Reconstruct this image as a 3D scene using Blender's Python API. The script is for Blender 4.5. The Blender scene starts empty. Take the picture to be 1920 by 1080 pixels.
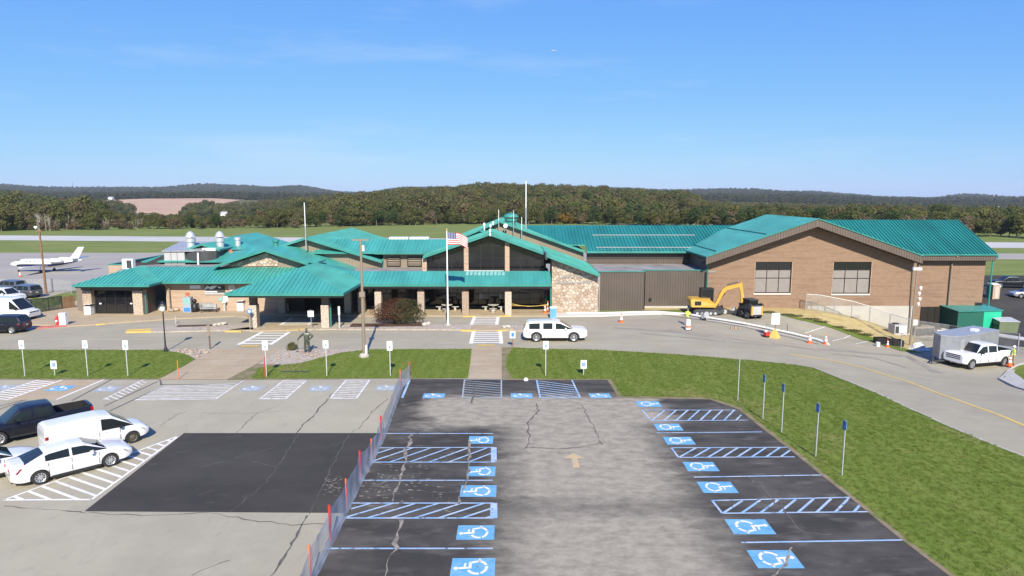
import bpy, bmesh, math, random
from mathutils import Vector, Matrix
random.seed(7)
scene = bpy.context.scene
col = scene.collection
rad = math.radians

# ---------------------------------------------------------------- camera
cam_data = bpy.data.cameras.new('camera'); cam = bpy.data.objects.new('camera', cam_data); col.objects.link(cam)
cam.location = (0, 0, 13.5)
cam.rotation_euler = (rad(90) - math.atan(0.14), 0, 0)
cam_data.sensor_width = 36.0; cam_data.lens = 36.0 * 1250 / 1920
cam_data.clip_start = 0.5; cam_data.clip_end = 30000
scene.camera = cam

# ---------------------------------------------------------------- sky, sun, exposure
SUN_EL, SUN_AZ = rad(36), rad(173)          # azimuth clockwise from +Y (the view direction)
world = bpy.data.worlds.new('World'); scene.world = world; world.use_nodes = True
wn = world.node_tree.nodes; wl = world.node_tree.links; wn.clear()
sky = wn.new('ShaderNodeTexSky'); sky.sky_type = 'NISHITA'; sky.sun_disc = False
sky.sun_elevation = SUN_EL; sky.sun_rotation = SUN_AZ
sky.altitude = 400; sky.air_density = 1.0; sky.dust_density = 0.35; sky.ozone_density = 2.2
bg = wn.new('ShaderNodeBackground'); bg.inputs[1].default_value = 0.088
wo = wn.new('ShaderNodeOutputWorld')
# thin high cirrus: a faint streaky noise over the whole dome
tc = wn.new('ShaderNodeTexCoord'); mp = wn.new('ShaderNodeMapping')
mp.inputs['Scale'].default_value = (1.2, 1.2, 9.0); mp.inputs['Rotation'].default_value = (0, rad(6), 0)
cn = wn.new('ShaderNodeTexNoise'); cn.inputs['Scale'].default_value = 1.6; cn.inputs['Detail'].default_value = 6; cn.inputs['Roughness'].default_value = .62
cr = wn.new('ShaderNodeValToRGB'); cr.color_ramp.elements[0].position = .54; cr.color_ramp.elements[0].color = (0, 0, 0, 1)
cr.color_ramp.elements[1].position = .82; cr.color_ramp.elements[1].color = (.42, .42, .42, 1)
cm = wn.new('ShaderNodeMixRGB'); cm.inputs[2].default_value = (5.2, 6.2, 7.6, 1)
wl.new(tc.outputs['Generated'], mp.inputs[0]); wl.new(mp.outputs[0], cn.inputs['Vector']); wl.new(cn.outputs[0], cr.inputs[0])
# deep clear-day colour response of the sky, the same over the whole dome
spx = wn.new('ShaderNodeSeparateColor'); cbx = wn.new('ShaderNodeCombineColor'); wl.new(sky.outputs[0], spx.inputs[0])
for k_, (a_, p_) in enumerate(((.622, .81), (1.44, .60), (6.05, .10))):
    pw_ = wn.new('ShaderNodeMath'); pw_.operation = 'POWER'; pw_.inputs[1].default_value = p_; wl.new(spx.outputs[k_], pw_.inputs[0])
    ml_ = wn.new('ShaderNodeMath'); ml_.operation = 'MULTIPLY'; ml_.inputs[1].default_value = a_; wl.new(pw_.outputs[0], ml_.inputs[0]); wl.new(ml_.outputs[0], cbx.inputs[k_])
wl.new(cr.outputs[0], cm.inputs[0]); wl.new(cbx.outputs[0], cm.inputs[1]); wl.new(cm.outputs[0], bg.inputs[0]); wl.new(bg.outputs[0], wo.inputs[0])

sun_data = bpy.data.lights.new('sun', 'SUN'); sun_data.energy = 5.0; sun_data.angle = rad(0.5); sun_data.color = (1.0, .92, .77)
sun = bpy.data.objects.new('sun', sun_data); col.objects.link(sun)
sd = Vector((math.sin(SUN_AZ) * math.cos(SUN_EL), math.cos(SUN_AZ) * math.cos(SUN_EL), math.sin(SUN_EL)))
sun.rotation_euler = sd.to_track_quat('Z', 'Y').to_euler(); sun.location = sd * 200
scene.view_settings.view_transform = 'Standard'; scene.view_settings.look = 'None'
scene.view_settings.exposure = 0.6; scene.view_settings.gamma = 1.0
scene.render.engine = 'CYCLES'; scene.cycles.max_bounces = 6; scene.cycles.transparent_max_bounces = 16

# ---------------------------------------------------------------- terrain heights (metres)
# TERRAIN BEGIN
def S(a, b, x):
    t = min(1.0, max(0.0, (x - a) / (b - a)))
    return t * t * (3 - 2 * t)
CELL = 4.0
def zt(x, y):
    q = S(66, 77, y)
    r = S(18 + 16 * q, 44 + 4 * q, x) * S(34, 56, y)
    a = S(92, 110, y)
    d = S(41, 52, x) * S(62, 78, y) * (1 - S(90, 110, y))
    return -2.0 * max(r, a) - 2.0 * d
def tz(x, y):
    i = math.floor(x / CELL); j = math.floor(y / CELL)
    fx = x / CELL - i; fy = y / CELL - j
    a = zt(i * CELL, j * CELL); c = zt((i + 1) * CELL, (j + 1) * CELL)
    if fx >= fy:
        b = zt((i + 1) * CELL, j * CELL); return a + (b - a) * fx + (c - b) * fy
    d = zt(i * CELL, (j + 1) * CELL); return a + (d - a) * fy + (c - d) * fx
# TERRAIN END

# ---------------------------------------------------------------- mesh helpers
def link(name, me, m=None, parent=None):
    o = bpy.data.objects.new(name, me)
    if m is not None: me.materials.clear(); me.materials.append(m)
    col.objects.link(o)
    if parent is not None: o.parent = parent
    return o
def mesh_of(name, v, f, smooth=None):
    me = bpy.data.meshes.new(name); me.from_pydata([tuple(p) for p in v], [], f); me.update()
    if smooth is not None:
        me.polygons.foreach_set('use_smooth', [True] * len(me.polygons))
        me.set_sharp_from_angle(angle=rad(smooth))
    return me
class MB:
    def __init__(s): s.v = []; s.f = []
    def add(s, vs, fs):
        o = len(s.v); s.v += [tuple(p) for p in vs]; s.f += [tuple(i + o for i in f) for f in fs]; return s
    def box(s, x0, x1, y0, y1, z0, z1):
        return s.add([(x0,y0,z0),(x1,y0,z0),(x1,y1,z0),(x0,y1,z0),(x0,y0,z1),(x1,y0,z1),(x1,y1,z1),(x0,y1,z1)],
                     [(0,3,2,1),(4,5,6,7),(0,1,5,4),(1,2,6,5),(2,3,7,6),(3,0,4,7)])
    def prism(s, poly, vec):
        n = len(poly); vec = Vector(vec); a = [Vector(p) for p in poly]; b = [p + vec for p in a]
        return s.add(a + b, [tuple(range(n))[::-1], tuple(range(n, 2 * n))] + [(i, (i + 1) % n, (i + 1) % n + n, i + n) for i in range(n)])
    def tube(s, pts, r, n=8, cap=True):
        pts = [Vector(p) for p in pts]; k = len(pts); rs = r if isinstance(r, (list, tuple)) else [r] * k
        vs = []; up = None
        for i, p in enumerate(pts):
            d = (pts[min(i + 1, k - 1)] - pts[max(i - 1, 0)]).normalized()
            if up is None: up = Vector((0, 0, 1)) if abs(d.z) < .9 else Vector((1, 0, 0))
            a = d.cross(up).normalized(); b = a.cross(d).normalized(); up = b
            for j in range(n):
                t = 2 * math.pi * j / n; vs.append(p + (a * math.cos(t) + b * math.sin(t)) * rs[i])
        fs = [(i * n + j, i * n + (j + 1) % n, (i + 1) * n + (j + 1) % n, (i + 1) * n + j) for i in range(k - 1) for j in range(n)]
        if cap: fs += [tuple(range(n))[::-1], tuple(range((k - 1) * n, k * n))]
        return s.add(vs, fs)
    def lathe(s, prof, c=(0, 0, 0), n=12, axis='z', cap=True):
        vs = []
        for r, h in prof:
            for j in range(n):
                t = 2 * math.pi * j / n; a, b = r * math.cos(t), r * math.sin(t)
                p = (a, b, h) if axis == 'z' else ((a, h, b) if axis == 'y' else (h, a, b))
                vs.append((p[0] + c[0], p[1] + c[1], p[2] + c[2]))
        k = len(prof)
        fs = [(i * n + j, i * n + (j + 1) % n, (i + 1) * n + (j + 1) % n, (i + 1) * n + j) for i in range(k - 1) for j in range(n)]
        if cap: fs += [tuple(range(n))[::-1], tuple(range((k - 1) * n, k * n))]
        if axis == 'y': fs = [f[::-1] for f in fs]
        return s.add(vs, fs)
    def loft(s, rings, cap=True):
        n = len(rings[0]); k = len(rings); vs = [p for r in rings for p in r]
        fs = [(i * n + j, i * n + (j + 1) % n, (i + 1) * n + (j + 1) % n, (i + 1) * n + j) for i in range(k - 1) for j in range(n)]
        if cap: fs += [tuple(range(n))[::-1], tuple(range((k - 1) * n, k * n))]
        return s.add(vs, fs)
    def bar(s, p, q, w, h=None):
        h = h or w; p = Vector(p); q = Vector(q); d = (q - p).normalized()
        up = Vector((0, 0, 1)) if abs(d.z) < .9 else Vector((0, 1, 0))
        a = d.cross(up).normalized() * w / 2; b = a.cross(d).normalized() * h / 2
        return s.add([p-a-b, p+a-b, p+a+b, p-a+b, q-a-b, q+a-b, q+a+b, q-a+b],
                     [(0,3,2,1),(4,5,6,7),(0,1,5,4),(1,2,6,5),(2,3,7,6),(3,0,4,7)])
    def xf(s, M): s.v = [tuple(M @ Vector(p)) for p in s.v]; return s
    def mesh(s, name, smooth=None):
        me = mesh_of(name, s.v, s.f, smooth)
        bm = bmesh.new(); bm.from_mesh(me); bmesh.ops.recalc_face_normals(bm, faces=bm.faces); bm.to_mesh(me); bm.free()
        if smooth is not None: me.set_sharp_from_angle(angle=rad(smooth))
        return me
    def build(s, name, m, parent=None, smooth=None):
        return link(name, s.mesh(name, smooth), m, parent)
def tag(o, label=None, cat=None, group=None, kind=None):
    if label: o['label'] = label
    if cat: o['category'] = cat
    if group: o['group'] = group
    if kind: o['kind'] = kind
    return o
def thing(name, label, cat, loc=(0, 0, 0), rz=0, group=None):
    o = bpy.data.objects.new(name, None); col.objects.link(o); o.empty_display_size = .3
    o.location = loc; o.rotation_euler = (0, 0, rz); return tag(o, label, cat, group)
def copy_tree(o, parent=None):
    c = o.copy(); col.objects.link(c); c.parent = parent
    for ch in list(o.children): copy_tree(ch, c)
    return c
def put(o, loc, rz=0, label=None, first=False):
    c = o if first else copy_tree(o)
    c.location = loc; c.rotation_euler = (0, 0, rz)
    if label: c['label'] = label
    return c
def gp(g, dz=0): return (g[0], g[1], tz(g[0], g[1]) + dz)
def heading(p, q): return math.atan2(q[1] - p[1], q[0] - p[0])

# ---------------------------------------------------------------- materials
M = {}
def nd(nt, kind, **kw):
    n = nt.nodes.new(kind)
    for k, v in kw.items(): setattr(n, k, v)
    return n
def mat(name, c, rough=.6, var=.0, scale=1.0, metal=0, spec=.5, bump=0, bscale=None, stretch=None, detail=5, c2=None, lo=.35, hi=.65, alpha=None, coat=0):
    m = bpy.data.materials.new(name); m.use_nodes = True; nt = m.node_tree; b = nt.nodes['Principled BSDF']
    b.inputs['Base Color'].default_value = (*c, 1); b.inputs['Roughness'].default_value = rough
    b.inputs['Metallic'].default_value = metal; b.inputs['Specular IOR Level'].default_value = spec
    if coat: b.inputs['Coat Weight'].default_value = coat; b.inputs['Coat Roughness'].default_value = .06
    if alpha is not None: b.inputs['Alpha'].default_value = alpha
    if var or c2:
        t = nd(nt, 'ShaderNodeTexCoord'); mpn = nd(nt, 'ShaderNodeMapping'); nt.links.new(t.outputs['Object'], mpn.inputs[0])
        if stretch: mpn.inputs['Scale'].default_value = stretch
        n = nd(nt, 'ShaderNodeTexNoise'); n.inputs['Scale'].default_value = scale; n.inputs['Detail'].default_value = detail; n.inputs['Roughness'].default_value = .6
        nt.links.new(mpn.outputs[0], n.inputs['Vector'])
        r = nd(nt, 'ShaderNodeValToRGB'); r.color_ramp.elements[0].position = lo; r.color_ramp.elements[1].position = hi
        d = c2 or tuple(min(1, q * (1 + var)) for q in c); a = c if c2 else tuple(q * (1 - var) for q in c)
        r.color_ramp.elements[0].color = (*a, 1); r.color_ramp.elements[1].color = (*d, 1)
        nt.links.new(n.outputs[0], r.inputs[0]); nt.links.new(r.outputs[0], b.inputs['Base Color'])
    if bump:
        t2 = nd(nt, 'ShaderNodeTexCoord'); n2 = nd(nt, 'ShaderNodeTexNoise'); n2.inputs['Scale'].default_value = bscale or 20; n2.inputs['Detail'].default_value = 4
        nt.links.new(t2.outputs['Object'], n2.inputs['Vector'])
        bp = nd(nt, 'ShaderNodeBump'); bp.inputs['Strength'].default_value = bump; bp.inputs['Distance'].default_value = .03
        nt.links.new(n2.outputs[0], bp.inputs['Height']); nt.links.new(bp.outputs[0], b.inputs['Normal'])
    M[name] = m; return m
def layered(name, base, layers, rough=.85, bump=.3, bscale=30):
    """base colour then noise layers: (colour, scale, lo, hi, amount, stretch)"""
    m = bpy.data.materials.new(name); m.use_nodes = True; nt = m.node_tree; b = nt.nodes['Principled BSDF']
    b.inputs['Roughness'].default_value = rough; b.inputs['Specular IOR Level'].default_value = .06
    t = nd(nt, 'ShaderNodeTexCoord'); prev = None
    for i, (c, sc, lo, hi, amt, st) in enumerate(layers):
        mpn = nd(nt, 'ShaderNodeMapping'); nt.links.new(t.outputs['Object'], mpn.inputs[0])
        mpn.inputs['Location'].default_value = (i * 13.7, i * 7.3, i * 3.1); mpn.inputs['Scale'].default_value = st or (1, 1, 1)
        n = nd(nt, 'ShaderNodeTexNoise'); n.inputs['Scale'].default_value = sc; n.inputs['Detail'].default_value = 6; n.inputs['Roughness'].default_value = .62
        nt.links.new(mpn.outputs[0], n.inputs['Vector'])
        r = nd(nt, 'ShaderNodeMapRange'); r.inputs[1].default_value = lo; r.inputs[2].default_value = hi; r.inputs[4].default_value = amt
        nt.links.new(n.outputs[0], r.inputs[0])
        x = nd(nt, 'ShaderNodeMixRGB'); x.inputs[2].default_value = (*c, 1); nt.links.new(r.outputs[0], x.inputs[0])
        if prev is None: x.inputs[1].default_value = (*base, 1)
        else: nt.links.new(prev, x.inputs[1])
        prev = x.outputs[0]
    if prev is not None: nt.links.new(prev, b.inputs['Base Color'])
    if bump:
        n2 = nd(nt, 'ShaderNodeTexNoise'); n2.inputs['Scale'].default_value = bscale; n2.inputs['Detail'].default_value = 4
        nt.links.new(t.outputs['Object'], n2.inputs['Vector'])
        bp = nd(nt, 'ShaderNodeBump'); bp.inputs['Strength'].default_value = bump; bp.inputs['Distance'].default_value = .03
        nt.links.new(n2.outputs[0], bp.inputs['Height']); nt.links.new(bp.outputs[0], b.inputs['Normal'])
    M[name] = m; m['prev'] = ''; return m, nt, b, prev, t

# paving and ground
layered('road', (.345, .312, .232), [((.285, .256, .19), .18, .38, .62, .7, None), ((.39, .355, .27), .6, .5, .75, .6, (.3, 1, 1)), ((.235, .212, .16), .35, .60, .8, .5, (.12, 1, 1)), ((.19, .172, .135), 9, .58, .8, .35, None), ((.25, .228, .175), 2.5, .58, .72, .4, None)])
layered('lot', (.372, .338, .250), [((.30, .272, .205), .12, .36, .62, .8, None), ((.395, .362, .275), .5, .5, .72, .5, None), ((.245, .226, .192), .22, .58, .78, .5, (1, .25, 1)), ((.20, .185, .16), 12, .58, .8, .35, None), ((.26, .24, .205), 2.6, .56, .72, .45, (1, .5, 1)), ((.15, .14, .12), 1.1, .70, .76, .5, None)])
layered('sealcoat', (.052, .048, .043), [((.080, .075, .065), .25, .4, .7, .7, (.4, 1, 1)), ((.036, .035, .036), .6, .5, .8, .6, None), ((.15, .142, .13), 1.6, .68, .80, .5, (.25, 1, 1)), ((.12, .115, .11), 14, .60, .8, .3, None), ((.10, .095, .09), 3.5, .60, .74, .5, (.3, 1, 1))], rough=.8)
layered('walk', (.40, .318, .212), [((.34, .266, .176), .4, .38, .62, .7, None), ((.45, .39, .32), 1.4, .5, .75, .5, None), ((.24, .2, .165), 8, .6, .8, .3, None)])
layered('concrete', (.44, .42, .38), [((.36, .34, .31), .5, .38, .62, .6, None), ((.28, .26, .24), 6, .6, .8, .3, None)])
layered('kerb', (.36, .34, .31), [((.27, .25, .22), 1.5, .4, .62, .7, None)])
layered('lawn', (.145, .185, .036), [((.095, .145, .022), 1.0, .43, .60, .75, (2.2, .14, 1)), ((.19, .21, .055), .8, .48, .70, .6, (1.6, .3, 1)), ((.26, .205, .09), .13, .60, .73, .7, None), ((.08, .12, .02), 5, .55, .75, .3, None), ((.215, .235, .07), 11, .58, .78, .3, None), ((.24, .19, .09), 1.6, .66, .76, .6, None)], bump=.8, bscale=16)
layered('dry_edge', (.235, .185, .115), [((.12, .14, .04), 1.2, .45, .6, .8, None), ((.30, .25, .18), 4, .5, .7, .6, None)], bump=.6)
layered('straw', (.46, .36, .17), [((.33, .26, .11), 1.0, .42, .62, .7, None), ((.16, .19, .055), .5, .60, .72, .8, None), ((.55, .45, .25), 7, .5, .75, .5, None)], bump=.8)
layered('gravel', (.42, .36, .29), [((.25, .21, .165), 3.5, .45, .6, .8, None), ((.56, .50, .42), 7, .52, .7, .8, None)], bump=1.0, bscale=9)
layered('mulch', (.12, .07, .05), [((.06, .04, .03), 3, .4, .6, .8, None)], bump=1, bscale=10)
layered('apron', (.34, .315, .275), [((.28, .26, .23), .04, .4, .62, .7, (1, 3, 1)), ((.22, .205, .18), .1, .6, .75, .4, (.3, 3, 1))])
layered('runway', (.47, .46, .43), [((.38, .37, .35), .05, .4, .62, .6, None)])
layered('field_soil', (.46, .31, .21), [((.39, .26, .175), .012, .4, .6, .8, None), ((.38, .27, .2), .05, .5, .7, .5, (1, 5, 1))], bump=0)
# paints
layered('paint_white', (.74, .72, .68), [((.60, .58, .54), 1.2, .4, .65, .7, None), ((.34, .315, .27), 6, .60, .68, .75, None)], rough=.7, bump=0)
mat('paint_white_worn', (.66, .64, .60), .8, c2=(.36, .345, .32), scale=2.2, lo=.45, hi=.72)
layered('paint_blue', (.12, .33, .53), [((.21, .40, .56), 1.4, .4, .65, .7, None), ((.07, .22, .40), 4, .55, .7, .5, (.3, 1, 1)), ((.10, .10, .10), 5, .62, .69, .8, None)], rough=.7, bump=0)
layered('paint_blue_line', (.25, .40, .60), [((.45, .50, .56), .9, .42, .62, .8, None), ((.09, .088, .085), 4, .57, .66, .85, None)], rough=.7, bump=0)
mat('paint_blue_worn', (.27, .36, .42), .8, c2=(.33, .32, .29), scale=2.2, lo=.40, hi=.62)
mat('paint_yellow', (.62, .42, .09), .8, c2=(.47, .36, .17), scale=1.4, lo=.45, hi=.7)
mat('paint_yellow_pale', (.46, .37, .20), .8, c2=(.33, .30, .25), scale=.8, lo=.4, hi=.65)
mat('paint_arrow', (.50, .36, .16), .8, c2=(.40, .33, .24), scale=4, lo=.4, hi=.65)
mat('paint_red', (.42, .12, .10), .8, var=.15, scale=3)
mat('kerb_yellow', (.58, .40, .10), .7, var=.12, scale=4)
mat('crack_dark', (.10, .092, .08), .9, var=.3, scale=5)
mat('crack_tan', (.30, .265, .21), .9, c2=(.12, .11, .09), scale=3)
mat('crack_faint', (.11, .105, .095), .9, c2=(.06, .057, .054), scale=2)
# building
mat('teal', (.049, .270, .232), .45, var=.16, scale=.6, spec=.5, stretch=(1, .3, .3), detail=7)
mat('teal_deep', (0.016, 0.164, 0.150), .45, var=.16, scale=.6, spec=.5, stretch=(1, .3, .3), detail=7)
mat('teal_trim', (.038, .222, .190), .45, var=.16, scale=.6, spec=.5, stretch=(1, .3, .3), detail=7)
mat('skylight', (0.224, 0.416, 0.400), .4, var=.12, scale=2)
mat('siding_tan', (0.232, 0.188, 0.140), .55, var=.06, scale=.5)
mat('siding_brown', (0.094, 0.075, 0.062), .55, var=.08, scale=.5)
mat('fascia_brown', (0.120, 0.092, 0.076), .55, var=.06, scale=1)
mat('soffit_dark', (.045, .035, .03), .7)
mat('frame_dark', (.022, .018, .015), .4)
mat('frame_pale', (.55, .53, .50), .5)
mat('glass_dark', (.012, .013, .015), .06, spec=.8)
mat('glass_blind', (.25, .225, .21), .25, var=.05, scale=2)
mat('stone_a', (0.385, 0.303, 0.234), .85, var=.14, scale=5, bump=.5, bscale=12)
mat('stone_b', (0.440, 0.358, 0.282), .85, var=.12, scale=5, bump=.5, bscale=12)
mat('stone_c', (0.344, 0.255, 0.193), .85, var=.16, scale=5, bump=.5, bscale=12)
mat('stone_d', (0.468, 0.406, 0.337), .85, var=.10, scale=5, bump=.5, bscale=12)
mat('mortar', (.330, .262, .200), .9, var=.15, scale=6)
mat('letter_metal', (.50, .52, .53), .35, metal=.4)
mat('roof_flat', (0.176, 0.164, 0.152), .9, c2=(.30, .28, .255), scale=.5)
mat('galv', (.55, .56, .57), .5, metal=.45, var=.1, scale=3)
mat('galv_dull', (.42, .43, .43), .5, metal=.5, var=.12, scale=3)
mat('white_metal', (.78, .78, .77), .4)
mat('grey_metal', (.40, .40, .40), .5, var=.06, scale=1)
mat('charcoal', (.045, .047, .05), .55, var=.15, scale=1)
mat('black', (.012, .012, .013), .5)
mat('rubber', (.018, .018, .019), .8)
mat('red', (.45, .03, .025), .5)
mat('orange', (.85, .14, .03), .6)
mat('hivis', (.55, .75, .06), .7, var=.08, scale=8)
mat('yellow_machine', (.52, .30, .045), .45, var=.06, scale=3)
mat('wood', (.20, .11, .055), .7, var=.2, scale=4, stretch=(1, 1, .2))
mat('lamp_glass', (.7, .7, .65), .3)
mat('blue_sign', (.05, .20, .55), .5)
mat('sign_white', (.80, .81, .83), .5)
mat('bronze', (.085, .095, .075), .45, metal=.45, var=.25, scale=6)
mat('green_lit', (.02, .42, .25), .5, var=.05, scale=1)  # container green of the sunlit end
mat('green_dark', (.012, .10, .07), .6)  # container green with shade in the colour; also the cabin side panel
mat('olive', (.13, .16, .09), .7, var=.1, scale=1)
mat('navy', (.018, .02, .075), .3)
mat('pvc', (.62, .61, .58), .4)
mat('skin', (.45, .28, .20), .6)
mat('trousers_tan', (.30, .23, .15), .8)
mat('flag_red', (.50, .025, .04), .8); mat('flag_white', (.75, .74, .72), .8); mat('flag_blue', (.025, .04, .16), .8)
mat('terracotta', (.40, .10, .05), .8)

def brick_mat(name, c1, c2, cm_):
    m = bpy.data.materials.new(name); m.use_nodes = True; nt = m.node_tree; b = nt.nodes['Principled BSDF']; b.inputs['Roughness'].default_value = .85
    t = nd(nt, 'ShaderNodeTexCoord'); sx = nd(nt, 'ShaderNodeSeparateXYZ'); cx = nd(nt, 'ShaderNodeCombineXYZ'); ad = nd(nt, 'ShaderNodeMath', operation='ADD')
    nt.links.new(t.outputs['Object'], sx.inputs[0]); nt.links.new(sx.outputs[0], ad.inputs[0]); nt.links.new(sx.outputs[1], ad.inputs[1])
    nt.links.new(ad.outputs[0], cx.inputs[0]); nt.links.new(sx.outputs[2], cx.inputs[1])
    br = nd(nt, 'ShaderNodeTexBrick'); br.inputs['Scale'].default_value = 1; br.inputs['Brick Width'].default_value = .40; br.inputs['Row Height'].default_value = .2
    br.inputs['Mortar Size'].default_value = .012; br.inputs['Color1'].default_value = (*c1, 1); br.inputs['Color2'].default_value = (*c2, 1); br.inputs['Mortar'].default_value = (*cm_, 1)
    nt.links.new(cx.outputs[0], br.inputs['Vector'])
    mp2 = nd(nt, 'ShaderNodeMapping'); mp2.inputs['Scale'].default_value = (.25, 3.2, 1); nt.links.new(cx.outputs[0], mp2.inputs[0])
    n = nd(nt, 'ShaderNodeTexNoise'); n.inputs['Scale'].default_value = 1; n.inputs['Detail'].default_value = 5; nt.links.new(mp2.outputs[0], n.inputs['Vector'])
    r = nd(nt, 'ShaderNodeMapRange'); r.inputs[1].default_value = .5; r.inputs[2].default_value = .72; r.inputs[4].default_value = .55; nt.links.new(n.outputs[0], r.inputs[0])
    x = nd(nt, 'ShaderNodeMixRGB'); x.inputs[2].default_value = (c1[0] * .62, c1[1] * .58, c1[2] * .56, 1); nt.links.new(r.outputs[0], x.inputs[0]); nt.links.new(br.outputs[0], x.inputs[1])
    nt.links.new(x.outputs[0], b.inputs['Base Color'])
    bp = nd(nt, 'ShaderNodeBump'); bp.inputs['Strength'].default_value = .4; bp.inputs['Distance'].default_value = .01; bp.invert = True
    nt.links.new(br.outputs['Fac'], bp.inputs['Height']); nt.links.new(bp.outputs[0], b.inputs['Normal'])
    M[name] = m
brick_mat('brick', (.225, .143, .094), (.262, .169, .113), (.215, .152, .108))
brick_mat('brick_pale', (.40, .288, .21), (.43, .32, .235), (.38, .295, .222))
def net_mat(name, c, fac, rough=.7, sc=None):
    m = bpy.data.materials.new(name); m.use_nodes = True; nt = m.node_tree; b = nt.nodes['Principled BSDF']
    b.inputs['Base Color'].default_value = (*c, 1); b.inputs['Roughness'].default_value = rough
    t = nd(nt, 'ShaderNodeTexCoord'); n = nd(nt, 'ShaderNodeTexNoise'); n.inputs['Scale'].default_value = sc or 1.5; nt.links.new(t.outputs['Object'], n.inputs['Vector'])
    r = nd(nt, 'ShaderNodeMapRange'); r.inputs[1].default_value = .35; r.inputs[2].default_value = .65; r.inputs[3].default_value = fac * .75; r.inputs[4].default_value = min(1, fac * 1.25)
    nt.links.new(n.outputs[0], r.inputs[0]); nt.links.new(r.outputs[0], b.inputs['Alpha']); M[name] = m
net_mat('net_grey', (.42, .45, .50), .55)
net_mat('chain_link', (.36, .36, .34), .30)
net_mat('screen_green', (.045, .06, .035), .86)
mat('post_sign_blue', (.12, .20, .30), .6)
mat('trailer_grey', (.27, .28, .30), .4, var=.12, scale=1.2, metal=.3)
layered('dirt', (.34, .29, .215), [((.30, .262, .205), .5, .4, .62, .8, (.4, 1, 1)), ((.40, .34, .26), 1.5, .52, .72, .6, None), ((.22, .19, .145), 5, .58, .74, .4, None)])
layered('road_stain', (.235, .215, .175), [((.30, .275, .225), .8, .4, .62, .9, (.5, 1, 1))])

# ================================================================ ground sheet
FU = [-900, 0, 160, 300, 400, 460, 560, 660, 800, 900, 1000, 1080, 1250, 1400, 1500, 1690, 1730, 1800, 1920, 2900]
FT = {  # height of the land along rows of equal distance, west to east
    285: [-2] * 20,
    360: [-1.5] * 5 + [-2] * 15,
    520: [1, 1, -4, -8, -8, -7, -3, 0, 3, 4, 4, 3, 1, -4, -5, -6, -6, -7, -8, -8],
    800: [2, 2, -9, -18, -18, -15, -6, -1, 6, 11, 10, 8, 3, -9, -10, -11, -11, -12, -16, -16],
    1100: [3, 3, -9, -8, -7, -9, -4, 0, 2, 4, 4, 3, 1, -6, -7, -8, -9, -9, -12, -12],
    1450: [6, 6, 0, 4.5, 5, 2, 1, 0, 0, 0, 0, 0, 0, -3, -6, -18, -20, -20, -21, -21],
    2300: [10, 10, 2, 2, 2, 2, 0, -4, -4, 0, 0, 0, 0, -2, -3, -14, -16, -12, -14, -14],
    4200: [60, 65, 36, 35, 60, 58, 54, 8, 36, 44, 48, 37, 23, 30, 17, -27, -33, -10, -33, -30],
    6000: [30, 30, 20, 20, 30, 30, 30, 5, 18, 20, 25, 20, 12, 15, 8, -30, -35, -12, -30, -30],
    9500: [0] * 12 + [-20] * 8}
FY = sorted(FT)
def cosl(a, b, t): return a + (b - a) * (t * t * (3 - 2 * t))
def frow(row, u):
    if u <= FU[0]: return row[0]
    for i in range(len(FU) - 1):
        if u <= FU[i + 1]: return cosl(row[i], row[i + 1], (u - FU[i]) / (FU[i + 1] - FU[i]))
    return row[-1]
def land(x, y):
    if y <= 112: return zt(x, y)
    if y <= 285: return -2.0
    u = 960 + 1250 * x / y
    for i in range(len(FY) - 1):
        if y <= FY[i + 1]:
            t = (y - FY[i]) / (FY[i + 1] - FY[i]); return cosl(frow(FT[FY[i]], u), frow(FT[FY[i + 1]], u), t)
    return frow(FT[FY[-1]], u)
_land0 = land
def land(x, y):
    z = _land0(x, y)
    if y > 2300: z += S(2300, 3600, y) * (7 * math.sin(x * .0042 + y * .0011) + 4 * math.sin(x * .0105 + 1.3) + 2.5 * math.sin(x * .021 + y * .004))
    return z
def lines(lo, hi, ends, g):
    a = [lo + CELL * i for i in range(int((hi - lo) / CELL) + 1)]
    st = CELL
    while a[-1] < ends[1]: st *= g; a.append(a[-1] + st)
    st = CELL; b = []; q = lo
    while q > ends[0]: st *= g; q -= st; b.append(q)
    return b[::-1] + a
gx = lines(-120, 120, (-9000, 9000), 1.09); gy = lines(-20, 112, (-900, 9500), 1.07)
gv = [(x, y, land(x, y)) for y in gy for x in gx]; nx = len(gx)
gf = []
for j in range(len(gy) - 1):
    for i in range(nx - 1):
        a = j * nx + i; gf += [(a, a + 1, a + nx + 1), (a, a + nx + 1, a + nx)]
gm, gnt, gb, gprev, gt = layered('ground_grass', (.175, .205, .060), [((.125, .165, .040), .05, .42, .6, .8, (1, 4, 1)), ((.23, .24, .085), .12, .5, .7, .6, (1, 5, 1)), ((.24, .20, .10), .03, .6, .72, .6, (1, 3, 1))], bump=.3, bscale=6)
# woodland floor beyond the airfield
sx_ = nd(gnt, 'ShaderNodeSeparateXYZ'); gnt.links.new(gt.outputs['Object'], sx_.inputs[0])
mr_ = nd(gnt, 'ShaderNodeMapRange'); mr_.inputs[1].default_value = 380; mr_.inputs[2].default_value = 420; gnt.links.new(sx_.outputs[1], mr_.inputs[0])
fx_ = nd(gnt, 'ShaderNodeMixRGB'); fx_.inputs[2].default_value = (.115, .105, .050, 1)
gnt.links.new(mr_.outputs[0], fx_.inputs[0]); gnt.links.new(gprev, fx_.inputs[1]); gnt.links.new(fx_.outputs[0], gb.inputs['Base Color'])
ground = tag(link('ground', mesh_of('ground', gv, gf, 60), gm), kind='structure')

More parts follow.
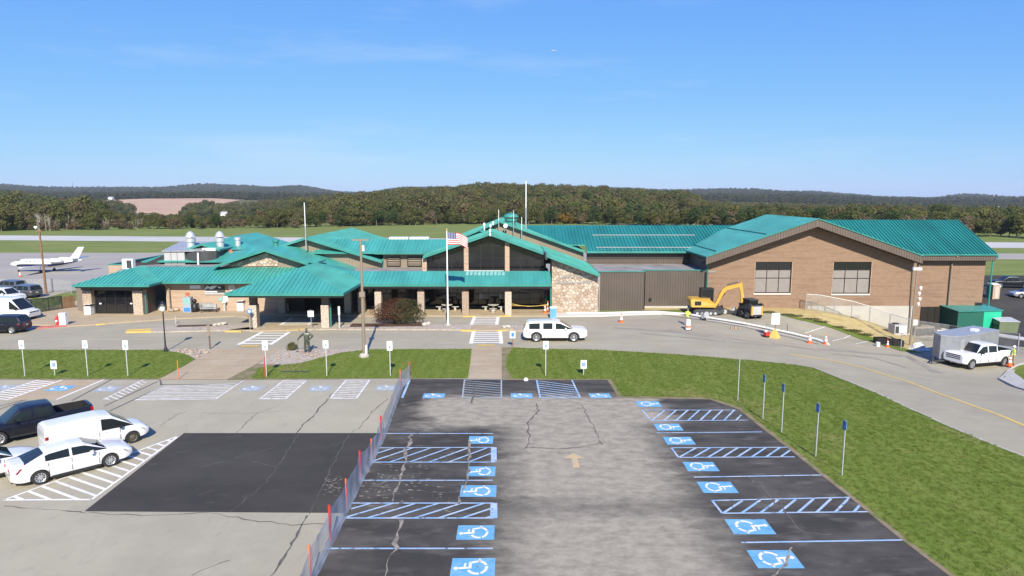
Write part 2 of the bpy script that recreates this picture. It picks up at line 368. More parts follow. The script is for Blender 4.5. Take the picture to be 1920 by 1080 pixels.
# ================================================================ draped sheets
def clip_half(poly, fn):
    out = []
    for i in range(len(poly)):
        p, q = poly[i], poly[(i + 1) % len(poly)]; a, b = fn(p), fn(q)
        if a >= 0: out.append(p)
        if (a >= 0) != (b >= 0):
            t = a / (a - b); out.append((p[0] + (q[0] - p[0]) * t, p[1] + (q[1] - p[1]) * t))
    return out
def drape(poly, off):
    x0 = math.floor(min(p[0] for p in poly) / CELL); x1 = math.ceil(max(p[0] for p in poly) / CELL)
    y0 = math.floor(min(p[1] for p in poly) / CELL); y1 = math.ceil(max(p[1] for p in poly) / CELL)
    zs = {zt(i * CELL, j * CELL) for i in range(x0, x1 + 1) for j in range(y0, y1 + 1)}
    if len(zs) == 1:
        z = zs.pop() + off
        if sum(p[0] * q[1] - q[0] * p[1] for p, q in zip(poly, poly[1:] + poly[:1])) < 0: poly = poly[::-1]
        return [(p[0], p[1], z) for p in poly], [tuple(range(len(poly)))]
    V, Fc, idx = [], [], {}
    def vid(p):
        k = (round(p[0], 4), round(p[1], 4))
        if k not in idx: idx[k] = len(V); V.append((p[0], p[1], tz(p[0], p[1]) + off))
        return idx[k]
    for i in range(x0, x1):
        ax, bx = i * CELL, (i + 1) * CELL
        sl = clip_half(clip_half(poly, lambda p: p[0] - ax), lambda p: bx - p[0])
        if len(sl) < 3: continue
        for j in range(y0, y1):
            ay, by = j * CELL, (j + 1) * CELL
            c = clip_half(clip_half(sl, lambda p: p[1] - ay), lambda p: by - p[1])
            if len(c) < 3: continue
            for sg in (1, -1):
                tpoly = clip_half(c, lambda p: sg * ((p[0] - ax) - (p[1] - ay)))
                if len(tpoly) < 3: continue
                ids = []
                for p in tpoly:
                    k = vid(p)
                    if k not in ids: ids.append(k)
                if len(ids) < 3: continue
                ar = sum(V[ids[a]][0] * V[ids[(a + 1) % len(ids)]][1] - V[ids[(a + 1) % len(ids)]][0] * V[ids[a]][1] for a in range(len(ids)))
                if abs(ar) < 1e-6: continue
                Fc.append(tuple(ids) if ar > 0 else tuple(ids[::-1]))
    return V, Fc
def sheet(name, poly, off, m, parent=None, structure=True):
    v, f = drape(poly, off); o = link(name, mesh_of(name, v, f), M[m], parent)
    if structure and parent is None: o['kind'] = 'structure'
    return o
def lerp2(a, b, t): return (a[0] + (b[0] - a[0]) * t, a[1] + (b[1] - a[1]) * t)
def strip(p, q, w, m, off, parent, name='painted_line'):
    dx, dy = q[0] - p[0], q[1] - p[1]; l = math.hypot(dx, dy); n = (-dy / l * w / 2, dx / l * w / 2)
    return sheet(name, [(p[0]-n[0], p[1]-n[1]), (q[0]-n[0], q[1]-n[1]), (q[0]+n[0], q[1]+n[1]), (p[0]+n[0], p[1]+n[1])], off, m, parent)
def ribbon(pts, w, m, off, parent, name, jit=0, sub=1, wj=0, rnd=random):
    P_ = []
    for a, b in zip(pts, pts[1:]):
        k = sub if jit == 0 else max(2, int(math.hypot(b[0]-a[0], b[1]-a[1]) / .35))
        for i in range(k): P_.append(lerp2(a, b, i / k))
    P_.append(pts[-1])
    if jit: P_ = [P_[0]] + [(p[0] + rnd.gauss(0, jit), p[1] + rnd.gauss(0, jit)) for p in P_[1:-1]] + [P_[-1]]
    L, R = [], []
    for i, p in enumerate(P_):
        a = P_[max(0, i - 1)]; b = P_[min(len(P_) - 1, i + 1)]; d = math.hypot(b[0]-a[0], b[1]-a[1]) or 1
        ww = w / 2 * (1 + (rnd.uniform(-wj, wj) if wj else 0))
        L.append((p[0] - (b[1]-a[1]) / d * ww, p[1] + (b[0]-a[0]) / d * ww)); R.append((p[0] + (b[1]-a[1]) / d * ww, p[1] - (b[0]-a[0]) / d * ww))
    V = []; Fc = []
    for i in range(len(P_)):
        V += [(L[i][0], L[i][1], tz(*L[i]) + off), (R[i][0], R[i][1], tz(*R[i]) + off)]
        if i: Fc.append((2*i-2, 2*i-1, 2*i+1, 2*i))
    return link(name, mesh_of(name, V, Fc), M[m], parent)
def hatch(a, b, c, d, n, w, m, off, parent, shift=0, outline=(1, 1, 1, 1), ow=None, name='hatch_stripe'):
    """stripes across a bay a-b (far edge) c-d (near edge)"""
    ow = ow or w
    for k, (p, q) in enumerate(((a, b), (b, c), (c, d), (d, a))):
        if outline[k]: strip(p, q, ow, m, off + .003, parent, 'bay_outline')
    for i in range(n):
        t = (i + .5) / n; t2 = t + shift
        p = lerp2(a, d, t); q = lerp2(b, c, min(1, max(0, t2)))
        if t2 > 1: q = lerp2(p, lerp2(b, c, t2), (1 - t) / shift)
        if t2 < 0: q = lerp2(p, lerp2(b, c, t2), t / -shift)
        strip(p, q, w, m, off, parent, name)

# airfield
apron = sheet('apron', [(-420, 108), (26, 104), (26, 179), (-420, 179)], .02, 'apron')
ar_ = lambda n, pts, o, m: tag(link(n, mesh_of(n, [(x, y, -2 + o) for x, y in pts], [tuple(range(len(pts)))]), M[m]), kind='structure')
ar_('runway', [(-700, 284.5), (700, 136.5), (700, 161.5), (-700, 309.5)], .03, 'runway')
ar_('taxiway', [(60, 167), (500, 121), (500, 138), (60, 184)], .025, 'apron')
for k in range(9):
    x = -260 + k * 62; y = 243 - (x + 186) * .105
    ar_('runway_dash', [(x, y), (x + 22, y - 2.3), (x + 22, y - 1.4), (x, y + .9)], .045, 'paint_white_worn').parent = bpy.data.objects['runway']

# streets and lots
road = sheet('road', [(-110, 46), (8, 46), (14, 20), (24, 6), (60, 6), (60, 56), (78, 62), (78, 92), (62, 100), (62, 112), (48, 112), (48, 76), (22, 76), (-60, 76), (-64, 104), (-110, 104)], .02, 'road')
fence_line = [(-7.56, 47.84), (-7.85, 45.51), (-7.24, 35.43), (-7.21, 32.73), (-7.22, 30.21), (-7.17, 27.32), (-7.12, 24.54), (-7.09, 21.84), (-6.94, 19.22), (-6.78, 15.94)]
lot = sheet('parking_lot', [(-110, 6), (fence_line[-1][0], 6)] + fence_line[::-1] + [(-7.56, 47.84), (-110, 47.7)], .026, 'lot')
lot_e = sheet('accessible_lot', [(fence_line[-1][0] + .02, 6), (15.87, 17.55), (15.65, 21.91), (15.38, 24.7), (15.23, 28.14), (15, 31.33), (14.86, 34.18), (14.55, 38.03), (14.38, 40.8), (13.13, 42.92), (10.35, 43.15), (7.16, 43.27), (7.14, 45.51), (7.05, 47.55), (-7.56, 47.84)] + [(p[0] + .02, p[1]) for p in fence_line], .032, 'sealcoat')
# worn-through centre of the accessible lot: its own wear pattern in the surface
wm, wnt, wb, wprev, wt = layered('worn_asphalt', (.054, .050, .045), [((.115, .106, .092), .5, .42, .66, .75, (.4, 1, 1)), ((.17, .158, .135), 1.3, .54, .74, .6, (.45, 1, 1)), ((.038, .037, .037), .9, .5, .75, .6, None), ((.15, .145, .138), 2.2, .66, .78, .45, (.4, 1, 1))], rough=.8)
def chain_mask(nt, t, x0, x1, y0, y1, soft, nscale, amt):
    n = nd(nt, 'ShaderNodeTexNoise'); n.inputs['Scale'].default_value = nscale; n.inputs['Detail'].default_value = 7; n.inputs['Roughness'].default_value = .68
    mpn = nd(nt, 'ShaderNodeMapping'); mpn.inputs['Scale'].default_value = (.55, 1.3, 1); nt.links.new(t.outputs['Object'], mpn.inputs[0]); nt.links.new(mpn.outputs[0], n.inputs['Vector'])
    nn = nd(nt, 'ShaderNodeMath', operation='MULTIPLY_ADD'); nn.inputs[1].default_value = amt * 2; nn.inputs[2].default_value = -amt; nt.links.new(n.outputs[0], nn.inputs[0])
    s = nd(nt, 'ShaderNodeSeparateXYZ'); nt.links.new(t.outputs['Object'], s.inputs[0]); outs = []
    for k, (lo, hi) in ((0, (x0, x1)), (1, (y0, y1))):
        ad = nd(nt, 'ShaderNodeMath', operation='ADD'); nt.links.new(s.outputs[k], ad.inputs[0]); nt.links.new(nn.outputs[0], ad.inputs[1])
        for e, sg in ((lo, 1), (hi, -1)):
            r = nd(nt, 'ShaderNodeMapRange'); r.interpolation_type = 'SMOOTHSTEP'
            r.inputs[1].default_value = e - soft * sg; r.inputs[2].default_value = e + soft * sg
            nt.links.new(ad.outputs[0], r.inputs[0]); outs.append(r.outputs[0])
    p = outs[0]
    for q in outs[1:]:
        mm = nd(nt, 'ShaderNodeMath', operation='MULTIPLY'); nt.links.new(p, mm.inputs[0]); nt.links.new(q, mm.inputs[1]); p = mm.outputs[0]
    return p
m0 = chain_mask(wnt, wt, -.3, 8.0, 2, 27.3, 1.7, 1.1, 1.8); m1b = chain_mask(wnt, wt, -.2, 8.0, 27.5, 43.4, 1.7, 1.0, 2.0)
mq_ = nd(wnt, 'ShaderNodeMath', operation='MAXIMUM'); wnt.links.new(m0, mq_.inputs[0]); wnt.links.new(m1b, mq_.inputs[1]); m1 = mq_.outputs[0]; m2 = chain_mask(wnt, wt, -5.6, 9.5, 37.6, 43.6, 1.0, .5, 2.6)
mx_ = nd(wnt, 'ShaderNodeMath', operation='MAXIMUM'); wnt.links.new(m1, mx_.inputs[0]); wnt.links.new(m2, mx_.inputs[1])
gn_ = nd(wnt, 'ShaderNodeTexNoise'); gn_.inputs['Scale'].default_value = 1.7; gn_.inputs['Detail'].default_value = 8; gn_.inputs['Roughness'].default_value = .7
gm_ = nd(wnt, 'ShaderNodeMapping'); gm_.inputs['Scale'].default_value = (.8, 1.2, 1); wnt.links.new(wt.outputs['Object'], gm_.inputs[0]); wnt.links.new(gm_.outputs[0], gn_.inputs['Vector'])
gr_ = nd(wnt, 'ShaderNodeMapRange'); gr_.inputs[1].default_value = .30; gr_.inputs[2].default_value = .60; gr_.inputs[3].default_value = .48; gr_.inputs[4].default_value = .95; wnt.links.new(gn_.outputs[0], gr_.inputs[0])
mm_ = nd(wnt, 'ShaderNodeMath', operation='MULTIPLY'); wnt.links.new(mx_.outputs[0], mm_.inputs[0]); wnt.links.new(gr_.outputs[0], mm_.inputs[1])
wx_ = nd(wnt, 'ShaderNodeMixRGB'); wx_.inputs[2].default_value = (.36, .32, .245, 1); wnt.links.new(mm_.outputs[0], wx_.inputs[0]); wnt.links.new(wprev, wx_.inputs[1]); wnt.links.new(wx_.outputs[0], wb.inputs['Base Color'])
lot_e.data.materials[0] = wm
patch = sheet('sealcoat_patch', [(-18.71, 36.52), (-7.3, 36.52), (-7.3, 35.43), (-7.22, 30.21), (-7.17, 27.32), (-7.18, 26.88), (-18.37, 27.03)], .031, 'sealcoat')

# lawns, beds and walks
lawn_w = sheet('lawn', [(-110, 47.9), (-26.08, 47.84), (-26.02, 50.25), (-26.2, 53.79), (-28.04, 55.65), (-30.58, 57.03), (-110, 57.3)], .05, 'lawn')
lawn_m = sheet('lawn', [(-19.3, 47.84), (-19.88, 51.05), (-17.2, 52.39), (-14.69, 56.04), (-12.65, 57.24), (-3.57, 57.44), (-3.2, 47.98)], .05, 'lawn')
lawn_e = sheet('lawn', [(0.08, 47.84), (-0.5, 51.05), (-0.45, 54.52), (0.09, 57.85), (7.94, 57.03), (14.49, 55.27), (19.32, 53.54), (22.9, 52.61), (24.06, 51.83), (25.33, 45.09), (25.68, 37.63), (26.55, 33.02), (27.26, 27.03), (20.64, 17.55), (15.94, 17.55), (15.84, 21.91), (15.59, 24.7), (15.42, 28.14), (15.21, 31.33), (15.09, 34.18), (14.8, 38.03), (14.62, 41.02), (13.27, 43.15), (10.4, 43.39), (7.39, 43.63), (7.31, 47.69)], .05, 'lawn')
sheet('bare_earth', [(-0.75, 47.84), (7.49, 47.84), (7.48, 43.51), (13.38, 43.15), (14.76, 41.23), (15.18, 38.03), (15.43, 34.18), (15.58, 31.33), (15.82, 28.14), (16.01, 24.7), (16.21, 21.91), (16.17, 17.55), (15.87, 17.55), (15.61, 21.91), (15.34, 24.7), (15.18, 28.14), (14.95, 31.33), (14.8, 34.18), (14.49, 38.03), (14.34, 40.8), (13.1, 42.8), (7.14, 43.15), (7, 47.48), (-0.74, 47.48)], .044, 'dry_edge')
sheet('bare_earth', [(-0.75, 47.84), (-0.9, 58.06), (0.71, 58.06), (0.59, 47.84)], .046, 'dry_edge')
sheet('bare_earth', [(-20.96, 47.55), (-20.73, 52.39), (-18.92, 52.39), (-16.28, 49.47), (-12.57, 47.69)], .046, 'dry_edge')
sheet('bare_earth', [(-110, 47.5), (-25.89, 47.62), (-25.8, 51.05), (-26.42, 51.05), (-110, 48.3)], .046, 'dry_edge')
walk1 = sheet('footpath', [(-3.26, 47.69), (-0.75, 47.69), (-1.05, 58.48), (-3.49, 58.48)], .056, 'walk')
walk2 = sheet('footpath', [(-25.93, 47.55), (-20.96, 47.55), (-20.47, 52.39), (-20.31, 57.44), (-26.56, 57.44), (-26.04, 53.43)], .054, 'walk')
sheet('gravel_bed', [(-30.92, 57.24), (-28.04, 55.65), (-26.12, 53.79), (-26.09, 57.44)], .058, 'gravel')
sheet('gravel_bed', [(-20.34, 52.05), (-17.09, 52.05), (-14.5, 55.65), (-12.65, 57.24), (-20.61, 57.24)], .048, 'gravel')
# walk joints
for k in range(1, 6):
    t = k / 6; strip(lerp2((-3.26, 47.69), (-3.49, 58.48), t), lerp2((-0.75, 47.69), (-1.05, 58.48), t), .03, 'crack_dark', .060, walk1, 'slab_joint')
for k in range(1, 5):
    t = k / 5; strip(lerp2((-25.93, 47.55), (-26.56, 57.44), t), lerp2((-20.96, 47.55), (-20.31, 57.44), t), .03, 'crack_dark', .058, walk2, 'slab_joint')

# ---------------------------------------------------------------- painted marks
o1 = .040
symb_cache = {}
def symbol_mesh():
    b = MB()
    def disc(cx, cy, r, n=14): b.add([(cx + r * math.cos(2*math.pi*i/n), cy + r * math.sin(2*math.pi*i/n), 0) for i in range(n)], [tuple(range(n))])
    def seg(p, q, w):
        dx, dy = q[0]-p[0], q[1]-p[1]; l = math.hypot(dx, dy); nx_, ny_ = -dy/l*w/2, dx/l*w/2
        b.add([(p[0]-nx_, p[1]-ny_, 0), (q[0]-nx_, q[1]-ny_, 0), (q[0]+nx_, q[1]+ny_, 0), (p[0]+nx_, p[1]+ny_, 0)], [(0, 1, 2, 3)])
    disc(-.10, .78, .11)
    seg((-.09, .66), (-.05, .16), .13)                  # back
    seg((-.03, .40), (.26, .36), .09)                   # arm
    seg((-.11, .14), (.30, .14), .13)                   # thigh
    seg((.27, .18), (.42, -.34), .12)                   # shin
    seg((.40, -.32), (.56, -.26), .10)                  # foot
    n = 22; pts = []
    for i in range(n + 1):
        a = rad(118) + rad(238) * i / n; pts += [(-.02 + .50*math.cos(a), -.18 + .50*math.sin(a), 0), (-.02 + .37*math.cos(a), -.18 + .37*math.sin(a), 0)]
    b.add(pts, [(2*i, 2*i+1, 2*i+3, 2*i+2) for i in range(n) if i % 8 != 7])
    return b.mesh('wheelchair_symbol')
SYM = symbol_mesh()
def pictogram(c, rz, w, h, parent, m='paint_blue', ms='paint_white', off=o1):
    cs, sn = math.cos(rz), math.sin(rz)
    rnd = random.Random(int(c[0] * 100))
    q = [(c[0] + (a*w/2 + rnd.uniform(-.03, .03))*cs - b_*h/2*sn, c[1] + a*w/2*sn + (b_*h/2 + rnd.uniform(-.03, .03))*cs) for a, b_ in ((-1,-1),(1,-1),(1,1),(-1,1))]
    sheet('blue_panel', q, off, m, parent)
    o = link('wheelchair_symbol', SYM, None, parent)
    if not SYM.materials: SYM.materials.append(M['paint_white'])
    if ms != 'paint_white':
        me = SYM.copy(); me.materials.clear(); me.materials.append(M[ms]); o.data = me
    o.location = (c[0], c[1], tz(*c) + off + .005); o.rotation_euler = (0, 0, rz); o.scale = (w * .80, h * .50, 1)
# stalls west of the drive aisle
P90, M90 = math.pi / 2, -math.pi / 2
for a, b in (((-7.41, 36.43), (-1.06, 36.43)), ((-7.21, 30.15), (-0.89, 30.15)), ((-7.11, 23.98), (-0.74, 23.98))): strip(a, b, .10, 'paint_blue_line', o1, lot_e, 'stall_line')
for a, b, c, d in (((-7.25, 34.26), (-0.98, 34.33), (-0.92, 32.32), (-7.21, 32.32)), ((-7.12, 27.78), (-0.8, 27.78), (-0.76, 26.41), (-7.06, 26.41))):
    hatch(a, b, c, d, 0, .1, 'paint_blue_line', o1, lot_e, outline=(1, 0, 1, 0)); strip(b, c, .30, 'paint_blue_line', o1, lot_e, 'bay_outline')
    w = b[0] - a[0]; k = 0; x = a[0] - 1.0
    while x < b[0] - .3:
        p = (x, d[1]); q = (x + 1.9, a[1])
        if q[0] > b[0] - .1: t = (b[0] - .1 - p[0]) / 1.9; q = lerp2(p, q, t)
        if p[0] < d[0] + .1: t = (d[0] + .1 - p[0]) / 1.9; p = lerp2(p, q, min(.9, t))
        strip(p, q, .11, 'paint_blue_line', o1 - .003, lot_e, 'hatch_stripe'); x += 1.0
for c, w, h in (((-1.72, 35.43), 1.15, 1.35), ((-1.49, 31.2), 1.15, 1.35), ((-1.54, 29), 1.2, 1.65), ((-1.46, 25.21), 1.15, 1.5), ((-1.42, 22.69), 1.2, 1.6)): pictogram(c, P90, w, h, lot_e)
# stalls east of the drive aisle
for a, b in (((8.25, 36.52), (14.33, 36.69)), ((8.75, 30.51), (15.08, 30.76)), ((8.96, 24.42), (15.54, 24.62))): strip(a, b, .10, 'paint_blue_line', o1, lot_e, 'stall_line')
for a, b, c, d in (((8.21, 40.59), (14.14, 40.59), (14.21, 38.69), (8.37, 38.59)), ((8.56, 34.26), (14.81, 34.33), (14.65, 33.01), (8.61, 32.94)), ((8.89, 28.03), (15.24, 28.35), (15.44, 26.98), (8.97, 26.83))):
    hatch(a, b, c, d, 0, .1, 'paint_blue_line', o1, lot_e, outline=(1, 0, 1, 1))
    x = d[0] + .1; L_ = c[0] - d[0]
    for k in range(8):
        t = (k + .02) / 8; p = lerp2(d, c, t); q = (p[0] + 1.25, a[1] + (b[1] - a[1]) * t)
        if q[0] > b[0]: q = lerp2(p, q, max(.3, (b[0] - p[0]) / 1.25))
        strip(p, q, .11, 'paint_blue_line', o1 - .003, lot_e, 'hatch_stripe')
for c, w, h in (((8.87, 41.82), 1.15, 1.5), ((9.14, 37.48), 1.15, 1.5), ((9.23, 35.31), 1.15, 1.55), ((9.44, 31.78), 1.15, 1.55), ((9.54, 29.39), 1.2, 1.6), ((9.74, 25.68), 1.25, 1.7), ((9.81, 23.23), 1.25, 1.7)): pictogram(c, M90, w, h, lot_e)
# stalls against the lawn
hatch((-3.49, 47.62), (-0.78, 47.62), (-0.71, 43.15), (-3.32, 43.15), 8, .10, 'paint_blue_worn', o1, lot_e, shift=.18)
hatch((1.8, 47.55), (4.39, 47.55), (4.57, 43.15), (1.89, 43.15), 8, .11, 'paint_blue_line', o1, lot_e, shift=.28)
strip((-7.52, 47.55), (-7.35, 43.15), .16, 'paint_blue_line', o1, lot_e, 'stall_line')
for c in ((-5.3, 43.63), (0.65, 43.63), (5.95, 43.63)): pictogram(c, 0, 1.45, 1.05, lot_e)
# direction arrow
ab = [(-.16, -1), (.16, -1), (.16, .25), (.55, .25), (0, 1), (-.55, .25), (-.16, .25)]
ac = (3.22, 32.59); sheet('direction_arrow', [(ac[0] + x * 1.0, ac[1] + y * .95) for x, y in ab], o1, 'paint_arrow', lot_e)
# white bays west lot
o2 = .034
hatch((-16.7, 47.48), (-15.06, 47.48), (-15.09, 42.92), (-16.79, 42.92), 11, .13, 'paint_white_worn', o2, lot, shift=.03)
hatch((-12.16, 47.48), (-10.44, 47.48), (-10.39, 43.03), (-12.14, 43.03), 11, .13, 'paint_white_worn', o2, lot, shift=.05)
hatch((-24.95, 46.04), (-19.69, 47.41), (-19.7, 42.92), (-25, 42.68), 11, .12, 'paint_white_worn', o2, lot, shift=.16, outline=(0, 1, 1, 0))
hatch((-27.11, 47.55), (-26.48, 47.55), (-26.1, 42.68), (-27.12, 42.8), 10, .12, 'paint_white_worn', o2, lot, shift=.12, outline=(0, 0, 0, 1))
hatch((-34.78, 47.55), (-33.02, 47.55), (-33.48, 42.68), (-35.49, 42.68), 12, .15, 'paint_white', o2, lot, shift=.10, outline=(0, 1, 0, 1))
hatch((-41.13, 47.55), (-39.56, 47.55), (-39.2, 42.68), (-41.14, 42.68), 12, .15, 'paint_white', o2, lot, shift=.10, outline=(0, 1, 0, 1))
strip((-30.02, 47.77), (-30.24, 42.8), .16, 'paint_white', o2, lot, 'stall_line')
for c, m, ms in (((-31.72, 45.38), 'paint_blue', 'paint_white'), ((-35.86, 45.51), 'paint_blue_worn', 'paint_white_worn'), ((-28.27, 45.25), 'paint_blue_worn', 'paint_white_worn'), ((-18.24, 45.38), 'paint_blue_worn', 'paint_white_worn'), ((-13.44, 45.38), 'paint_blue_worn', 'paint_white_worn'), ((-8.82, 45.51), 'paint_blue_worn', 'paint_white_worn')):
    pictogram(c, 0, 1.5, 1.3, lot, m, ms, o2)
# triangular no-parking bay by the parked cars
ta, tb, tcn = (-22.63, 28.09), (-18.75, 28.14), (-18.78, 36.09)
for p, q in ((ta, tb), (tb, tcn), (tcn, ta)): strip(p, q, .12, 'paint_white', o2 + .003, lot, 'bay_outline')
for k in range(1, 15):
    t = k / 15 - .02; p = lerp2(ta, tcn, t); sd_ = ((-19.67, 28.14)[0] - (-21.49, 29.11)[0], (-19.67, 28.14)[1] - (-21.49, 29.11)[1]); q0 = None
    for a_, b_ in ((ta, tb), (tb, tcn)):
        ex_, ey_ = b_[0] - a_[0], b_[1] - a_[1]; den = sd_[0] * ey_ - sd_[1] * ex_
        if abs(den) < 1e-6: continue
        r_ = ((a_[0] - p[0]) * ey_ - (a_[1] - p[1]) * ex_) / den; w_ = ((a_[0] - p[0]) * sd_[1] - (a_[1] - p[1]) * sd_[0]) / den
        if r_ > 0 and 0 <= w_ <= 1: q0 = (p[0] + sd_[0] * r_, p[1] + sd_[1] * r_)
    if q0 is None: continue
    strip(p, q0, .15, 'paint_white_worn' if k % 4 == 0 else 'paint_white', o2, lot, 'hatch_stripe')
# pale slab in the far left bays
sheet('asphalt_patch', [(-33.81, 42.57), (-34.76, 47.41), (-29.97, 47.55), (-30.37, 42.68)], .029, 'walk')
for pts in ([(-25.02, 46.17), (-25.93, 47.69)], [(-25.2, 46.31), (-19.86, 46.31), (-19.74, 47.55)], [(-25.79, 47.13), (-26.23, 41.45)], [(-24.83, 46.04), (-25.29, 40.38)], [(-29.46, 47.69), (-29.06, 42.57)], [(-32.22, 42.8), (-32.47, 40.8)], [(-32.38, 42.68), (-32.96, 41.45)]):
    ribbon(pts, .12, 'crack_dark', .0335, lot, 'sealed_joint')
# cracks
rc = random.Random(3)
for pts, w in (([(-12.13, 44.49), (-12.29, 43.87), (-12.21, 39.77), (-12.36, 36.34)], .10), ([(-8.29, 43.03), (-8.75, 40.59), (-8.9, 37.66), (-9.15, 36.6)], .07), ([(-8.68, 26.64), (-8.59, 25.21), (-8.52, 23.41), (-8.56, 22.01), (-8.62, 20.31)], .14),
               ([(-22.18, 27.52), (-20.56, 27.27), (-18.27, 26.93), (-15.6, 26.64), (-14.31, 26.79), (-12.88, 26.93), (-11.94, 26.55), (-10.79, 26.18), (-9.01, 25.86), (-7.71, 25.91)], .08), ([(-14.94, 41.45), (-15.92, 39.97), (-15.75, 36.34)], .05), ([(-19.28, 40.08), (-16.25, 39.97), (-14.57, 40.38)], .03), ([(-11.44, 22.17), (-10.95, 22.8), (-10.52, 23.15)], .05), ([(-20.68, 37.66), (-20.69, 39.57), (-20.43, 40.38)], .04)):
    ribbon(pts, w * .6, 'crack_dark', .0355, lot, 'crack', jit=.045, wj=.8, rnd=rc)
for pts, w in (([(-12.09, 36.26), (-11.61, 29.97), (-12.1, 26.93)], .05), ([(-9.24, 36.34), (-9, 31.52), (-8.63, 26.79)], .05)):
    ribbon(pts, w * .7, 'crack_faint', .0365, patch, 'crack', jit=.05, wj=.9, rnd=rc)
for pts, w in (([(-5.65, 36.26), (-5.59, 33.73), (-5.49, 32.73), (-5.35, 29.97), (-5.29, 27.93)], .22), ([(-4.64, 26.27), (-4.55, 25.21), (-4.54, 24.3), (-4.58, 23.23), (-4.51, 22.11), (-4.54, 20.6)], .16), ([(-2.42, 35.43), (-2.23, 33.3), (-2.13, 30.15), (-2.34, 27.67)], .14), ([(-7.16, 41.56), (-6.28, 42.11), (-5.77, 43.03)], .10), ([(10.77, 24.06), (10.42, 23.6), (10.31, 23.23), (9.73, 22.58), (9.18, 22.01)], .10), ([(-7.32, 32.32), (-5.29, 31.52), (-6.48, 29.56), (-3.89, 28.83), (-1.95, 28.83)], .03)):
    ribbon(pts, w * .75, 'crack_tan', .048, lot_e, 'crack', jit=.07, wj=.9, rnd=rc)
for pts, w in (([(-2.84, 47.27), (-2.58, 44.61), (-2.64, 42)], .10), ([(1.6, 42), (1.68, 40.59), (0.95, 38.12), (1, 35.11), (0.71, 34.18)], .07), ([(0.72, 34.33), (2.29, 34.18), (3.31, 34.11), (4.82, 34.95)], .05), ([(4.49, 41.67), (4.7, 37.66), (4.93, 34.72)], .04), ([(11.32, 30.57), (11.68, 28.83), (11.65, 25.86), (11.7, 25.21), (12.82, 25.08)], .06), ([(11.59, 25.21), (10.18, 24.87), (9.23, 24.58)], .04)):
    ribbon(pts, w, 'crack_dark', .048, lot_e, 'crack', jit=.06, wj=.6, rnd=rc)
# loose dust spots where the seal coat has broken away
dust = random.Random(11); db = MB()
for k in range(110):
    cx, cy = lerp2(lerp2((-7.05, 32.32), (-7.23, 26.64), dust.random()), lerp2((-4.34, 32.32), (-1.83, 27.03), dust.random()), dust.random())
    r = dust.uniform(.02, .085); z = tz(cx, cy) + .0465
    n = 7; db.add([(cx + r * dust.uniform(.6, 1.9) * math.cos(i*6.283/n), cy + r * dust.uniform(.4, 1) * math.sin(i*6.283/n), z) for i in range(n)], [tuple(range(n))])
tag(link('broken_seal', mesh_of('broken_seal', db.v, db.f), M['crack_tan'], lot_e), kind='stuff')
for a, b in (((-15.52, 31.71), (-14.61, 32.52)), ((-14.32, 32.87), (-12.77, 34.33)), ((-14.19, 28.56), (-13.75, 29.11)), ((-13.2, 32.45), (-11.69, 31.65)), ((-9.86, 34.72), (-9.42, 34.56)), ((-16.18, 35.92), (-15.2, 36.09))): strip(a, b, .05, 'crack_faint', .0368, patch, 'ghost_line')
pb = MB()
for k in range(60):
    cx, cy = lerp2(lerp2((-9.07, 31.01), (-8.56, 28.14), dust.random()), lerp2((-8.21, 31.01), (-7.8, 28.14), dust.random()), dust.random()); r = dust.uniform(.02, .07)
    pb.add([(cx + r * dust.uniform(.5, 1.9) * math.cos(i*6.283/6), cy + r * dust.uniform(.3, 1) * math.sin(i*6.283/6), .0372) for i in range(6)], [tuple(range(6))])
tag(link('broken_seal', mesh_of('broken_seal', pb.v, pb.f), M['crack_tan'], patch), kind='stuff')
# road centre line and crossings
o3 = .030
ribbon([(-110, 61.4), (-48.02, 61.25), (-25.51, 61.25), (-7.99, 61.13), (6.94, 60.68), (11.73, 59.78), (16.27, 58.49), (20.65, 57.34), (24.22, 56.86), (27.49, 55.84), (29.27, 53.99), (30.48, 49.99), (30.45, 44.91), (30.56, 41.41), (30.49, 38.18), (30.66, 33.61), (30.7, 27.03)], .16, 'paint_yellow_pale', o3, road, 'centre_line', sub=6)
ribbon([(24.17, 56.74), (27.43, 55.73), (29.21, 53.87), (30.41, 49.87), (30.38, 44.82), (30.51, 41.34), (30.45, 38.13), (30.63, 33.57), (30.67, 27)], .26, 'paint_yellow', o3 + .005, road, 'centre_line', sub=6)
def zebra(a, b, c, d, n, par, m='paint_white'):
    strip(a, d, .35, m, o3 + .008, par, 'crossing_edge'); strip(b, c, .35, m, o3 + .008, par, 'crossing_edge')
    for k in range(n):
        t = (k + .5) / n; strip(lerp2(a, d, t), lerp2(b, c, t), .34, m, o3 + .004, par, 'crossing_bar')
zebra((-3.82, 65.06), (-1.17, 65.06), (-0.97, 59.56), (-3.75, 59.56), 6, road)
zebra((-24.73, 64.8), (-22.03, 64.8), (-21.9, 59.12), (-24.8, 59.12), 5, road)
zebra((-4.16, 73.08), (-1.54, 73.08), (-1.61, 68.05), (-4.27, 68.05), 5, road)
zebra((-24.31, 72.59), (-21.83, 72.59), (-21.22, 68.05), (-24.16, 68.05), 5, road)
for q in (((-3.13, 58.8), (-1.54, 58.8)), ((-24.3, 58.48), (-22.67, 58.48))): strip(q[0], q[1], .5, 'kerb_yellow', .062, road, 'tactile_strip')
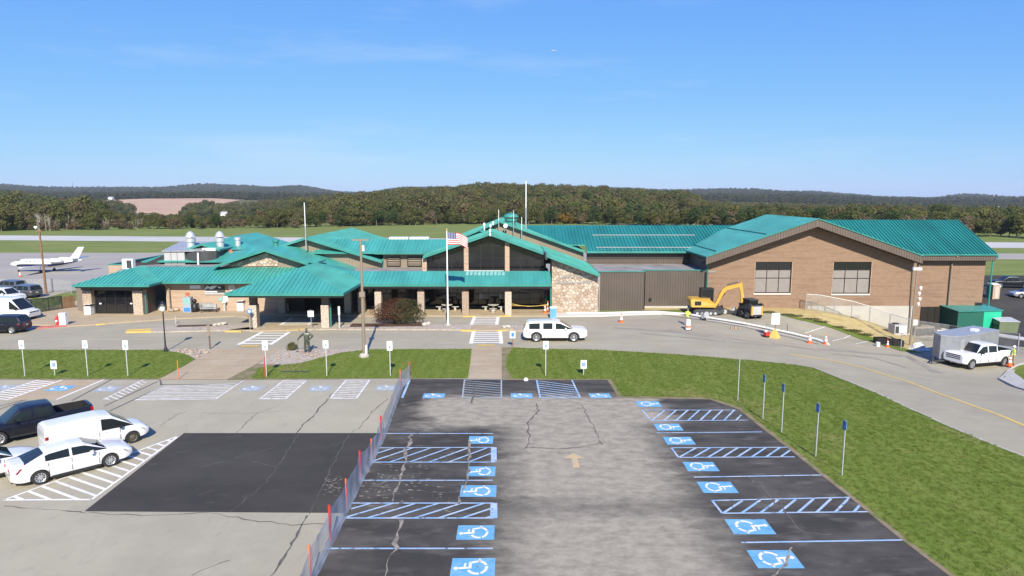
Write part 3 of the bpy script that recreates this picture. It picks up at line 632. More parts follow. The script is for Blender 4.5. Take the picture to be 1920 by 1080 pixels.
# tyre-dark smears and dirt on the road by the works
for k, (pts, w) in enumerate((([(15.63, 66.12), (22.06, 61.38), (27.52, 60.05), (32.02, 61.11)], .5), ([(12.58, 64.29), (19.37, 60.8), (24.48, 59.85)], .35), ([(30.08, 61.25), (33.05, 61.14), (37.39, 61.65), (36.27, 55.11)], .8), ([(10.36, 66.93), (15.91, 65.06), (18.92, 62.67)], .6), ([(28.9, 58.8), (32.91, 59.02), (34.13, 56.14)], .45))):
    ribbon(pts, w, 'road_stain', .0285 + k * .0006, road, 'tyre_stain', sub=5, wj=.3)
sheet('dirt_spill', [(6.96, 71.33), (16.97, 71.95), (18.67, 69.51), (19.66, 65.16), (24.14, 62.9), (30.08, 61.25), (28.14, 59.26), (21.89, 60.87), (17.25, 64.08), (13.19, 67.49), (8.48, 69.5)], .026, 'dirt')
# kerbed pavements and islands: real steps
def slab(name, poly, h, m, structure=True, parent=None, z0=None):
    zs = [tz(*p) for p in poly]; b = MB(); n = len(poly)
    b.add([(p[0], p[1], z - .1) for p, z in zip(poly, zs)] + [(p[0], p[1], z + h) for p, z in zip(poly, zs)],
          [tuple(range(n))[::-1], tuple(range(n, 2*n))] + [(i, (i+1) % n, (i+1) % n + n, i + n) for i in range(n)])
    o = b.build(name, M[m], parent)
    if structure and parent is None: o['kind'] = 'structure'
    return o
pave = slab('pavement', [(-55.5, 69.5), (-45.62, 67.49), (-43.4, 68.34), (-39.93, 70.1), (-36.7, 71.64), (-30.95, 73.24), (-29.08, 72.27), (-29.73, 73.91), (-19.22, 73.91), (-17.86, 73.24), (4.76, 73.24), (4.92, 75.79), (9.97, 75.79), (10, 84), (-55.5, 84)], .13, 'walk')
isl_a = slab('planting_island', [(-38.16, 64.54), (-34.74, 64.54), (-25.93, 65.58), (-26.88, 68.05), (-34.77, 67.77), (-36.24, 66.39), (-38.6, 65.58)], .13, 'gravel')
slab('island_kerb', [(-37.96, 64.29), (-35.58, 64.54), (-36.35, 65.98), (-38.49, 65.58)], .15, 'kerb_yellow', parent=isl_a)
isl_b = slab('planting_island', [(-28.64, 65.06), (-18.68, 65.85), (-4.81, 65.58), (1.59, 65.06), (2.21, 67.77), (-4.99, 68.05), (-19.91, 67.91), (-26.72, 66.93)], .13, 'gravel')
slab('pedestrian_cut', [(-25.94, 64.93), (-21.3, 65.32), (-20.78, 68.05), (-24.72, 67.77)], .137, 'walk', parent=isl_b)
slab('pedestrian_cut', [(-4.26, 65.32), (-0.85, 65.32), (-1.22, 68.05), (-4.1, 68.05)], .137, 'walk', parent=isl_b)
for a, b in (((-28.4, 64.75), (-26.82, 64.75)), ((-22.43, 65.19), (-20.66, 65.85)), ((-5.1, 65.19), (-3.6, 64.98)), ((-1.48, 64.98), (0.11, 65.45))):
    slab('kerb_paint', [a, b, (b[0], b[1] + .35), (a[0], a[1] + .35)], .145, 'kerb_yellow', parent=isl_b)
slab('planting_bed', [(-16.6, 66.8), (-8.76, 67.21), (-8.94, 68.63), (-16.76, 68.63)], .142, 'mulch', parent=isl_b)
slab('planting_bed', [(-34.28, 66.8), (-30.06, 67.35), (-30.1, 68.19), (-34.55, 67.77)], .142, 'mulch', parent=isl_a)
for a, b in (((-43.31, 68.19), (-42.63, 68.63)), ((-42.55, 68.77), (-41.97, 69.5)), ((-41.74, 69.5), (-40.99, 70.16))): slab('kerb_paint', [a, b, (b[0], b[1] + .3), (a[0], a[1] + .3)], .136, 'kerb_yellow', parent=pave)
for a, b in (((-5.45, 72.92), (-4.16, 73.05)), ((-1.43, 73.08), (-0.12, 73.24))): slab('kerb_paint', [a, b, (b[0], b[1] + .3), (a[0], a[1] + .3)], .136, 'kerb_yellow', parent=pave)
slab('red_kerb', [(-48.16, 66.25), (-45.82, 67.63), (-46.2, 68.19), (-48.64, 66.93)], .137, 'paint_red', parent=pave)
# new pale kerb and slab by the works
slab('new_kerb', [(4.74, 72.92), (10.12, 73.24), (12.61, 73.91), (16.36, 74.58), (19.82, 73.91), (20.04, 74.75), (16.54, 75.44), (10.37, 75.09), (4.88, 75.09)], .13, 'frame_pale')
# bank of straw and grass by the brick hall
ribbon([(22.94, 52.71), (24.16, 52.04), (24.84, 48.65), (25.41, 45.25), (25.53, 41.06), (25.74, 37.73), (26.11, 35.14), (26.61, 33.09), (27.31, 27.08)], .15, 'concrete', .058, road, 'kerb_edge', sub=6)
bank = sheet('straw_bank', [(15.3, 77.0), (15.3, 79.4), (23, 79.4), (48.1, 79.4), (48.1, 76), (45.04, 73.36), (39.45, 64.07), (38.08, 66.53), (34.89, 71.4), (32.14, 73.2), (29.12, 76.32), (20.83, 77.77)], .045, 'straw')
sheet('lawn', [(28.99, 75.96), (32.34, 73.68), (35.25, 72.17), (38.51, 69.37), (39.47, 65.18), (40.26, 63.41), (38.17, 63.87), (37.55, 66.56), (34.71, 71.01), (31.83, 72.46)], .060, 'lawn')
isl_e = slab('kerb_island', [(40.65, 54.11), (41.99, 55.45), (43.72, 57.3), (46.08, 59.37), (57.34, 66.69), (55.6, 56.8), (38.99, 39.43), (38.91, 45.65), (39.6, 50.79)], .14, 'concrete')
slab('island_lawn', [(41.2, 54.37), (43.69, 56.94), (45.79, 58.8), (55.28, 64.58), (54.8, 56.45), (40.03, 40.87), (40.14, 47.13), (40.74, 52.11)], .15, 'lawn', parent=isl_e)
yard = sheet('asphalt_yard', [(49, 88), (62, 68), (95, 78), (110, 128), (62, 128), (49, 100)], .030, 'sealcoat')
slab('yard_kerb', [(60.19, 81.4), (61.89, 78.51), (62.84, 74.59), (64.76, 76.91), (63.16, 80.16), (61.34, 83)], .14, 'frame_pale')
for a, b in (((30.59, 68.18), (35.34, 72.36)), ((32.15, 65.59), (37.62, 70.98)), ((34.58, 65.59), (38.27, 68.92))): strip(a, b, .12, 'paint_white_worn', o3, road, 'stall_line')

# ================================================================ buildings
def rebase(t, loc):
    t.location = loc
    for c in t.children: c.location = Vector(c.location) - Vector(loc)
def clip2(poly, lo, hi):
    return clip_half(clip_half(poly, lambda p: p[0] - lo), lambda p: hi - p[0])
def roof(parent, pts, sdir, m, sp=.457, rib=(.07, .075), th=.16, under='teal_trim', name='roof'):
    """a pitched plane: underlay slab with standing-seam panels lying on it, seams along sdir"""
    p = [Vector(q) for q in pts]; n = (p[1] - p[0]).cross(p[2] - p[0]).normalized()
    if n.z < 0: n = -n
    p = [Vector((q.x, q.y, q.z - (q - p[0]).dot(n) / n.z)) for q in p]
    s_ = Vector(sdir); s_ = (s_ - n * s_.dot(n)).normalized(); c_ = s_.cross(n).normalized(); o = p[0]
    par = MB().prism(p, (0, 0, -th)).build(name, M[under], parent)
    q2 = [((q - o).dot(c_), (q - o).dot(s_)) for q in p]; lo = min(q[0] for q in q2); hi = max(q[0] for q in q2); a = lo
    while a < hi - .02:
        b = MB(); st = clip2(q2, a, min(a + sp, hi))
        if len(st) >= 3:
            b.prism([o + c_ * x + s_ * y + n * .006 for x, y in st], n * .026)
            r = clip2(q2, a, min(a + rib[0], hi))
            if len(r) >= 3: b.prism([o + c_ * x + s_ * y + n * .031 for x, y in r], n * rib[1])
            b.build('roof_panel', M[m], par)
        a += sp
    return par
def gable(parent, ax, az, y0, y1, xl, xr, kl, kr, m, rib=(.06, .05), fascia='teal_trim', fh=.24, sides='lr'):
    if 'l' in sides: roof(parent, [(xl, y0, az - kl * (ax - xl)), (ax, y0, az), (ax, y1, az), (xl, y1, az - kl * (ax - xl))], (-1, 0, -kl), m, rib=rib)
    if 'r' in sides: roof(parent, [(ax, y0, az), (xr, y0, az - kr * (xr - ax)), (xr, y1, az - kr * (xr - ax)), (ax, y1, az)], (1, 0, -kr), m, rib=rib)
    b = MB()
    for x, k, sg in ((xl, kl, 'l'), (xr, kr, 'r')):
        if sg in sides:
            z = az - k * abs(ax - x); d = .03
            b.prism([(ax, y0 - .06, az + d), (x, y0 - .06, z + d), (x, y0 - .06, z - fh), (ax, y0 - .06, az - fh)], (0, .058, 0))
    if fascia: b.build('rake_fascia', M[fascia], parent)
def wall(parent, pts, m, th=.25, name='wall'):
    """front wall from its outline (x, z) at depth y, thickness behind it"""
    y = pts[0]; return MB().prism([(x, y, z) for x, z in pts[1]], (0, th, 0)).build(name, M[m], parent)
def bars(parent, segs, m, name):
    b = MB()
    for s in segs: b.box(*s)
    return b.build(name, M[m], parent)
def corrugated(parent, x0, x1, y, zb, ztop, m, pitch=.30, d=.05, name='siding'):
    xs = []; x = x0
    while x < x1: xs += [(x, 0), (x + pitch * .58, 0), (x + pitch * .66, -d), (x + pitch * .92, -d)]; x += pitch
    xs = [q for q in xs if q[0] < x1] + [(x1, 0)]; v = []; f = []
    for i, (x, dy) in enumerate(xs):
        v += [(x, y + dy, zb(x) if callable(zb) else zb), (x, y + dy, ztop(x) if callable(ztop) else ztop)]
        if i: f.append((2*i-2, 2*i, 2*i+1, 2*i-1))
    return link(name, mesh_of(name, v, f), M[m], parent)
STONES = ['stone_a', 'stone_b', 'stone_c', 'stone_d']
def stones(parent, poly, y, cell, rnd, joined=False, depth=(.04, .10), gap=.93, face=-1):
    """rubble stones filling an outline (x, z) on a wall at depth y"""
    x0, x1 = min(p[0] for p in poly), max(p[0] for p in poly); z0, z1 = min(p[1] for p in poly), max(p[1] for p in poly)
    nx_, nz_ = max(1, round((x1 - x0) / cell)), max(1, round((z1 - z0) / (cell * .72))); pts = []
    for i in range(-1, nx_ + 1):
        for j in range(-1, nz_ + 1):
            pts.append((x0 + (i + .5 + rnd.uniform(-.38, .38) + (.5 if j % 2 else 0)) * (x1 - x0) / nx_, z0 + (j + .5 + rnd.uniform(-.36, .36)) * (z1 - z0) / nz_))
    b = MB() if joined else None; k = 0
    for p in pts:
        c = poly
        for q in pts:
            if q is p or abs(q[0] - p[0]) > cell * 3 or abs(q[1] - p[1]) > cell * 2.4: continue
            mx, mz = (p[0] + q[0]) / 2, (p[1] + q[1]) / 2; dx, dz = p[0] - q[0], p[1] - q[1]
            c = clip_half(c, lambda r: (r[0] - mx) * dx + (r[1] - mz) * dz)
            if len(c) < 3: break
        if len(c) < 3: continue
        cx = sum(r[0] for r in c) / len(c); cz = sum(r[1] for r in c) / len(c); d = rnd.uniform(*depth) * -face; n = len(c)
        o = b or MB(); o2_ = []
        r0 = [(cx + (r[0] - cx) * gap, y, cz + (r[1] - cz) * gap) for r in c]
        r1 = [(cx + (r[0] - cx) * gap, y - d * .6, cz + (r[1] - cz) * gap) for r in c]
        r2 = [(cx + (r[0] - cx) * gap * .8, y - d, cz + (r[1] - cz) * gap * .8) for r in c]
        o.add(r0 + r1 + r2, [(i, (i+1) % n, (i+1) % n + n, i + n) for i in range(n)] + [(i + n, (i+1) % n + n, (i+1) % n + 2*n, i + 2*n) for i in range(n)] + [tuple(range(2*n, 3*n))])
        if not joined: o.build('stone', M[STONES[rnd.randrange(4)]], parent); k += 1
    if joined: return tag(b.build('stone_facing', M[STONES[rnd.randrange(4)]], parent), kind='stuff')
def window(parent, x0, x1, z0, z1, y, cols, rows, fw=.07, fm='frame_dark', pm='glass_dark', name='window', rec=.06):
    """frame with mullions; each pane its own piece. cols/rows: fractions of the bars"""
    segs = [(x0, x1, y - .05, y + .08, z0, z0 + fw), (x0, x1, y - .05, y + .08, z1 - fw, z1), (x0, x0 + fw, y - .048, y + .078, z0 + fw, z1 - fw), (x1 - fw, x1, y - .048, y + .078, z0 + fw, z1 - fw)]
    xs = [x0 + fw] + [x0 + (x1 - x0) * c for c in cols] + [x1 - fw]; zs = [z0 + fw] + [z0 + (z1 - z0) * r for r in rows] + [z1 - fw]
    for x in xs[1:-1]: segs.append((x - fw * .4, x + fw * .4, y - .045, y + .07, z0 + fw, z1 - fw))
    for z in zs[1:-1]: segs.append((x0 + fw, x1 - fw, y - .04, y + .065, z - fw * .4, z + fw * .4))
    w = bars(parent, segs, fm, name)
    for i in range(len(xs) - 1):
        for j in range(len(zs) - 1):
            m = pm[j] if isinstance(pm, (list, tuple)) else pm
            MB().box(xs[i], xs[i+1], y + .005, y + .02, zs[j], zs[j+1]).build('pane', M[m], w)
    return w
rs = random.Random(21)
def stone_column(parent, cx, cy, w, z0, z1, ztop, cap='fascia_brown'):
    c = MB().box(cx - w/2, cx + w/2, cy - w/2, cy + w/2, z0, z1).build('column', M['mortar'], parent)
    stones(c, [(cx - w/2, z0), (cx + w/2, z0), (cx + w/2, z1), (cx - w/2, z1)], cy - w/2, .38, rs, joined=True, depth=(.02, .05))
    b = MB(); b.box(cx - w*.40, cx + w*.40, cy - w*.40, cy + w*.40, z1, ztop); b.build('column_head', M[cap], c)
    return c
def pipe(parent, pts, r, m, name='downspout'): return MB().tube(pts, r, 6).build(name, M[m], parent)

# ---------------------------------------------------------------- terminal
T = thing('terminal_building', 'long low terminal with turquoise metal roofs, stone columns and glazed gable', 'building')
K = .333
# west entrance hip
xe0, xe1, ye, ze = -48.3, -40.0, 72.7, 3.64; xm = (xe0 + xe1) / 2; yp = ye + 4.15; zp = ze + 4.15 * K
roof(T, [(xe0, ye, ze), (xe1, ye, ze), (xm, yp, zp)], (0, -1, -K), 'teal')
roof(T, [(xe1, ye, ze), (xe1, 79.4, ze), (xm, 79.4, zp), (xm, yp, zp)], (1, 0, -K), 'teal', rib=(.06, .05))
roof(T, [(xe0, ye, ze), (xm, yp, zp), (xm, 79.4, zp), (xe0, 79.4, ze)], (-1, 0, -K), 'teal', rib=(.06, .05))
bars(T, [(xe0, xe1, ye - .10, ye, ze - .20, ze + .03), (xe1, xe1 + .1, ye - .1, 75.5, ze - .20, ze + .03), (xe0 - .1, xe0, ye - .1, 79, ze - .20, ze + .03)], 'teal_trim', 'eave_gutter')
bars(T, [(xe0 + .1, xe1 - .1, ye + .1, 79, ze - .34, ze - .22)], 'soffit_dark', 'soffit')
c0, c1 = (-48.18, 1.88)[0], (-47.19, 1.88)[0]; c2_, c3 = (-42.53, 1.88)[0], (-41.45, 1.88)[0]
for a, b in ((c0, c1), (c2_, c3)): stone_column(T, (a + b) / 2, 74.4, b - a, .1, 2.85, 3.3)
bars(T, [(c0 - .2, c3 + .2, 74.05, 74.7, 2.88, 3.32)], 'siding_brown', 'header_beam')
w = window(T, c1 + .02, c2_ - .02, .14, 2.86, 74.55, [.25, .5, .75], [.74], fw=.10, name='entrance_doors')
for k in range(4):
    x = c1 + (c2_ - c1) * (k + .5) / 4; bars(w, [(x - .32, x + .32, 74.49, 74.52, 1.0, 1.06)], 'frame_dark', 'door_rail')
    if k in (0, 3): bars(w, [(x - .12, x + .12, 74.50, 74.53, 1.22, 1.36)], 'sign_white', 'door_notice')
MB().prism([(c0 - .12, 74.9, .1), ((-50.6, 1.54)[0], 76.6, .1), ((-50.6, 1.54)[0], 76.6, 3.3), (c0 - .12, 74.9, 3.3)], (.1, .1, 0)).build('side_wall', M['siding_tan'], T)
MB().box(c3 - .15, c3 + .05, 74.9, 76.7, .1, 3.3).build('side_wall', M['siding_brown'], T)
pipe(T, [(c3 + .15, 74.2, .15), (c3 + .15, 74.2, 2.6)], .07, 'teal_trim'); pipe(T, [(xe1 - .1, 75.6, 3.45), (xe1 + .35, 76.3, 2.9), (xe1 + .35, 76.3, .2)], .06, 'siding_tan')
# west wing strip
yd, zd = 75.5, 3.62; yt_, zt_ = 79.4, 3.62 + 3.9 * K
roof(T, [(xe1 - .3, yd, zd), (-22.6, yd, zd), (-22.6, yt_, zt_), (xm + .05, yt_, zt_)], (0, -1, -K), 'teal')
bars(T, [(xe1 + .1, -26.5, yd - .11, yd - .01, zd - .2, zd + .03)], 'teal_trim', 'eave_gutter')
bars(T, [(xe1 + .1, -24, yd + .02, 76.7, zd - .32, zd - .22)], 'soffit_dark', 'soffit')
wall(T, (76.6, [(-40.2, .1), (-24.2, .1), (-24.2, 3.36), (-40.2, 3.36)]), 'brick_pale')
bars(T, [(-47.5, -38.5, 79.5, 86, 3.8, 4.55), (-38.5, -30, 79.5, 95, 3.8, 4.55)], 'roof_flat', 'flat_roof')
bars(T, [(-49.9, -47.4, 82, 82.2, 3.0, 4.9), (-49.9, -49.7, 82.2, 95, 3.0, 4.9)], 'brick_pale', 'parapet'); bars(T, [(-49.95, -47.4, 81.95, 82.25, 4.9, 5.0), (-49.95, -49.65, 82.25, 95, 4.9, 5.0)], 'teal_trim', 'parapet_cap')
# hip roof behind the west wing
for pts, sdv in (([(-48, 86, 4.95), (-31, 86, 4.95), (-39.8, 96, 7.64)], (0, -1, -.27)), ([(-31, 86, 4.95), (-31, 104, 4.95), (-39.8, 104, 7.64), (-39.8, 96, 7.64)], (1, 0, -.3)), ([(-48, 86, 4.95), (-39.8, 96, 7.64), (-39.8, 104, 7.64), (-48, 104, 4.95)], (-1, 0, -.32))):
    roof(T, pts, sdv, 'teal', rib=(.05, .02), sp=.9)
bars(T, [(-47.5, -31.4, 86.6, 103, -1.8, 4.8)], 'siding_brown', 'wall')
gable(T, (-40.53, 7.16)[0], (-40.53, 7.16)[1], 87, 93, (-42.87, 6.53)[0], (-38.2, 6.53)[0], .33, .33, 'teal', rib=(.05, .02))
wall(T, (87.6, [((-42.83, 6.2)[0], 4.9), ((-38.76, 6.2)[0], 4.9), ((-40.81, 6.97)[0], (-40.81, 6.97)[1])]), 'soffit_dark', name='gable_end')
# stone gable
ac_ = (-29, 7.12); al_ = (-35.25, 5.11); ar2 = (-23.95, 5.49)
kC = (ac_[1] - al_[1]) / (ac_[0] - al_[0])
gable(T, ac_[0], ac_[1], 78, 92, al_[0], ar2[0], kC, (ac_[1] - ar2[1]) / (ar2[0] - ac_[0]), 'teal', rib=(.05, .025))
gw = wall(T, (79.2, [(al_[0] + .4, 4.4), (ar2[0] + .3, 4.4), (ar2[0] + .3, ar2[1] - .35), (ac_[0], ac_[1] - .35), (al_[0] + .4, al_[1] - .2)]), 'siding_tan', name='gable_wall')
pst = [(-33.9, 5.03), (-27.92, 5.03), (-27.88, 6.02), (-29.3, 6.65)]
stones(MB().prism([(x, 79.14, z) for x, z in pst], (0, .04, 0)).build('stone_panel', M['mortar'], T), pst, 79.13, .5, rs)
# east slope joining the gables to the entrance roof
p1, p2, p3, p6 = (-29.09, 78.4, 7.12), (-27.83, 83, 7.48), (-18.04, 83, 4.01), (-24.07, 78.4, 5.48); p5 = (-22.45, 76.1, 5.77); p4 = (-16.75, 73.6, 3.84)
jb = MB(); jb.add([p1, p2, p3, p6, p5, p4, (-16.75, 83, 3.84)], [(0, 1, 3), (1, 2, 3), (3, 2, 4), (4, 2, 5), (5, 2, 6)])
jb.build('roof_slope', M['teal'], T)
# porte-cochere
ex0, ex1, ey, ez = -28.2, -16.7, 65.0, 3.85; ex = -22.45; epy = 70.75; epz = 5.77
roof(T, [(ex0, ey, ez), (ex1, ey, ez), (ex, epy, epz)], (0, -1, -K), 'teal')
roof(T, [(ex1, ey, ez), (ex1, 76.2, ez), (ex, 76.2, epz), (ex, epy, epz)], (1, 0, -K), 'teal', rib=(.06, .04))
roof(T, [(ex0, ey, ez), (ex, epy, epz), (ex, 80, epz), (ex0, 80, ez)], (-1, 0, -K), 'teal', rib=(.06, .04))
bars(T, [(ex0 - .1, ex1 + .1, ey - .10, ey, ez - .24, ez + .03), (ex1, ex1 + .1, ey, 73.1, ez - .24, ez + .03), (ex0 - .1, ex0, ey, 75.4, ez - .24, ez + .03)], 'teal_trim', 'eave_gutter')
bars(T, [(ex0 + .1, ex1 - .1, ey + .1, 79.2, ez - .42, ez - .25)], 'soffit_dark', 'soffit')
for cx in ((-26.27, 0.89)[0], (-18.96, 0.89)[0]):
    stone_column(T, cx, 66.9, .80, .1, 2.45, 3.45)
for cx, cy in (((-26.27, 0.89)[0], 75.4), ((-18.96, 0.89)[0] + .2, 75.4), (-17.2, 75.4)): stone_column(T, cx, cy, .75, .1, 2.45, 3.45)
bars(T, [((-26.49, 0.89)[0], (-18.74, 0.89)[0], 66.6, 67.2, 3.15, 3.44), ((-26.49, 0.89)[0], (-26.49, 0.89)[0] + .5, 67.2, 75.5, 3.15, 3.44), ((-18.96, 0.89)[0], (-18.96, 0.89)[0] + .5, 67.2, 75.5, 3.15, 3.44)], 'fascia_brown', 'beam')
bars(T, [(-26.4, -24.1, 76.45, 76.8, .1, 3.4)], 'soffit_dark', 'wall')  # dark panel over the pale brick paints in shade under the canopy
pipe(T, [((-18.47, 0.89)[0], 66.9, .2), ((-18.47, 0.89)[0], 66.9, 2.6)], .07, 'teal_trim')
# tan gable
ab_ = (-25.37, 8.27); br_ = (-16.07, 5.35); kB = (ab_[1] - br_[1]) / (br_[0] - ab_[0])
gable(T, ab_[0], ab_[1], 82, 106, ab_[0] - 9.5, br_[0], kB, kB, 'teal', rib=(.05, .03))
corrugated(T, ab_[0] - 8.5, (-16.09, 4.58)[0], 83, 3.6, lambda x: ab_[1] - .30 - kB * abs(x - ab_[0]), 'siding_tan', pitch=.34)
bars(T, [((-16.09, 4.58)[0] - .1, (-16.09, 4.58)[0] + .06, 82.9, 83.2, 3.6, 5.6)], 'teal_trim', 'corner_trim')
# link block between the gables
roof(T, [(-24.5, 82.2, 6.41), (-9.5, 82.2, 6.41), (-6, 86.2, 7.76), (-24.5, 86.2, 7.76)], (0, -1, -K), 'teal')
roof(T, [(-24.5, 86.2, 7.76), (-6, 86.2, 7.76), (-6, 90.2, 6.41), (-24.5, 90.2, 6.41)], (0, 1, -K), 'teal', rib=(.05, .03), sp=.9)
bars(T, [(-17, -10.3, 82.08, 82.2, 6.2, 6.44)], 'teal_trim', 'eave_gutter')
corrugated(T, (-16.09, 4.58)[0], (-10.68, 4.58)[0], 83.05, 3.6, 6.3, 'siding_tan', pitch=.34)
for a, b in ((725, 751.5), (763.5, 791)): pass
for a, b in (((-15.65, 5.79), (-13.91, 4.65)), ((-13.08, 5.79), (-11.27, 4.65))):
    window(T, a[0], b[0], b[1], a[1], 82.9, [], [.25, .5, .75], fw=.10, pm='siding_tan', name='louvre_window')
bars(T, [(-24, 4.4, 76.3, 83, 4.2, 4.45)], 'roof_flat', 'flat_roof')
# arcade roof
hx0, hx1 = -17.0, (4.36, 3.7)[0]; hy, hz = 73.0, 3.69; hy2 = 76.2; hz2 = hz + 3.2 * K
roof(T, [(hx0, hy, hz), (hx1, hy, hz), (hx1, hy2, hz2), (-20.6, hy2, hz2)], (0, -1, -K), 'teal')
bars(T, [(hx0 + .4, hx1, hy - .11, hy - .01, hz - .24, hz + .03)], 'teal_trim', 'eave_gutter')
bars(T, [(hx0, hx1 - .02, hy + .05, 79.2, hz - .40, hz - .26)], 'soffit_dark', 'soffit')
bars(T, [(hx0, hx1, 73.75, 74.25, hz - .66, hz - .41)], 'fascia_brown', 'beam')
for k in range(10):                                         # translucent light panels let into the arcade roof
    xa = (-5.32, 4.53)[0] + k * .457; q = [(xa, 75.15), (xa + .37, 75.15), (xa + .37, 76.0), (xa, 76.0)]
    MB().prism([(x, y, hz + K * (y - hy) + .045) for x, y in q], (0, 0, .02)).build('roof_light', M['skylight'], T)
bars(T, [((-5.38, 4.78)[0], (-0.98, 4.78)[0], 76.22, 76.3, hz2 + .02, hz2 + .12)], 'frame_pale', 'flashing')
for cx in ((-14.99, 1.32)[0], (-10.2, 1.32)[0], (-5.22, 1.32)[0], (-0.42, 1.32)[0]):
    stone_column(T, cx, 74.0, .74, .1, 2.75, 3.2)
# glazed wall under the arcade
gx0, gx1 = -17.4, (4.5, 0.45)[0]
edges = [gx0] + [(-15.92, 1.1)[0], (-10.59, 1.1)[0], (-5.33, 1.1)[0], (-0.32, 1.1)[0]] + [gx1]
for i in range(5):
    window(T, edges[i] + .04, edges[i+1] - .04, .16, 3.3, 79.3, [.25, .5, .75], [.28, .72], fw=.07, name='glazed_bay')
for x in edges[1:-1]: bars(T, [(x - .05, x + .05, 79.15, 79.5, .1, 3.4)], 'frame_dark', 'pilaster')
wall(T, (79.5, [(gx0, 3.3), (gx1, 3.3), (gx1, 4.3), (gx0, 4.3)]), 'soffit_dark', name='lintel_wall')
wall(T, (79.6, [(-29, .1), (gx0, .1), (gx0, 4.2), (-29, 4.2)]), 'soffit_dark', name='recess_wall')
# glazed gable
aa = (-2.63, 9.04); la = (-10.49, 6.31); kA = (aa[1] - la[1]) / (aa[0] - la[0])
gable(T, aa[0], aa[1], 78.3, 88.2, la[0], 10.2, kA, .362, 'teal', rib=(.05, .03), fh=.28)
def gtop(x, d=.45): return aa[1] - d - (kA if x < aa[0] else .362) * abs(x - aa[0])
gl0, gl1 = (-10.47, 4.52)[0], (4.08, 4.52)[0]
cols_x = [(-10.43, 4.97)[0], (-5.45, 4.97)[0], (-0.57, 4.97)[0]]
wv = [gl0, cols_x[1], cols_x[2], gl1]; zb_ = 4.3
for i in range(3):
    a, b = wv[i] + .25, wv[i+1] - .25; n = 3; sg = MB(); xs = [a + (b - a) * k / n for k in range(n + 1)]
    rows = [zb_, (-3.83, 5.04)[1], (-3.82, 6)[1], (-3.81, 7.46)[1], 12]
    panes = []
    for x in xs[1:-1]: sg.box(x - .035, x + .035, 79.26, 79.36, zb_, gtop(x))
    for z in rows[1:-1]:
        xl = a; xr = b
        while gtop(xl) < z and xl < b: xl += .05
        while gtop(xr) < z and xr > a: xr -= .05
        if xr - xl > .3: sg.box(xl, xr, 79.27, 79.35, z - .03, z + .03)
    fr = sg.build('gable_window', M['frame_dark'], T)
    for k in range(n):
        q = [(xs[k], zb_), (xs[k+1], zb_), (xs[k+1], gtop(xs[k+1]))] + ([(aa[0], gtop(aa[0]))] if xs[k] < aa[0] < xs[k+1] else []) + [(xs[k], gtop(xs[k]))]
        for z0, z1 in zip(rows, rows[1:]):
            c = clip_half(clip_half(q, lambda p: p[1] - z0), lambda p: z1 - p[1])
            if len(c) >= 3: MB().prism([(x, 79.32, z) for x, z in c], (0, .02, 0)).build('pane', M['glass_dark'], fr)
for x in cols_x: bars(T, [(x - .27, x + .27, 79.0, 79.5, 4.3, gtop(x) + .1)], 'brick_pale', 'pier')
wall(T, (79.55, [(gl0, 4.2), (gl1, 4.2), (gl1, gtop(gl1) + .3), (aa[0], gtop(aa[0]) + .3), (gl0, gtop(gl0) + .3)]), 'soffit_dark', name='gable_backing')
# stone end wall with its own roof
wr0 = (3.85, 6.83); wr1 = (9.97, 4.56); kW = (wr0[1] - wr1[1]) / (wr1[0] - wr0[0])
roof(T, [(wr0[0], 75, wr0[1]), (wr1[0], 75, wr1[1]), (wr1[0], 88, wr1[1]), (wr0[0], 88, wr0[1])], (1, 0, -kW), 'teal', rib=(.05, .03))
MB().prism([(wr0[0], 74.9, wr0[1] + .05), (wr1[0], 74.9, wr1[1] + .05), (wr1[0], 74.9, wr1[1] - .30), (wr0[0], 74.9, wr0[1] - .30)], (0, .09, 0)).build('rake_fascia', M['teal_trim'], T)
bars(T, [(wr0[0] - .1, wr0[0] + .15, 75, 79.3, wr0[1] - .6, wr0[1] + .03)], 'charcoal', 'return_fascia')
sw = [((4.57, -0.07)[0], .05), ((9.97, -0.07)[0], .05), ((9.97, -0.07)[0], wr1[1] - .22), ((4.57, -0.07)[0], wr0[1] - .45)]
swall = MB().prism([(x, 76.05, z) for x, z in sw], (0, .3, 0)).build('stone_wall', M['mortar'], T)
stones(swall, sw, 76.04, .46, rs, gap=.95)
bars(T, [(sw[0][0] - .02, sw[0][0] + .28, 76.36, 79.5, .1, 6.2)], 'siding_brown', 'return_wall')
bars(T, [(sw[1][0] - .3, sw[1][0] - .02, 76.36, 88, .1, 4.3)], 'siding_brown', 'side_wall')
pipe(T, [(sw[0][0] - .12, 75.9, .1), (sw[0][0] - .12, 75.9, 3.4)], .06, 'teal_trim'); pipe(T, [(sw[1][0] + .1, 76, .1), (sw[1][0] + .1, 76, 4.3)], .06, 'galv_dull')
def letters(parent, txt, loc, size, m, name, rx=P90, ext=.03, wid=None):
    cu = bpy.data.curves.new(name, 'FONT'); cu.body = txt; cu.size = size; cu.extrude = ext; cu.align_x = 'CENTER'; cu.resolution_u = 2
    ob = bpy.data.objects.new(name, cu); col.objects.link(ob); dg = bpy.context.evaluated_depsgraph_get()
    me = bpy.data.meshes.new_from_object(ob.evaluated_get(dg)); bpy.data.objects.remove(ob)
    o = link(name, me, M[m], parent); o.location = loc; o.rotation_euler = (rx, 0, 0)
    if wid:
        w = max(v.co.x for v in me.vertices) - min(v.co.x for v in me.vertices); o.scale = (wid / w, 1, 1)
    return o
l1, l2 = (5.57, 4.05), (8.87, 4.05); letters(T, 'ARNOLD PALMER', ((l1[0] + l2[0]) / 2, 75.88, l1[1]), .50, 'letter_metal', 'wall_lettering', wid=l2[0] - l1[0])
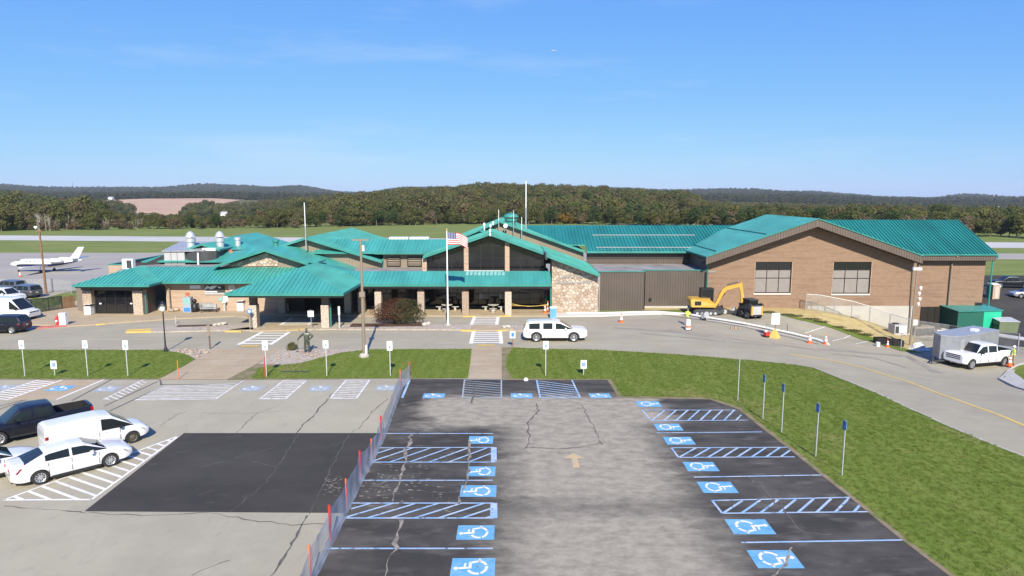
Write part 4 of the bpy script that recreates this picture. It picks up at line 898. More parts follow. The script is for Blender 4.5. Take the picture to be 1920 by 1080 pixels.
l1, l2 = (5.15, 3.37), (9.31, 3.37); letters(T, 'REGIONAL AIRPORT', ((l1[0] + l2[0]) / 2, 75.88, l1[1]), .50, 'letter_metal', 'wall_lettering', wid=l2[0] - l1[0])
# high tan gable over the hall
ta_ = (-1.54, 10.06); tr_ = (9.59, 6.09); kT = (ta_[1] - tr_[1]) / (tr_[0] - ta_[0])
gable(T, ta_[0], ta_[1], 87.6, 102, ta_[0] - 11.5, tr_[0], kT, kT, 'teal', rib=(.05, .03), fh=.22, sides='r')
tl_ = (la[0] - .3, aa[1] - kA * (aa[0] - la[0]) - .05); roof(T, [(tl_[0], 85, tl_[1]), (ta_[0], 87.55, ta_[1]), (ta_[0], 102, ta_[1]), (tl_[0], 102, tl_[1])], (-1, 0, -kT), 'teal', rib=(.05, .03))
corrugated(T, ta_[0] - 10, tr_[0] - .1, 88.3, 4.4, lambda x: ta_[1] - .18 - kT * abs(x - ta_[0]), 'siding_tan', pitch=.34)
bars(T, [(tr_[0] - .35, tr_[0] - .12, 88.35, 102, 4.2, tr_[1] - .2)], 'siding_tan', 'side_wall')
bars(T, [(-60, -49, 92, 92.3, -1, 2.2)], 'siding_tan', 'rear_wall') if False else None
# wall signs on the west wing
def plate(parent, a, b, y, m, name): return bars(parent, [(a[0], b[0], y - .04, y, b[1], a[1])], m, name)
plate(T, (-37.37, 3.1), (-36.1, 2.7), 76.58, 'sign_white', 'wall_sign')
bn = plate(T, (-35.64, 3.1), (-33.3, 1.98), 76.58, 'charcoal', 'banner')
def blob(parent, pts, y, m, name): return MB().prism([(x, y, z) for x, z in pts], (0, .01, 0)).build(name, M[m], parent)
blob(bn, [(-35.59, 2.79), (-35.33, 3.07), (-35.03, 2.91), (-34.71, 3.04), (-34.09, 3.07), (-34.55, 2.73), (-34.93, 2.6), (-35.22, 2.79), (-35.61, 2.54)], 76.52, 'sign_white', 'banner_print')
blob(bn, [(-34.1, 2.98), (-33.73, 2.91), (-33.81, 2.73), (-34.05, 2.79)], 76.52, 'sign_white', 'banner_print')
blob(bn, [(-35.62, 2.42), (-34.2, 2.42), (-34.2, 2.29), (-35.63, 2.29)], 76.52, 'sign_white', 'banner_print')
blob(bn, [(-35.63, 2.23), (-33.34, 2.23), (-33.36, 2.01), (-35.64, 2.01)], 76.525, 'grey_metal', 'banner_print')
plate(T, (-34.12, 1.7), (-33.65, 1.26), 76.58, 'skylight', 'wall_sign'); plate(T, (-33.55, 1.79), (-33, 1.19), 76.58, 'sign_white', 'wall_sign')
MB().lathe([(.42, 0), (.42, .04)], ((-32.5, 2.85)[0], 76.52, (-32.5, 2.85)[1]), 20, 'y').build('round_sign', M['frame_pale'], T)
rebase(T, (-20, 80, 0))

# ---------------------------------------------------------------- metal annex
N = thing('metal_annex', 'flat-roofed annex of ribbed brown metal siding between stone wall and brick hall', 'building')
n0, n1, n2 = (10.21, 1.4)[0], (15.6, 1.4)[0], (23.28, 1.15)[0]
corrugated(N, n0, n1, 77.4, .0, 4.56, 'siding_brown', pitch=.31); corrugated(N, n1, n2, 78.9, -.3, 4.56, 'siding_brown', pitch=.31)
bars(N, [(n1 - .1, n1, 77.4, 78.9, 0, 4.56)], 'siding_brown', 'return_wall')
bars(N, [(n1 + .02, n2, 78.8, 78.95, -.5, .28)], 'concrete', 'footing')
bars(N, [(n0, n1, 77.30, 77.42, 4.56, 4.66), (n1, n2, 78.8, 78.92, 4.56, 4.66)], 'teal_trim', 'parapet_cap')
bars(N, [(n0, n2 + 1, 78.92, 87, 4.3, 4.5), (n0, n1, 77.42, 78.92, 4.3, 4.5)], 'roof_flat', 'flat_roof')
corrugated(N, 9.75, 24.4, 87, 4.5, 6.0, 'siding_brown', pitch=.31, name='upper_siding')
bars(N, [(9.75, 24.4, 86.9, 86.99, 5.22, 5.40)], 'soffit_dark', 'shadow_strip')  # dark strip painted in for the shadow line across the upper siding
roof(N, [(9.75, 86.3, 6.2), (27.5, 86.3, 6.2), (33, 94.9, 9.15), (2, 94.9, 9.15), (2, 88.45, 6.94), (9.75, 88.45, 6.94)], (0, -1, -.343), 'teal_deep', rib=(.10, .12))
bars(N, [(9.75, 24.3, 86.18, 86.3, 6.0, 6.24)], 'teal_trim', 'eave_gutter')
for v in (441, 467): pass
for zz, yy in (((10.2, 8.02)[1], 91.2), ((9.78, 6.51)[1], 87.2)): bars(N, [(11, 27 if yy < 90 else 25, yy, yy + .07, 6.2 + (yy - 86.3) * .343 + .12, 6.2 + (yy - 86.3) * .343 + .20)], 'galv_dull', 'snow_rail')
pipe(N, [(n2 - .25, 78.7, 4.4), (n2 - .25, 78.7, .3)], .07, 'black')
MB().lathe([(.16, 0), (.16, .25)], ((16.53, 1.12)[0], 78.6, (16.53, 1.12)[1]), 10, 'y').build('wall_vent', M['black'], N)
bars(N, [(n1 + .12, n1 + .2, 78.8, 78.86, .3, 2.9)], 'black', 'conduit')
rebase(N, (16, 80, 0))

# ---------------------------------------------------------------- brick hall
B = thing('brick_hall', 'large tan brick hall with turquoise gabled roof and two gridded windows', 'building')
bx, bz = 35.4, 10.75; bxl, bxr = 22.6, 47.9; kb = .345
roof(B, [(bxl, 77.5, bz - kb * (bx - bxl)), (bx, 77.5, bz), (bx, 93.2, bz), (bxl, 93.2, bz - kb * (bx - bxl))], (-1, 0, -kb), 'teal', rib=(.05, .02), sp=.6)
roof(B, [(bx, 77.5, bz), (bxr, 77.5, bz - kb * (bxr - bx)), (bxr, 93.2, bz - kb * (bxr - bx)), (bx, 93.2, bz)], (1, 0, -kb), 'teal', rib=(.05, .02), sp=.6)
for y in (80.6, 88.6):
    pass
for xa in (24.0, 29.8):                                     # snow rails across the west slope
    z = bz - kb * (bx - xa); bars(B, [(xa, xa + .10, 78.3, 92.6, z + .04, z + .16)], 'teal_deep', 'snow_rail')
for x, sgn in ((bxl, -1), (bxr, 1)):
    z = bz - kb * abs(bx - x); n = int(abs(x - bx) / .30); v = []; f = []
    for i in range(n + 1):
        for q, dy in ((i, 0), (i + .6, 0), (i + .7, -.05), (i + .92, -.05)):
            t = min(1, q / n); xx = bx + (x - bx) * t; zz = bz + (z - bz) * t; v += [(xx, 77.42 + dy, zz + .04), (xx, 77.42 + dy, zz - .92)]
    k = len(v) // 2; f = [(2*i, 2*i+2, 2*i+3, 2*i+1) for i in range(k - 1)]
    link('rake_fascia', mesh_of('rake_fascia', v, f), M['fascia_brown'], B)
    MB().prism([(bx, 77.30, bz + .06), (x, 77.30, z + .06), (x, 77.30, z - .06), (bx, 77.30, bz - .06)], (0, .1, 0)).build('rake_trim', M['teal_trim'], B)
    MB().prism([(bx, 77.5, bz - .95), (x, 77.5, z - .95), (x, 77.5, z - .85), (bx, 77.5, bz - .85)], (0, 1.6, 0)).build('soffit', M['soffit_dark'], B)
wl0, wl1 = 23.25, 48.2
wins = [((29, 5.58), (33.35, 1.83)), ((38.3, 5.58), (42.81, 1.76))]
def btop(x): return bz - .93 - kb * abs(x - bx)
def seg(x0, x1, z0, z1=None):
    q = [(x0, z0), (x1, z0), (x1, z1 if z1 is not None else btop(x1))] + ([(bx, btop(bx))] if z1 is None and x0 < bx < x1 else []) + [(x0, z1 if z1 is not None else btop(x0))]
    wall(B, (79, q), 'brick', .35, 'brick_wall')
(a0, b0), (a1, b1) = wins
seg(wl0, a0[0], .27); seg(b0[0], a1[0], .27); seg(b1[0], wl1, .27)
for a, b in wins:
    seg(a[0], b[0], .27, b[1]); seg(a[0], b[0], a[1])
    w = window(B, a[0], b[0], b[1], a[1], 79.16, [.333, .667], [.48, .745], fw=.09, pm=['glass_blind', 'glass_blind', 'glass_dark'], name='window')
    bars(w, [(a[0] - .12, b[0] + .02, 78.9, 79.1, b[1] - .19, b[1] - .02)], 'frame_pale', 'sill')
    for q in ((a[0] - .07, a[0] - .005), (b[0] + .005, b[0] + .07)): bars(w, [(*q, 78.97, 79.3, b[1], a[1])], 'brick_pale', 'reveal')
wall(B, (78.95, [(35.5, -2.2), (wl1, -3.6), (wl1, .27), (35.5, .27)]), 'concrete', .4, 'foundation_wall')
wall(B, (78.97, [(wl0, -.6), (35.5, -.9), (35.5, .27), (wl0, .27)]), 'brick', .38, 'brick_base')
bars(B, [(wl0 - .02, wl0 + .3, 79.36, 93, -.5, 5.9)], 'siding_brown', 'west_wall'); bars(B, [(wl1 - .32, wl1, 79.36, 93, -4.2, 5.9)], 'brick', 'east_wall')
pipe(B, [(wl0 + .05, 78.3, 5.7), (wl0 - .12, 78.6, 5.1), (wl0 + .02, 78.8, 4.7), (wl0 + .02, 78.8, 0)], .08, 'teal_trim')
pipe(B, [(wl1 - .2, 78.1, 5.3), (wl1 - .5, 78.75, 4.7), (wl1 - .4, 78.75, -3)], .07, 'siding_tan')
# east wing
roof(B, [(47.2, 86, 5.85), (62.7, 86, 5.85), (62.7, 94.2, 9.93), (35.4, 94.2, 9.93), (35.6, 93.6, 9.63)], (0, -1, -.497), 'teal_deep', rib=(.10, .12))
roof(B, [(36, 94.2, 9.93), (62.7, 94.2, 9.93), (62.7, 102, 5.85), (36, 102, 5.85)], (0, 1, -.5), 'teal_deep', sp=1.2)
corrugated(B, 47.9, 62.7, 85.95, 5.05, 5.80, 'fascia_brown', pitch=.30, name='eave_fascia')
bars(B, [(47.9, 62.8, 85.75, 85.9, 5.72, 5.88), (62.6, 62.75, 85.9, 94, 5.3, 5.8)], 'teal_trim', 'eave_gutter')
bars(B, [(47.9, 62.6, 86, 87.1, 5.0, 5.1)], 'soffit_dark', 'soffit')
ew = [(48, -5.2), (62.1, -5.2), (62.1, 5.1), (48, 5.1)]
wall(B, (87, ew), 'brick', .4, 'brick_wall'); bars(B, [(61.7, 62.1, 87.4, 101, -4.2, 5.2)], 'brick', 'east_wall')
MB().prism([(62.12, 86.9, 5.0), (62.12, 94.2, 9.2), (62.12, 101.5, 5.0)], (-.3, 0, 0)).build('gable_end', M['brick'], B)
d0, d1 = (54.08, -1.17), (57.75, -5.85); gd = bars(B, [(d0[0], d1[0], 86.85, 86.98, -4.6, d0[1])], 'frame_dark', 'dock_door')
for k in range(1, 4): bars(gd, [(d0[0] + (d1[0] - d0[0]) * k / 4 - .03, d0[0] + (d1[0] - d0[0]) * k / 4 + .03, 86.80, 86.85, -4.6, d0[1])], 'black', 'door_rib')
for x, pm_ in (((57.53, 4.88)[0], 'siding_tan'), ((62.82, 4.88)[0], 'teal_trim')):
    pipe(B, [(x, 85.8, 5.6), (x, 86.75, 5.0), (x, 86.75, -3.6)], .10, pm_)
plate(B, (61.19, -0.62), (62.16, -1.19), 86.98, 'black', 'vent_grille'); plate(B, (61.53, -1.26), (61.84, -1.48), 86.98, 'black', 'vent_grille')
rebase(B, (42, 84, -1))

# ================================================================ vehicles
def car_paint(name, c, rough=.28, metal=0): return mat(name, c, rough, coat=.6, metal=metal, spec=.5)
car_paint('car_white', (.66, .66, .66)); mat('car_black', (.008, .009, .016), .3, spec=.35, coat=.15); car_paint('car_grey', (.12, .125, .14), .3, .4); car_paint('car_silver', (.42, .43, .45), .3, .5)
mat('car_glass', (.014, .018, .018), .08, spec=.35); mat('car_trim', (.02, .02, .021), .5); mat('car_lamp', (.26, .27, .29), .1); mat('car_tail', (.30, .01, .012), .2)
mat('alloy', (.55, .56, .58), .3, metal=.7); mat('steel_wheel', (.10, .085, .065), .5); mat('chrome', (.65, .66, .68), .15, metal=1); mat('plate', (.6, .62, .65), .5)
def applied(ob, cutters):
    for c in cutters:
        md = ob.modifiers.new('cut', 'BOOLEAN'); md.operation = 'DIFFERENCE'; md.solver = 'EXACT'; md.object = c
    dg = bpy.context.evaluated_depsgraph_get(); me = bpy.data.meshes.new_from_object(ob.evaluated_get(dg)); ob.modifiers.clear()
    m = ob.data.materials[0] if ob.data.materials else None
    ob.data = me
    if m and not me.materials: me.materials.append(m)
    for c in cutters: bpy.data.objects.remove(c)
    me.polygons.foreach_set('use_smooth', [True] * len(me.polygons)); me.set_sharp_from_angle(angle=rad(32))
    return ob
def interp(tab, x):
    if x <= tab[0][0]: return tab[0][1]
    for (a, p), (b, q) in zip(tab, tab[1:]):
        if x <= b:
            t = (x - a) / (b - a); return p + (q - p) * t
    return tab[-1][1]
WHEEL = {}
def wheel_meshes(r, w, style):
    k = (r, w, style)
    if k in WHEEL: return WHEEL[k]
    t = MB().lathe([(r*.66, -w/2), (r*.93, -w/2), (r, -w*.36), (r, w*.36), (r*.93, w/2), (r*.66, w/2), (r*.64, w*.2), (r*.64, -w*.2), (r*.66, -w/2)], (0, 0, 0), 24, 'y', cap=False).mesh('tyre', 40)
    b = MB(); b.lathe([(r*.64, -w*.46), (r*.67, -w*.49), (r*.67, w*.49), (r*.64, w*.46), (r*.57, w*.40), (r*.55, w*.05)], (0, 0, 0), 24, 'y', cap=True)
    if style == 'alloy':
        for i in range(10):
            a = 2*math.pi*i/10; d = Vector((math.cos(a), 0, math.sin(a))); b.bar(d * r*.12 + Vector((0, w*.34, 0)), d * r*.62 + Vector((0, w*.42, 0)), r*.13, w*.16)
        b.lathe([(r*.17, w*.30), (r*.17, w*.44), (r*.10, w*.47)], (0, 0, 0), 12, 'y')
    else:
        b.lathe([(r*.50, w*.05), (r*.46, w*.30), (r*.28, w*.36), (r*.24, w*.46), (r*.10, w*.48)], (0, 0, 0), 18, 'y')
    rim = b.mesh('rim', 30); dk = MB().lathe([(r*.56, w*.04), (r*.56, w*.12)], (0, 0, 0), 18, 'y').mesh('hub_well')
    WHEEL[k] = (t, rim, dk); return WHEEL[k]
def vehicle(name, label, paint, sp, group=None):
    """x forward, y left, origin on the ground between the axles"""
    T_ = thing(name, label, sp['cat'], group=group)
    W = sp['w'] / 2; zb = sp['zb']; X0, X1 = sp['x0'], sp['x1']; R = sp['r']; wb = sp['wb'] / 2
    # lower body
    n = 30; rings = []; cr = sp.get('corner', .32)
    for i in range(n + 1):
        t = i / n; t = .5 - .5 * math.cos(math.pi * t); x = X0 + (X1 - X0) * t
        e = min(x - X0, X1 - x); f = 1 - .15 * max(0, 1 - e / cr) ** 2.2 - .03 * max(0, 1 - e / 1.1)
        w_ = W * f; zd = interp(sp['deck'], x); z0 = zb + .14 * max(0, 1 - e / .5) ** 2; h = zd - z0
        half = [(w_*.80, z0), (w_*.95, z0 + .06), (w_*.985, z0 + h*.35), (w_, z0 + h*.62), (w_*.985, z0 + h*.80), (w_*.945, z0 + h*.93), (w_*.84, z0 + h), (w_*.45, z0 + h + .02)]
        rings.append([(x, y, z) for y, z in half] + [(x, -y, z) for y, z in half[::-1]])
    ob = MB().loft(rings).build('body', paint, T_, 32)
    cut = []
    for sx in (wb, -wb + sp.get('rshift', 0)):
        for sy in (1, -1):
            c = MB().lathe([(R * 1.16, -.34), (R * 1.16, .34)], (sx, sy * (W + .02), R), 26, 'y'); cut.append(link('cut', c.mesh('cut'), paint))
    if sp.get('bed'):
        b0, b1 = sp['bed']; cut.append(link('cut', MB().box(b0, b1, -W + .13, W - .13, zb + .45, 3).mesh('cut'), paint))
    applied(ob, cut)
    if sp.get('bed'):
        b0, b1 = sp['bed']; fz = zb + .455
        MB().box(b0 + .003, b1 - .003, -W + .135, W - .135, fz, fz + .02).build('bed_floor', M['car_trim'], T_)
        for s in (-1, 1): MB().box(b0 + .003, b1 - .003, s * (W - .14) - .012, s * (W - .14) + .008, fz, interp(sp['deck'], b0 + .1) - .03).build('bed_liner', M['car_trim'], T_)
        MB().box(b0 + .003, b0 + .02, -W + .14, W - .14, fz, interp(sp['deck'], b0 + .1) - .04).build('bed_liner', M['car_trim'], T_)
    # dark sill and bumper trim
    b = MB()
    for s in (-1, 1): MB().box(-wb + R*1.25 + sp.get('rshift', 0), wb - R*1.25, s*W*.955 - .03, s*W*.955 + .03, zb - .02, zb + .09).build('sill', M['car_trim'], T_)
    for x, d in ((X1, -1), (X0, 1)):
        MB().box(min(x + d*.02, x + d*.30), max(x + d*.02, x + d*.30), -W*.66, W*.66, zb + .06, zb + .20).build('bumper_trim', M['car_trim'] if not sp.get('chrome') else M['chrome'], T_)
    # greenhouse
    G_ = sp['house']; belt = sp['belt']; tum = sp.get('tumble', .26); grid = []
    for x, zt2, sflag, tflag in G_:
        bz_ = interp(belt, x); zt2 = max(zt2, bz_ + .02); fr = min(1, (zt2 - bz_) / .42); wb_ = W * sp.get('hw', .93) * (1 - .06 * (1 - fr))
        yw = lambda z: wb_ - (z - bz_) * tum
        zs = [bz_ - .06, bz_ + .035 * fr, bz_ + (zt2 - bz_) * .80, bz_ + (zt2 - bz_) * .93, zt2, zt2 + .025 * fr]
        hy_ = [yw(bz_), yw(zs[1]), yw(zs[2]), yw(zs[3]) - .015 * fr, yw(zt2) - .14 * fr - .02, yw(zt2) * .4]
        grid.append(([(x, y, z) for y, z in zip(hy_, zs)] + [(x, -y, z) for y, z in zip(hy_[::-1], zs[::-1])], sflag, tflag))
    np_ = 12; groups = {'cabin': MB()}
    for i in range(len(grid) - 1):
        (a, sf, tf), (b2, _, _) = grid[i], grid[i+1]
        for j in range(np_ - 1):
            key = 'cabin'
            if j in (1, 9) and sf: key = ('side_window', sf, j)
            if j in (4, 5, 6) and tf: key = (tf, 0, 0)
            if key not in groups: groups[key] = MB()
            groups[key].add([a[j], a[j+1], b2[j+1], b2[j]], [(0, 3, 2, 1)])
    for ring, fl in ((grid[0][0], 1), (grid[-1][0], 0)): groups['cabin'].add(ring, [tuple(range(np_))])
    for k, g in groups.items():
        if k == 'cabin': g.build('cabin', paint, T_, 40)
        else: g.build(k[0], M['car_glass'], T_, 40)
    # wheels
    ty, rim, dk = wheel_meshes(R, sp.get('tw', .23), sp.get('wheel', 'alloy'))
    for sx in (wb, -wb + sp.get('rshift', 0)):
        for s in (1, -1):
            o = link('wheel', ty, M['rubber'] if not ty.materials else None, T_); o.location = (sx, s * (W - .13), R); o.rotation_euler = (0, 0, 0 if s > 0 else math.pi)
            link('rim', rim, M[sp.get('rimm', 'alloy')] if not rim.materials else None, o); link('hub_well', dk, M['car_trim'] if not dk.materials else None, o)
    # lamps, mirrors, handles, plate
    zf = interp(sp['deck'], X1 - .12); zr = interp(sp['deck'], X0 + .12)
    for s in (1, -1):
        h = sp.get('hl', (.36, .13, .30)); z = zf - sp.get('hlz', .13)
        MB().prism([(X1 - .07, s*W*.55, z - h[1]*.6), (X1 - .07, s*W*.55, z + h[1]*.5), (X1 - .46, s*W*.98, z + h[1]*.8), (X1 - .30, s*W*.975, z - h[1]*.3)], (.065, s*.022, 0)).build('headlight', M['car_lamp'], T_)
        t = sp.get('tl', (.30, .16)); z = zr - sp.get('tlz', .16)
        if t[1] > .3: MB().box(X0 + .02, X0 + .17, s*W*.90 - .05, s*W*.90 + .07, z - t[1], z).build('taillight', M['car_tail'], T_)
        else: MB().prism([(X0 + .02, s*W*.42, z - t[1]*.45), (X0 + .02, s*W*.42, z + t[1]*.35), (X0 + .42, s*W*.985, z + t[1]*.55), (X0 + .24, s*W*.975, z - t[1]*.65)], (-.05, s*.02, 0)).build('taillight', M['car_tail'], T_)
        mx, mz = sp['mirror']; MB().loft([[(mx - .04, s*(W*.95), mz), (mx + .05, s*(W*.95), mz), (mx + .05, s*(W*.95), mz + .08), (mx - .04, s*(W*.95), mz + .08)], [(mx - .06, s*(W + .2), mz - .03), (mx + .08, s*(W + .17), mz - .03), (mx + .08, s*(W + .17), mz + .17), (mx - .06, s*(W + .2), mz + .17)]]).build('mirror', paint if not sp.get('mirror_black') else M['car_trim'], T_)
        for hx in sp.get('handles', []): MB().box(hx - .11, hx + .11, s*W*.985 - .02, s*W*.985 + .035, sp['hz'], sp['hz'] + .035).build('door_handle', paint if paint is not M['car_black'] else M['chrome'], T_)
        for dx in sp.get('doors', []): MB().box(dx - .012, dx + .012, s*W*.975 - .02, s*W*.975 + .028, zb + .16, interp(belt, dx) - .06).build('door_gap', M['car_trim'], T_)
    MB().box(X0 - .015, X0 + .05, -.16, .16, zb + .42, zb + .54).build('licence_plate', M['plate'], T_)
    gz = sp.get('grille')
    if gz: MB().box(X1 - .16, X1 - .005, -W*gz[0], W*gz[0], gz[1], gz[2]).build('grille', M['chrome'] if sp.get('chrome') else M['car_trim'], T_)
    if gz and sp.get('chrome'):
        for k in range(3):
            z = gz[1] + (gz[2] - gz[1]) * (k + .5) / 3; MB().box(X1 - .01, X1 + .006, -W*gz[0]*.92, W*gz[0]*.92, z - .045, z + .035).build('grille_slot', M['car_trim'], T_)
    return T_
SEDAN = dict(cat='car', w=1.86, wb=2.80, x0=-2.45, x1=2.40, zb=.20, r=.335, corner=.45, deck=[(-2.45, .92), (-2.32, 1.03), (-1.7, 1.04), (-1.0, .97), (.9, .95), (1.3, .95), (1.9, .87), (2.25, .77), (2.40, .66)],
    belt=[(-1.9, 1.00), (1.2, .93)], house=[(-1.98, 1.02, 0, 'rear_window'), (-1.15, 1.33, 'rear', 0), (-.98, 1.39, 'rear', 0), (-.20, 1.455, 0, 0), (-.10, 1.46, 'front', 0), (.42, 1.42, 'front', 'windshield'), (1.30, .965, 0, 0)],
    mirror=(.62, .96), handles=[-.75, .30], hz=.80, doors=[-1.05, -.15, .95], grille=(.5, .36, .62), hlz=.10, tl=(.3, .17), tlz=.17, tumble=.42)
SUVS = dict(cat='car', w=1.95, wb=2.80, x0=-2.30, x1=2.35, zb=.26, r=.37, corner=.4, deck=[(-2.30, .95), (-2.15, 1.05), (1.0, 1.03), (1.35, 1.04), (2.05, .97), (2.35, .80)],
    belt=[(-2.2, 1.05), (1.3, 1.02)], house=[(-2.25, 1.06, 0, 'rear_window'), (-1.95, 1.58, 0, 0), (-1.85, 1.66, 'rear', 0), (-1.05, 1.72, 0, 0), (-.95, 1.72, 'mid', 0), (-.02, 1.73, 0, 0), (.08, 1.73, 'front', 0), (.55, 1.66, 'front', 'windshield'), (1.28, 1.05, 0, 0)],
    mirror=(.85, 1.06), handles=[-.6, .40], hz=.92, doors=[-1.05, 0, 1.0], grille=(.55, .50, .85), hlz=.16, tumble=.22)
BIGSUV = dict(cat='car', w=2.05, wb=3.20, x0=-2.72, x1=2.75, zb=.30, r=.44, corner=.35, deck=[(-2.72, 1.05), (-2.6, 1.15), (1.2, 1.13), (1.5, 1.19), (2.45, 1.15), (2.75, 1.02)],
    belt=[(-2.6, 1.15), (1.5, 1.14)], house=[(-2.66, 1.16, 0, 'rear_window'), (-2.44, 1.74, 0, 0), (-2.22, 1.84, 'rear', 0), (-1.30, 1.88, 0, 0), (-1.02, 1.88, 'mid', 0), (-.22, 1.89, 0, 0), (.05, 1.88, 'front', 0), (.45, 1.83, 'front', 'windshield'), (1.50, 1.18, 0, 0)],
    mirror=(.9, 1.16), handles=[-.75, .35], hz=1.0, doors=[-1.15, -.1, 1.05], grille=(.6, .75, 1.02), hlz=.17, tumble=.15, hl=(.4, .12, .3))
SMALLVAN = dict(cat='van', w=1.86, wb=3.06, x0=-2.42, x1=2.40, zb=.24, r=.335, corner=.4, deck=[(-2.42, 1.05), (1.35, 1.03), (1.55, 1.02), (2.15, .90), (2.40, .70)],
    belt=[(-2.4, 1.05), (1.4, 1.02)], house=[(-2.41, 1.50, 0, 0), (-2.36, 1.72, 0, 0), (-2.2, 1.80, 0, 0), (-.5, 1.845, 0, 0), (.02, 1.84, 0, 0), (.10, 1.84, 'front', 0), (.62, 1.76, 'front', 'windshield'), (1.62, 1.05, 0, 0)],
    mirror=(.95, 1.08), mirror_black=True, handles=[-.25, .25], hz=.94, doors=[-.02, .95], grille=(.5, .40, .70), hlz=.10, tl=(.1, .60), tlz=-.30, tumble=.12, wheel='steel', rimm='steel_wheel', hw=.97)
BIGVAN = dict(cat='van', w=2.06, wb=3.75, x0=-2.95, x1=3.00, zb=.30, r=.36, corner=.3, deck=[(-2.95, 1.30), (1.75, 1.26), (2.1, 1.22), (2.75, 1.08), (3.0, .85)],
    belt=[(-2.9, 1.30), (2.0, 1.24)], house=[(-2.93, 2.3, 0, 0), (-2.85, 2.42, 0, 0), (-2.5, 2.48, 0, 0), (.5, 2.48, 0, 0), (.95, 2.44, 'front', 0), (1.15, 2.30, 'front', 'windshield'), (2.18, 1.26, 0, 0)],
    mirror=(1.75, 1.3), mirror_black=True, handles=[.75], hz=1.1, doors=[.55, 1.8], grille=(.6, .55, .98), hlz=.14, tumble=.07, hw=.985, tl=(.1, .5), tlz=0)
PICKUP = dict(cat='pickup truck', w=2.02, wb=3.68, x0=-2.95, x1=2.92, zb=.34, r=.42, corner=.28, deck=[(-2.95, 1.32), (-.95, 1.32), (-.90, 1.20), (1.2, 1.17), (1.5, 1.22), (2.6, 1.14), (2.92, .98)], bed=(-2.78, -1.05),
    belt=[(-.95, 1.20), (1.5, 1.18)], house=[(-1.0, 1.24, 0, 'rear_window'), (-.86, 1.86, 0, 0), (-.76, 1.90, 'rear', 0), (.05, 1.95, 0, 0), (.18, 1.95, 'front', 0), (.72, 1.88, 'front', 'windshield'), (1.50, 1.21, 0, 0)],
    mirror=(1.0, 1.22), handles=[-.55, .42], hz=1.07, doors=[-.85, .10, 1.12], grille=(.62, .68, 1.06), hlz=.20, tumble=.20, tl=(.1, .42), tlz=.05, hl=(.4, .20, .3))
HEAVY = dict(PICKUP); HEAVY.update(w=2.06, wb=4.06, x0=-3.30, x1=3.05, zb=.42, r=.44, chrome=True, deck=[(-3.30, 1.48), (-1.15, 1.48), (-1.10, 1.32), (1.2, 1.30), (1.55, 1.38), (2.75, 1.32), (3.05, 1.18)], bed=(-3.12, -1.25),
    belt=[(-1.2, 1.32), (1.5, 1.31)], house=[(-1.15, 1.36, 0, 'rear_window'), (-1.05, 1.96, 0, 0), (-.95, 2.01, 'rear', 0), (.05, 2.06, 0, 0), (.18, 2.06, 'front', 0), (.75, 1.99, 'front', 'windshield'), (1.48, 1.33, 0, 0)],
    grille=(.66, .80, 1.22), hlz=.26, hz=1.2, mirror=(1.05, 1.34), mirror_black=True)
def drive(v, near_front, near_rear, side, sp):
    """set a vehicle on the two tyre contacts seen on one side (+1 its left, -1 its right)"""
    h = heading(near_rear, near_front); mx, my = (near_front[0] + near_rear[0]) / 2, (near_front[1] + near_rear[1]) / 2
    ox, oy = -math.sin(h) * -side * (sp['w']/2 - .13), math.cos(h) * -side * (sp['w']/2 - .13)
    x, y = mx + ox, my + oy; v.location = (x, y, tz(x, y) + .03); v.rotation_euler = (0, 0, h)
    # follow the slope of the street
    f = (x + math.cos(h) * 1.5, y + math.sin(h) * 1.5); r = (x - math.cos(h) * 1.5, y - math.sin(h) * 1.5)
    l = (x - math.sin(h) * .8, y + math.cos(h) * .8); q = (x + math.sin(h) * .8, y - math.cos(h) * .8)
    v.rotation_euler = (math.atan2(tz(*l) - tz(*q), 1.6), -math.atan2(tz(*f) - tz(*r), 3), h)
    return v
wht = M['car_white']
sedan = vehicle('sedan', 'white sedan with alloy wheels beside the striped triangle', wht, SEDAN); drive(sedan, (-19.98, 31.78), (-21.88, 29.85), -1, SEDAN)
sedan.scale = (1.04, 1.02, 1.02); sedan.location.x -= .22
hs = heading((-21.88, 29.85), (-19.98, 31.78)); dvx, dvy = math.cos(hs), math.sin(hs)
nf = (-20.8, 35.03); van = vehicle('cargo_van', 'small white panel van with bare steel wheels parked between sedan and black pickup', wht, SMALLVAN)
drive(van, nf, (nf[0] - dvx * 3.06, nf[1] - dvy * 3.06), -1, SMALLVAN)
sc = copy_tree(sedan); sc['label'] = 'white sedan with only its nose showing behind the other parked sedan'
fx, fy = (-23.96, 31.78); sc.location = (fx - dvx * 2.4, fy - dvy * 2.4 + .3, .03)
pk = vehicle('pickup_truck', 'black pickup truck with an empty open bed parked beside the small white van', M['car_black'], PICKUP)
tx, ty_ = (-24.63, 38.59); pk.scale = (.95, .95, .93); pk.location = (tx - dvx * 2.9 - .5, ty_ - dvy * 2.9 - .1, .03); pk.rotation_euler = (0, 0, hs + math.pi)
big = vehicle('large_suv', 'long white sport utility vehicle driving on the road past the crossing', wht, BIGSUV); drive(big, (5.68, 60.45), (2.27, 60.45), -1, BIGSUV); big.scale = (1.08, 1.04, 1.0)
hv = vehicle('heavy_pickup', 'white crew cab pickup with chrome grille parked beside grey cargo trailer', wht, HEAVY); drive(hv, (40.66, 57.66), (44.72, 59.18), 1, HEAVY); hv.scale = (1.05, 1.05, 1.05)
ds = vehicle('dark_suv', 'dark grey sport utility vehicle at the red kerb', M['car_black'], SUVS)
p = (-48.89, 64.03); drive(ds, (p[0] - 2.8, p[1] - .25), p, 1, SUVS)
bv = vehicle('tall_van', 'tall white delivery van with sloping nose parked behind the dark vehicle at the red kerb', wht, BIGVAN)
p = (-52.92, 70.4); drive(bv, p, (p[0] - 3.75, p[1] + .3), -1, BIGVAN)
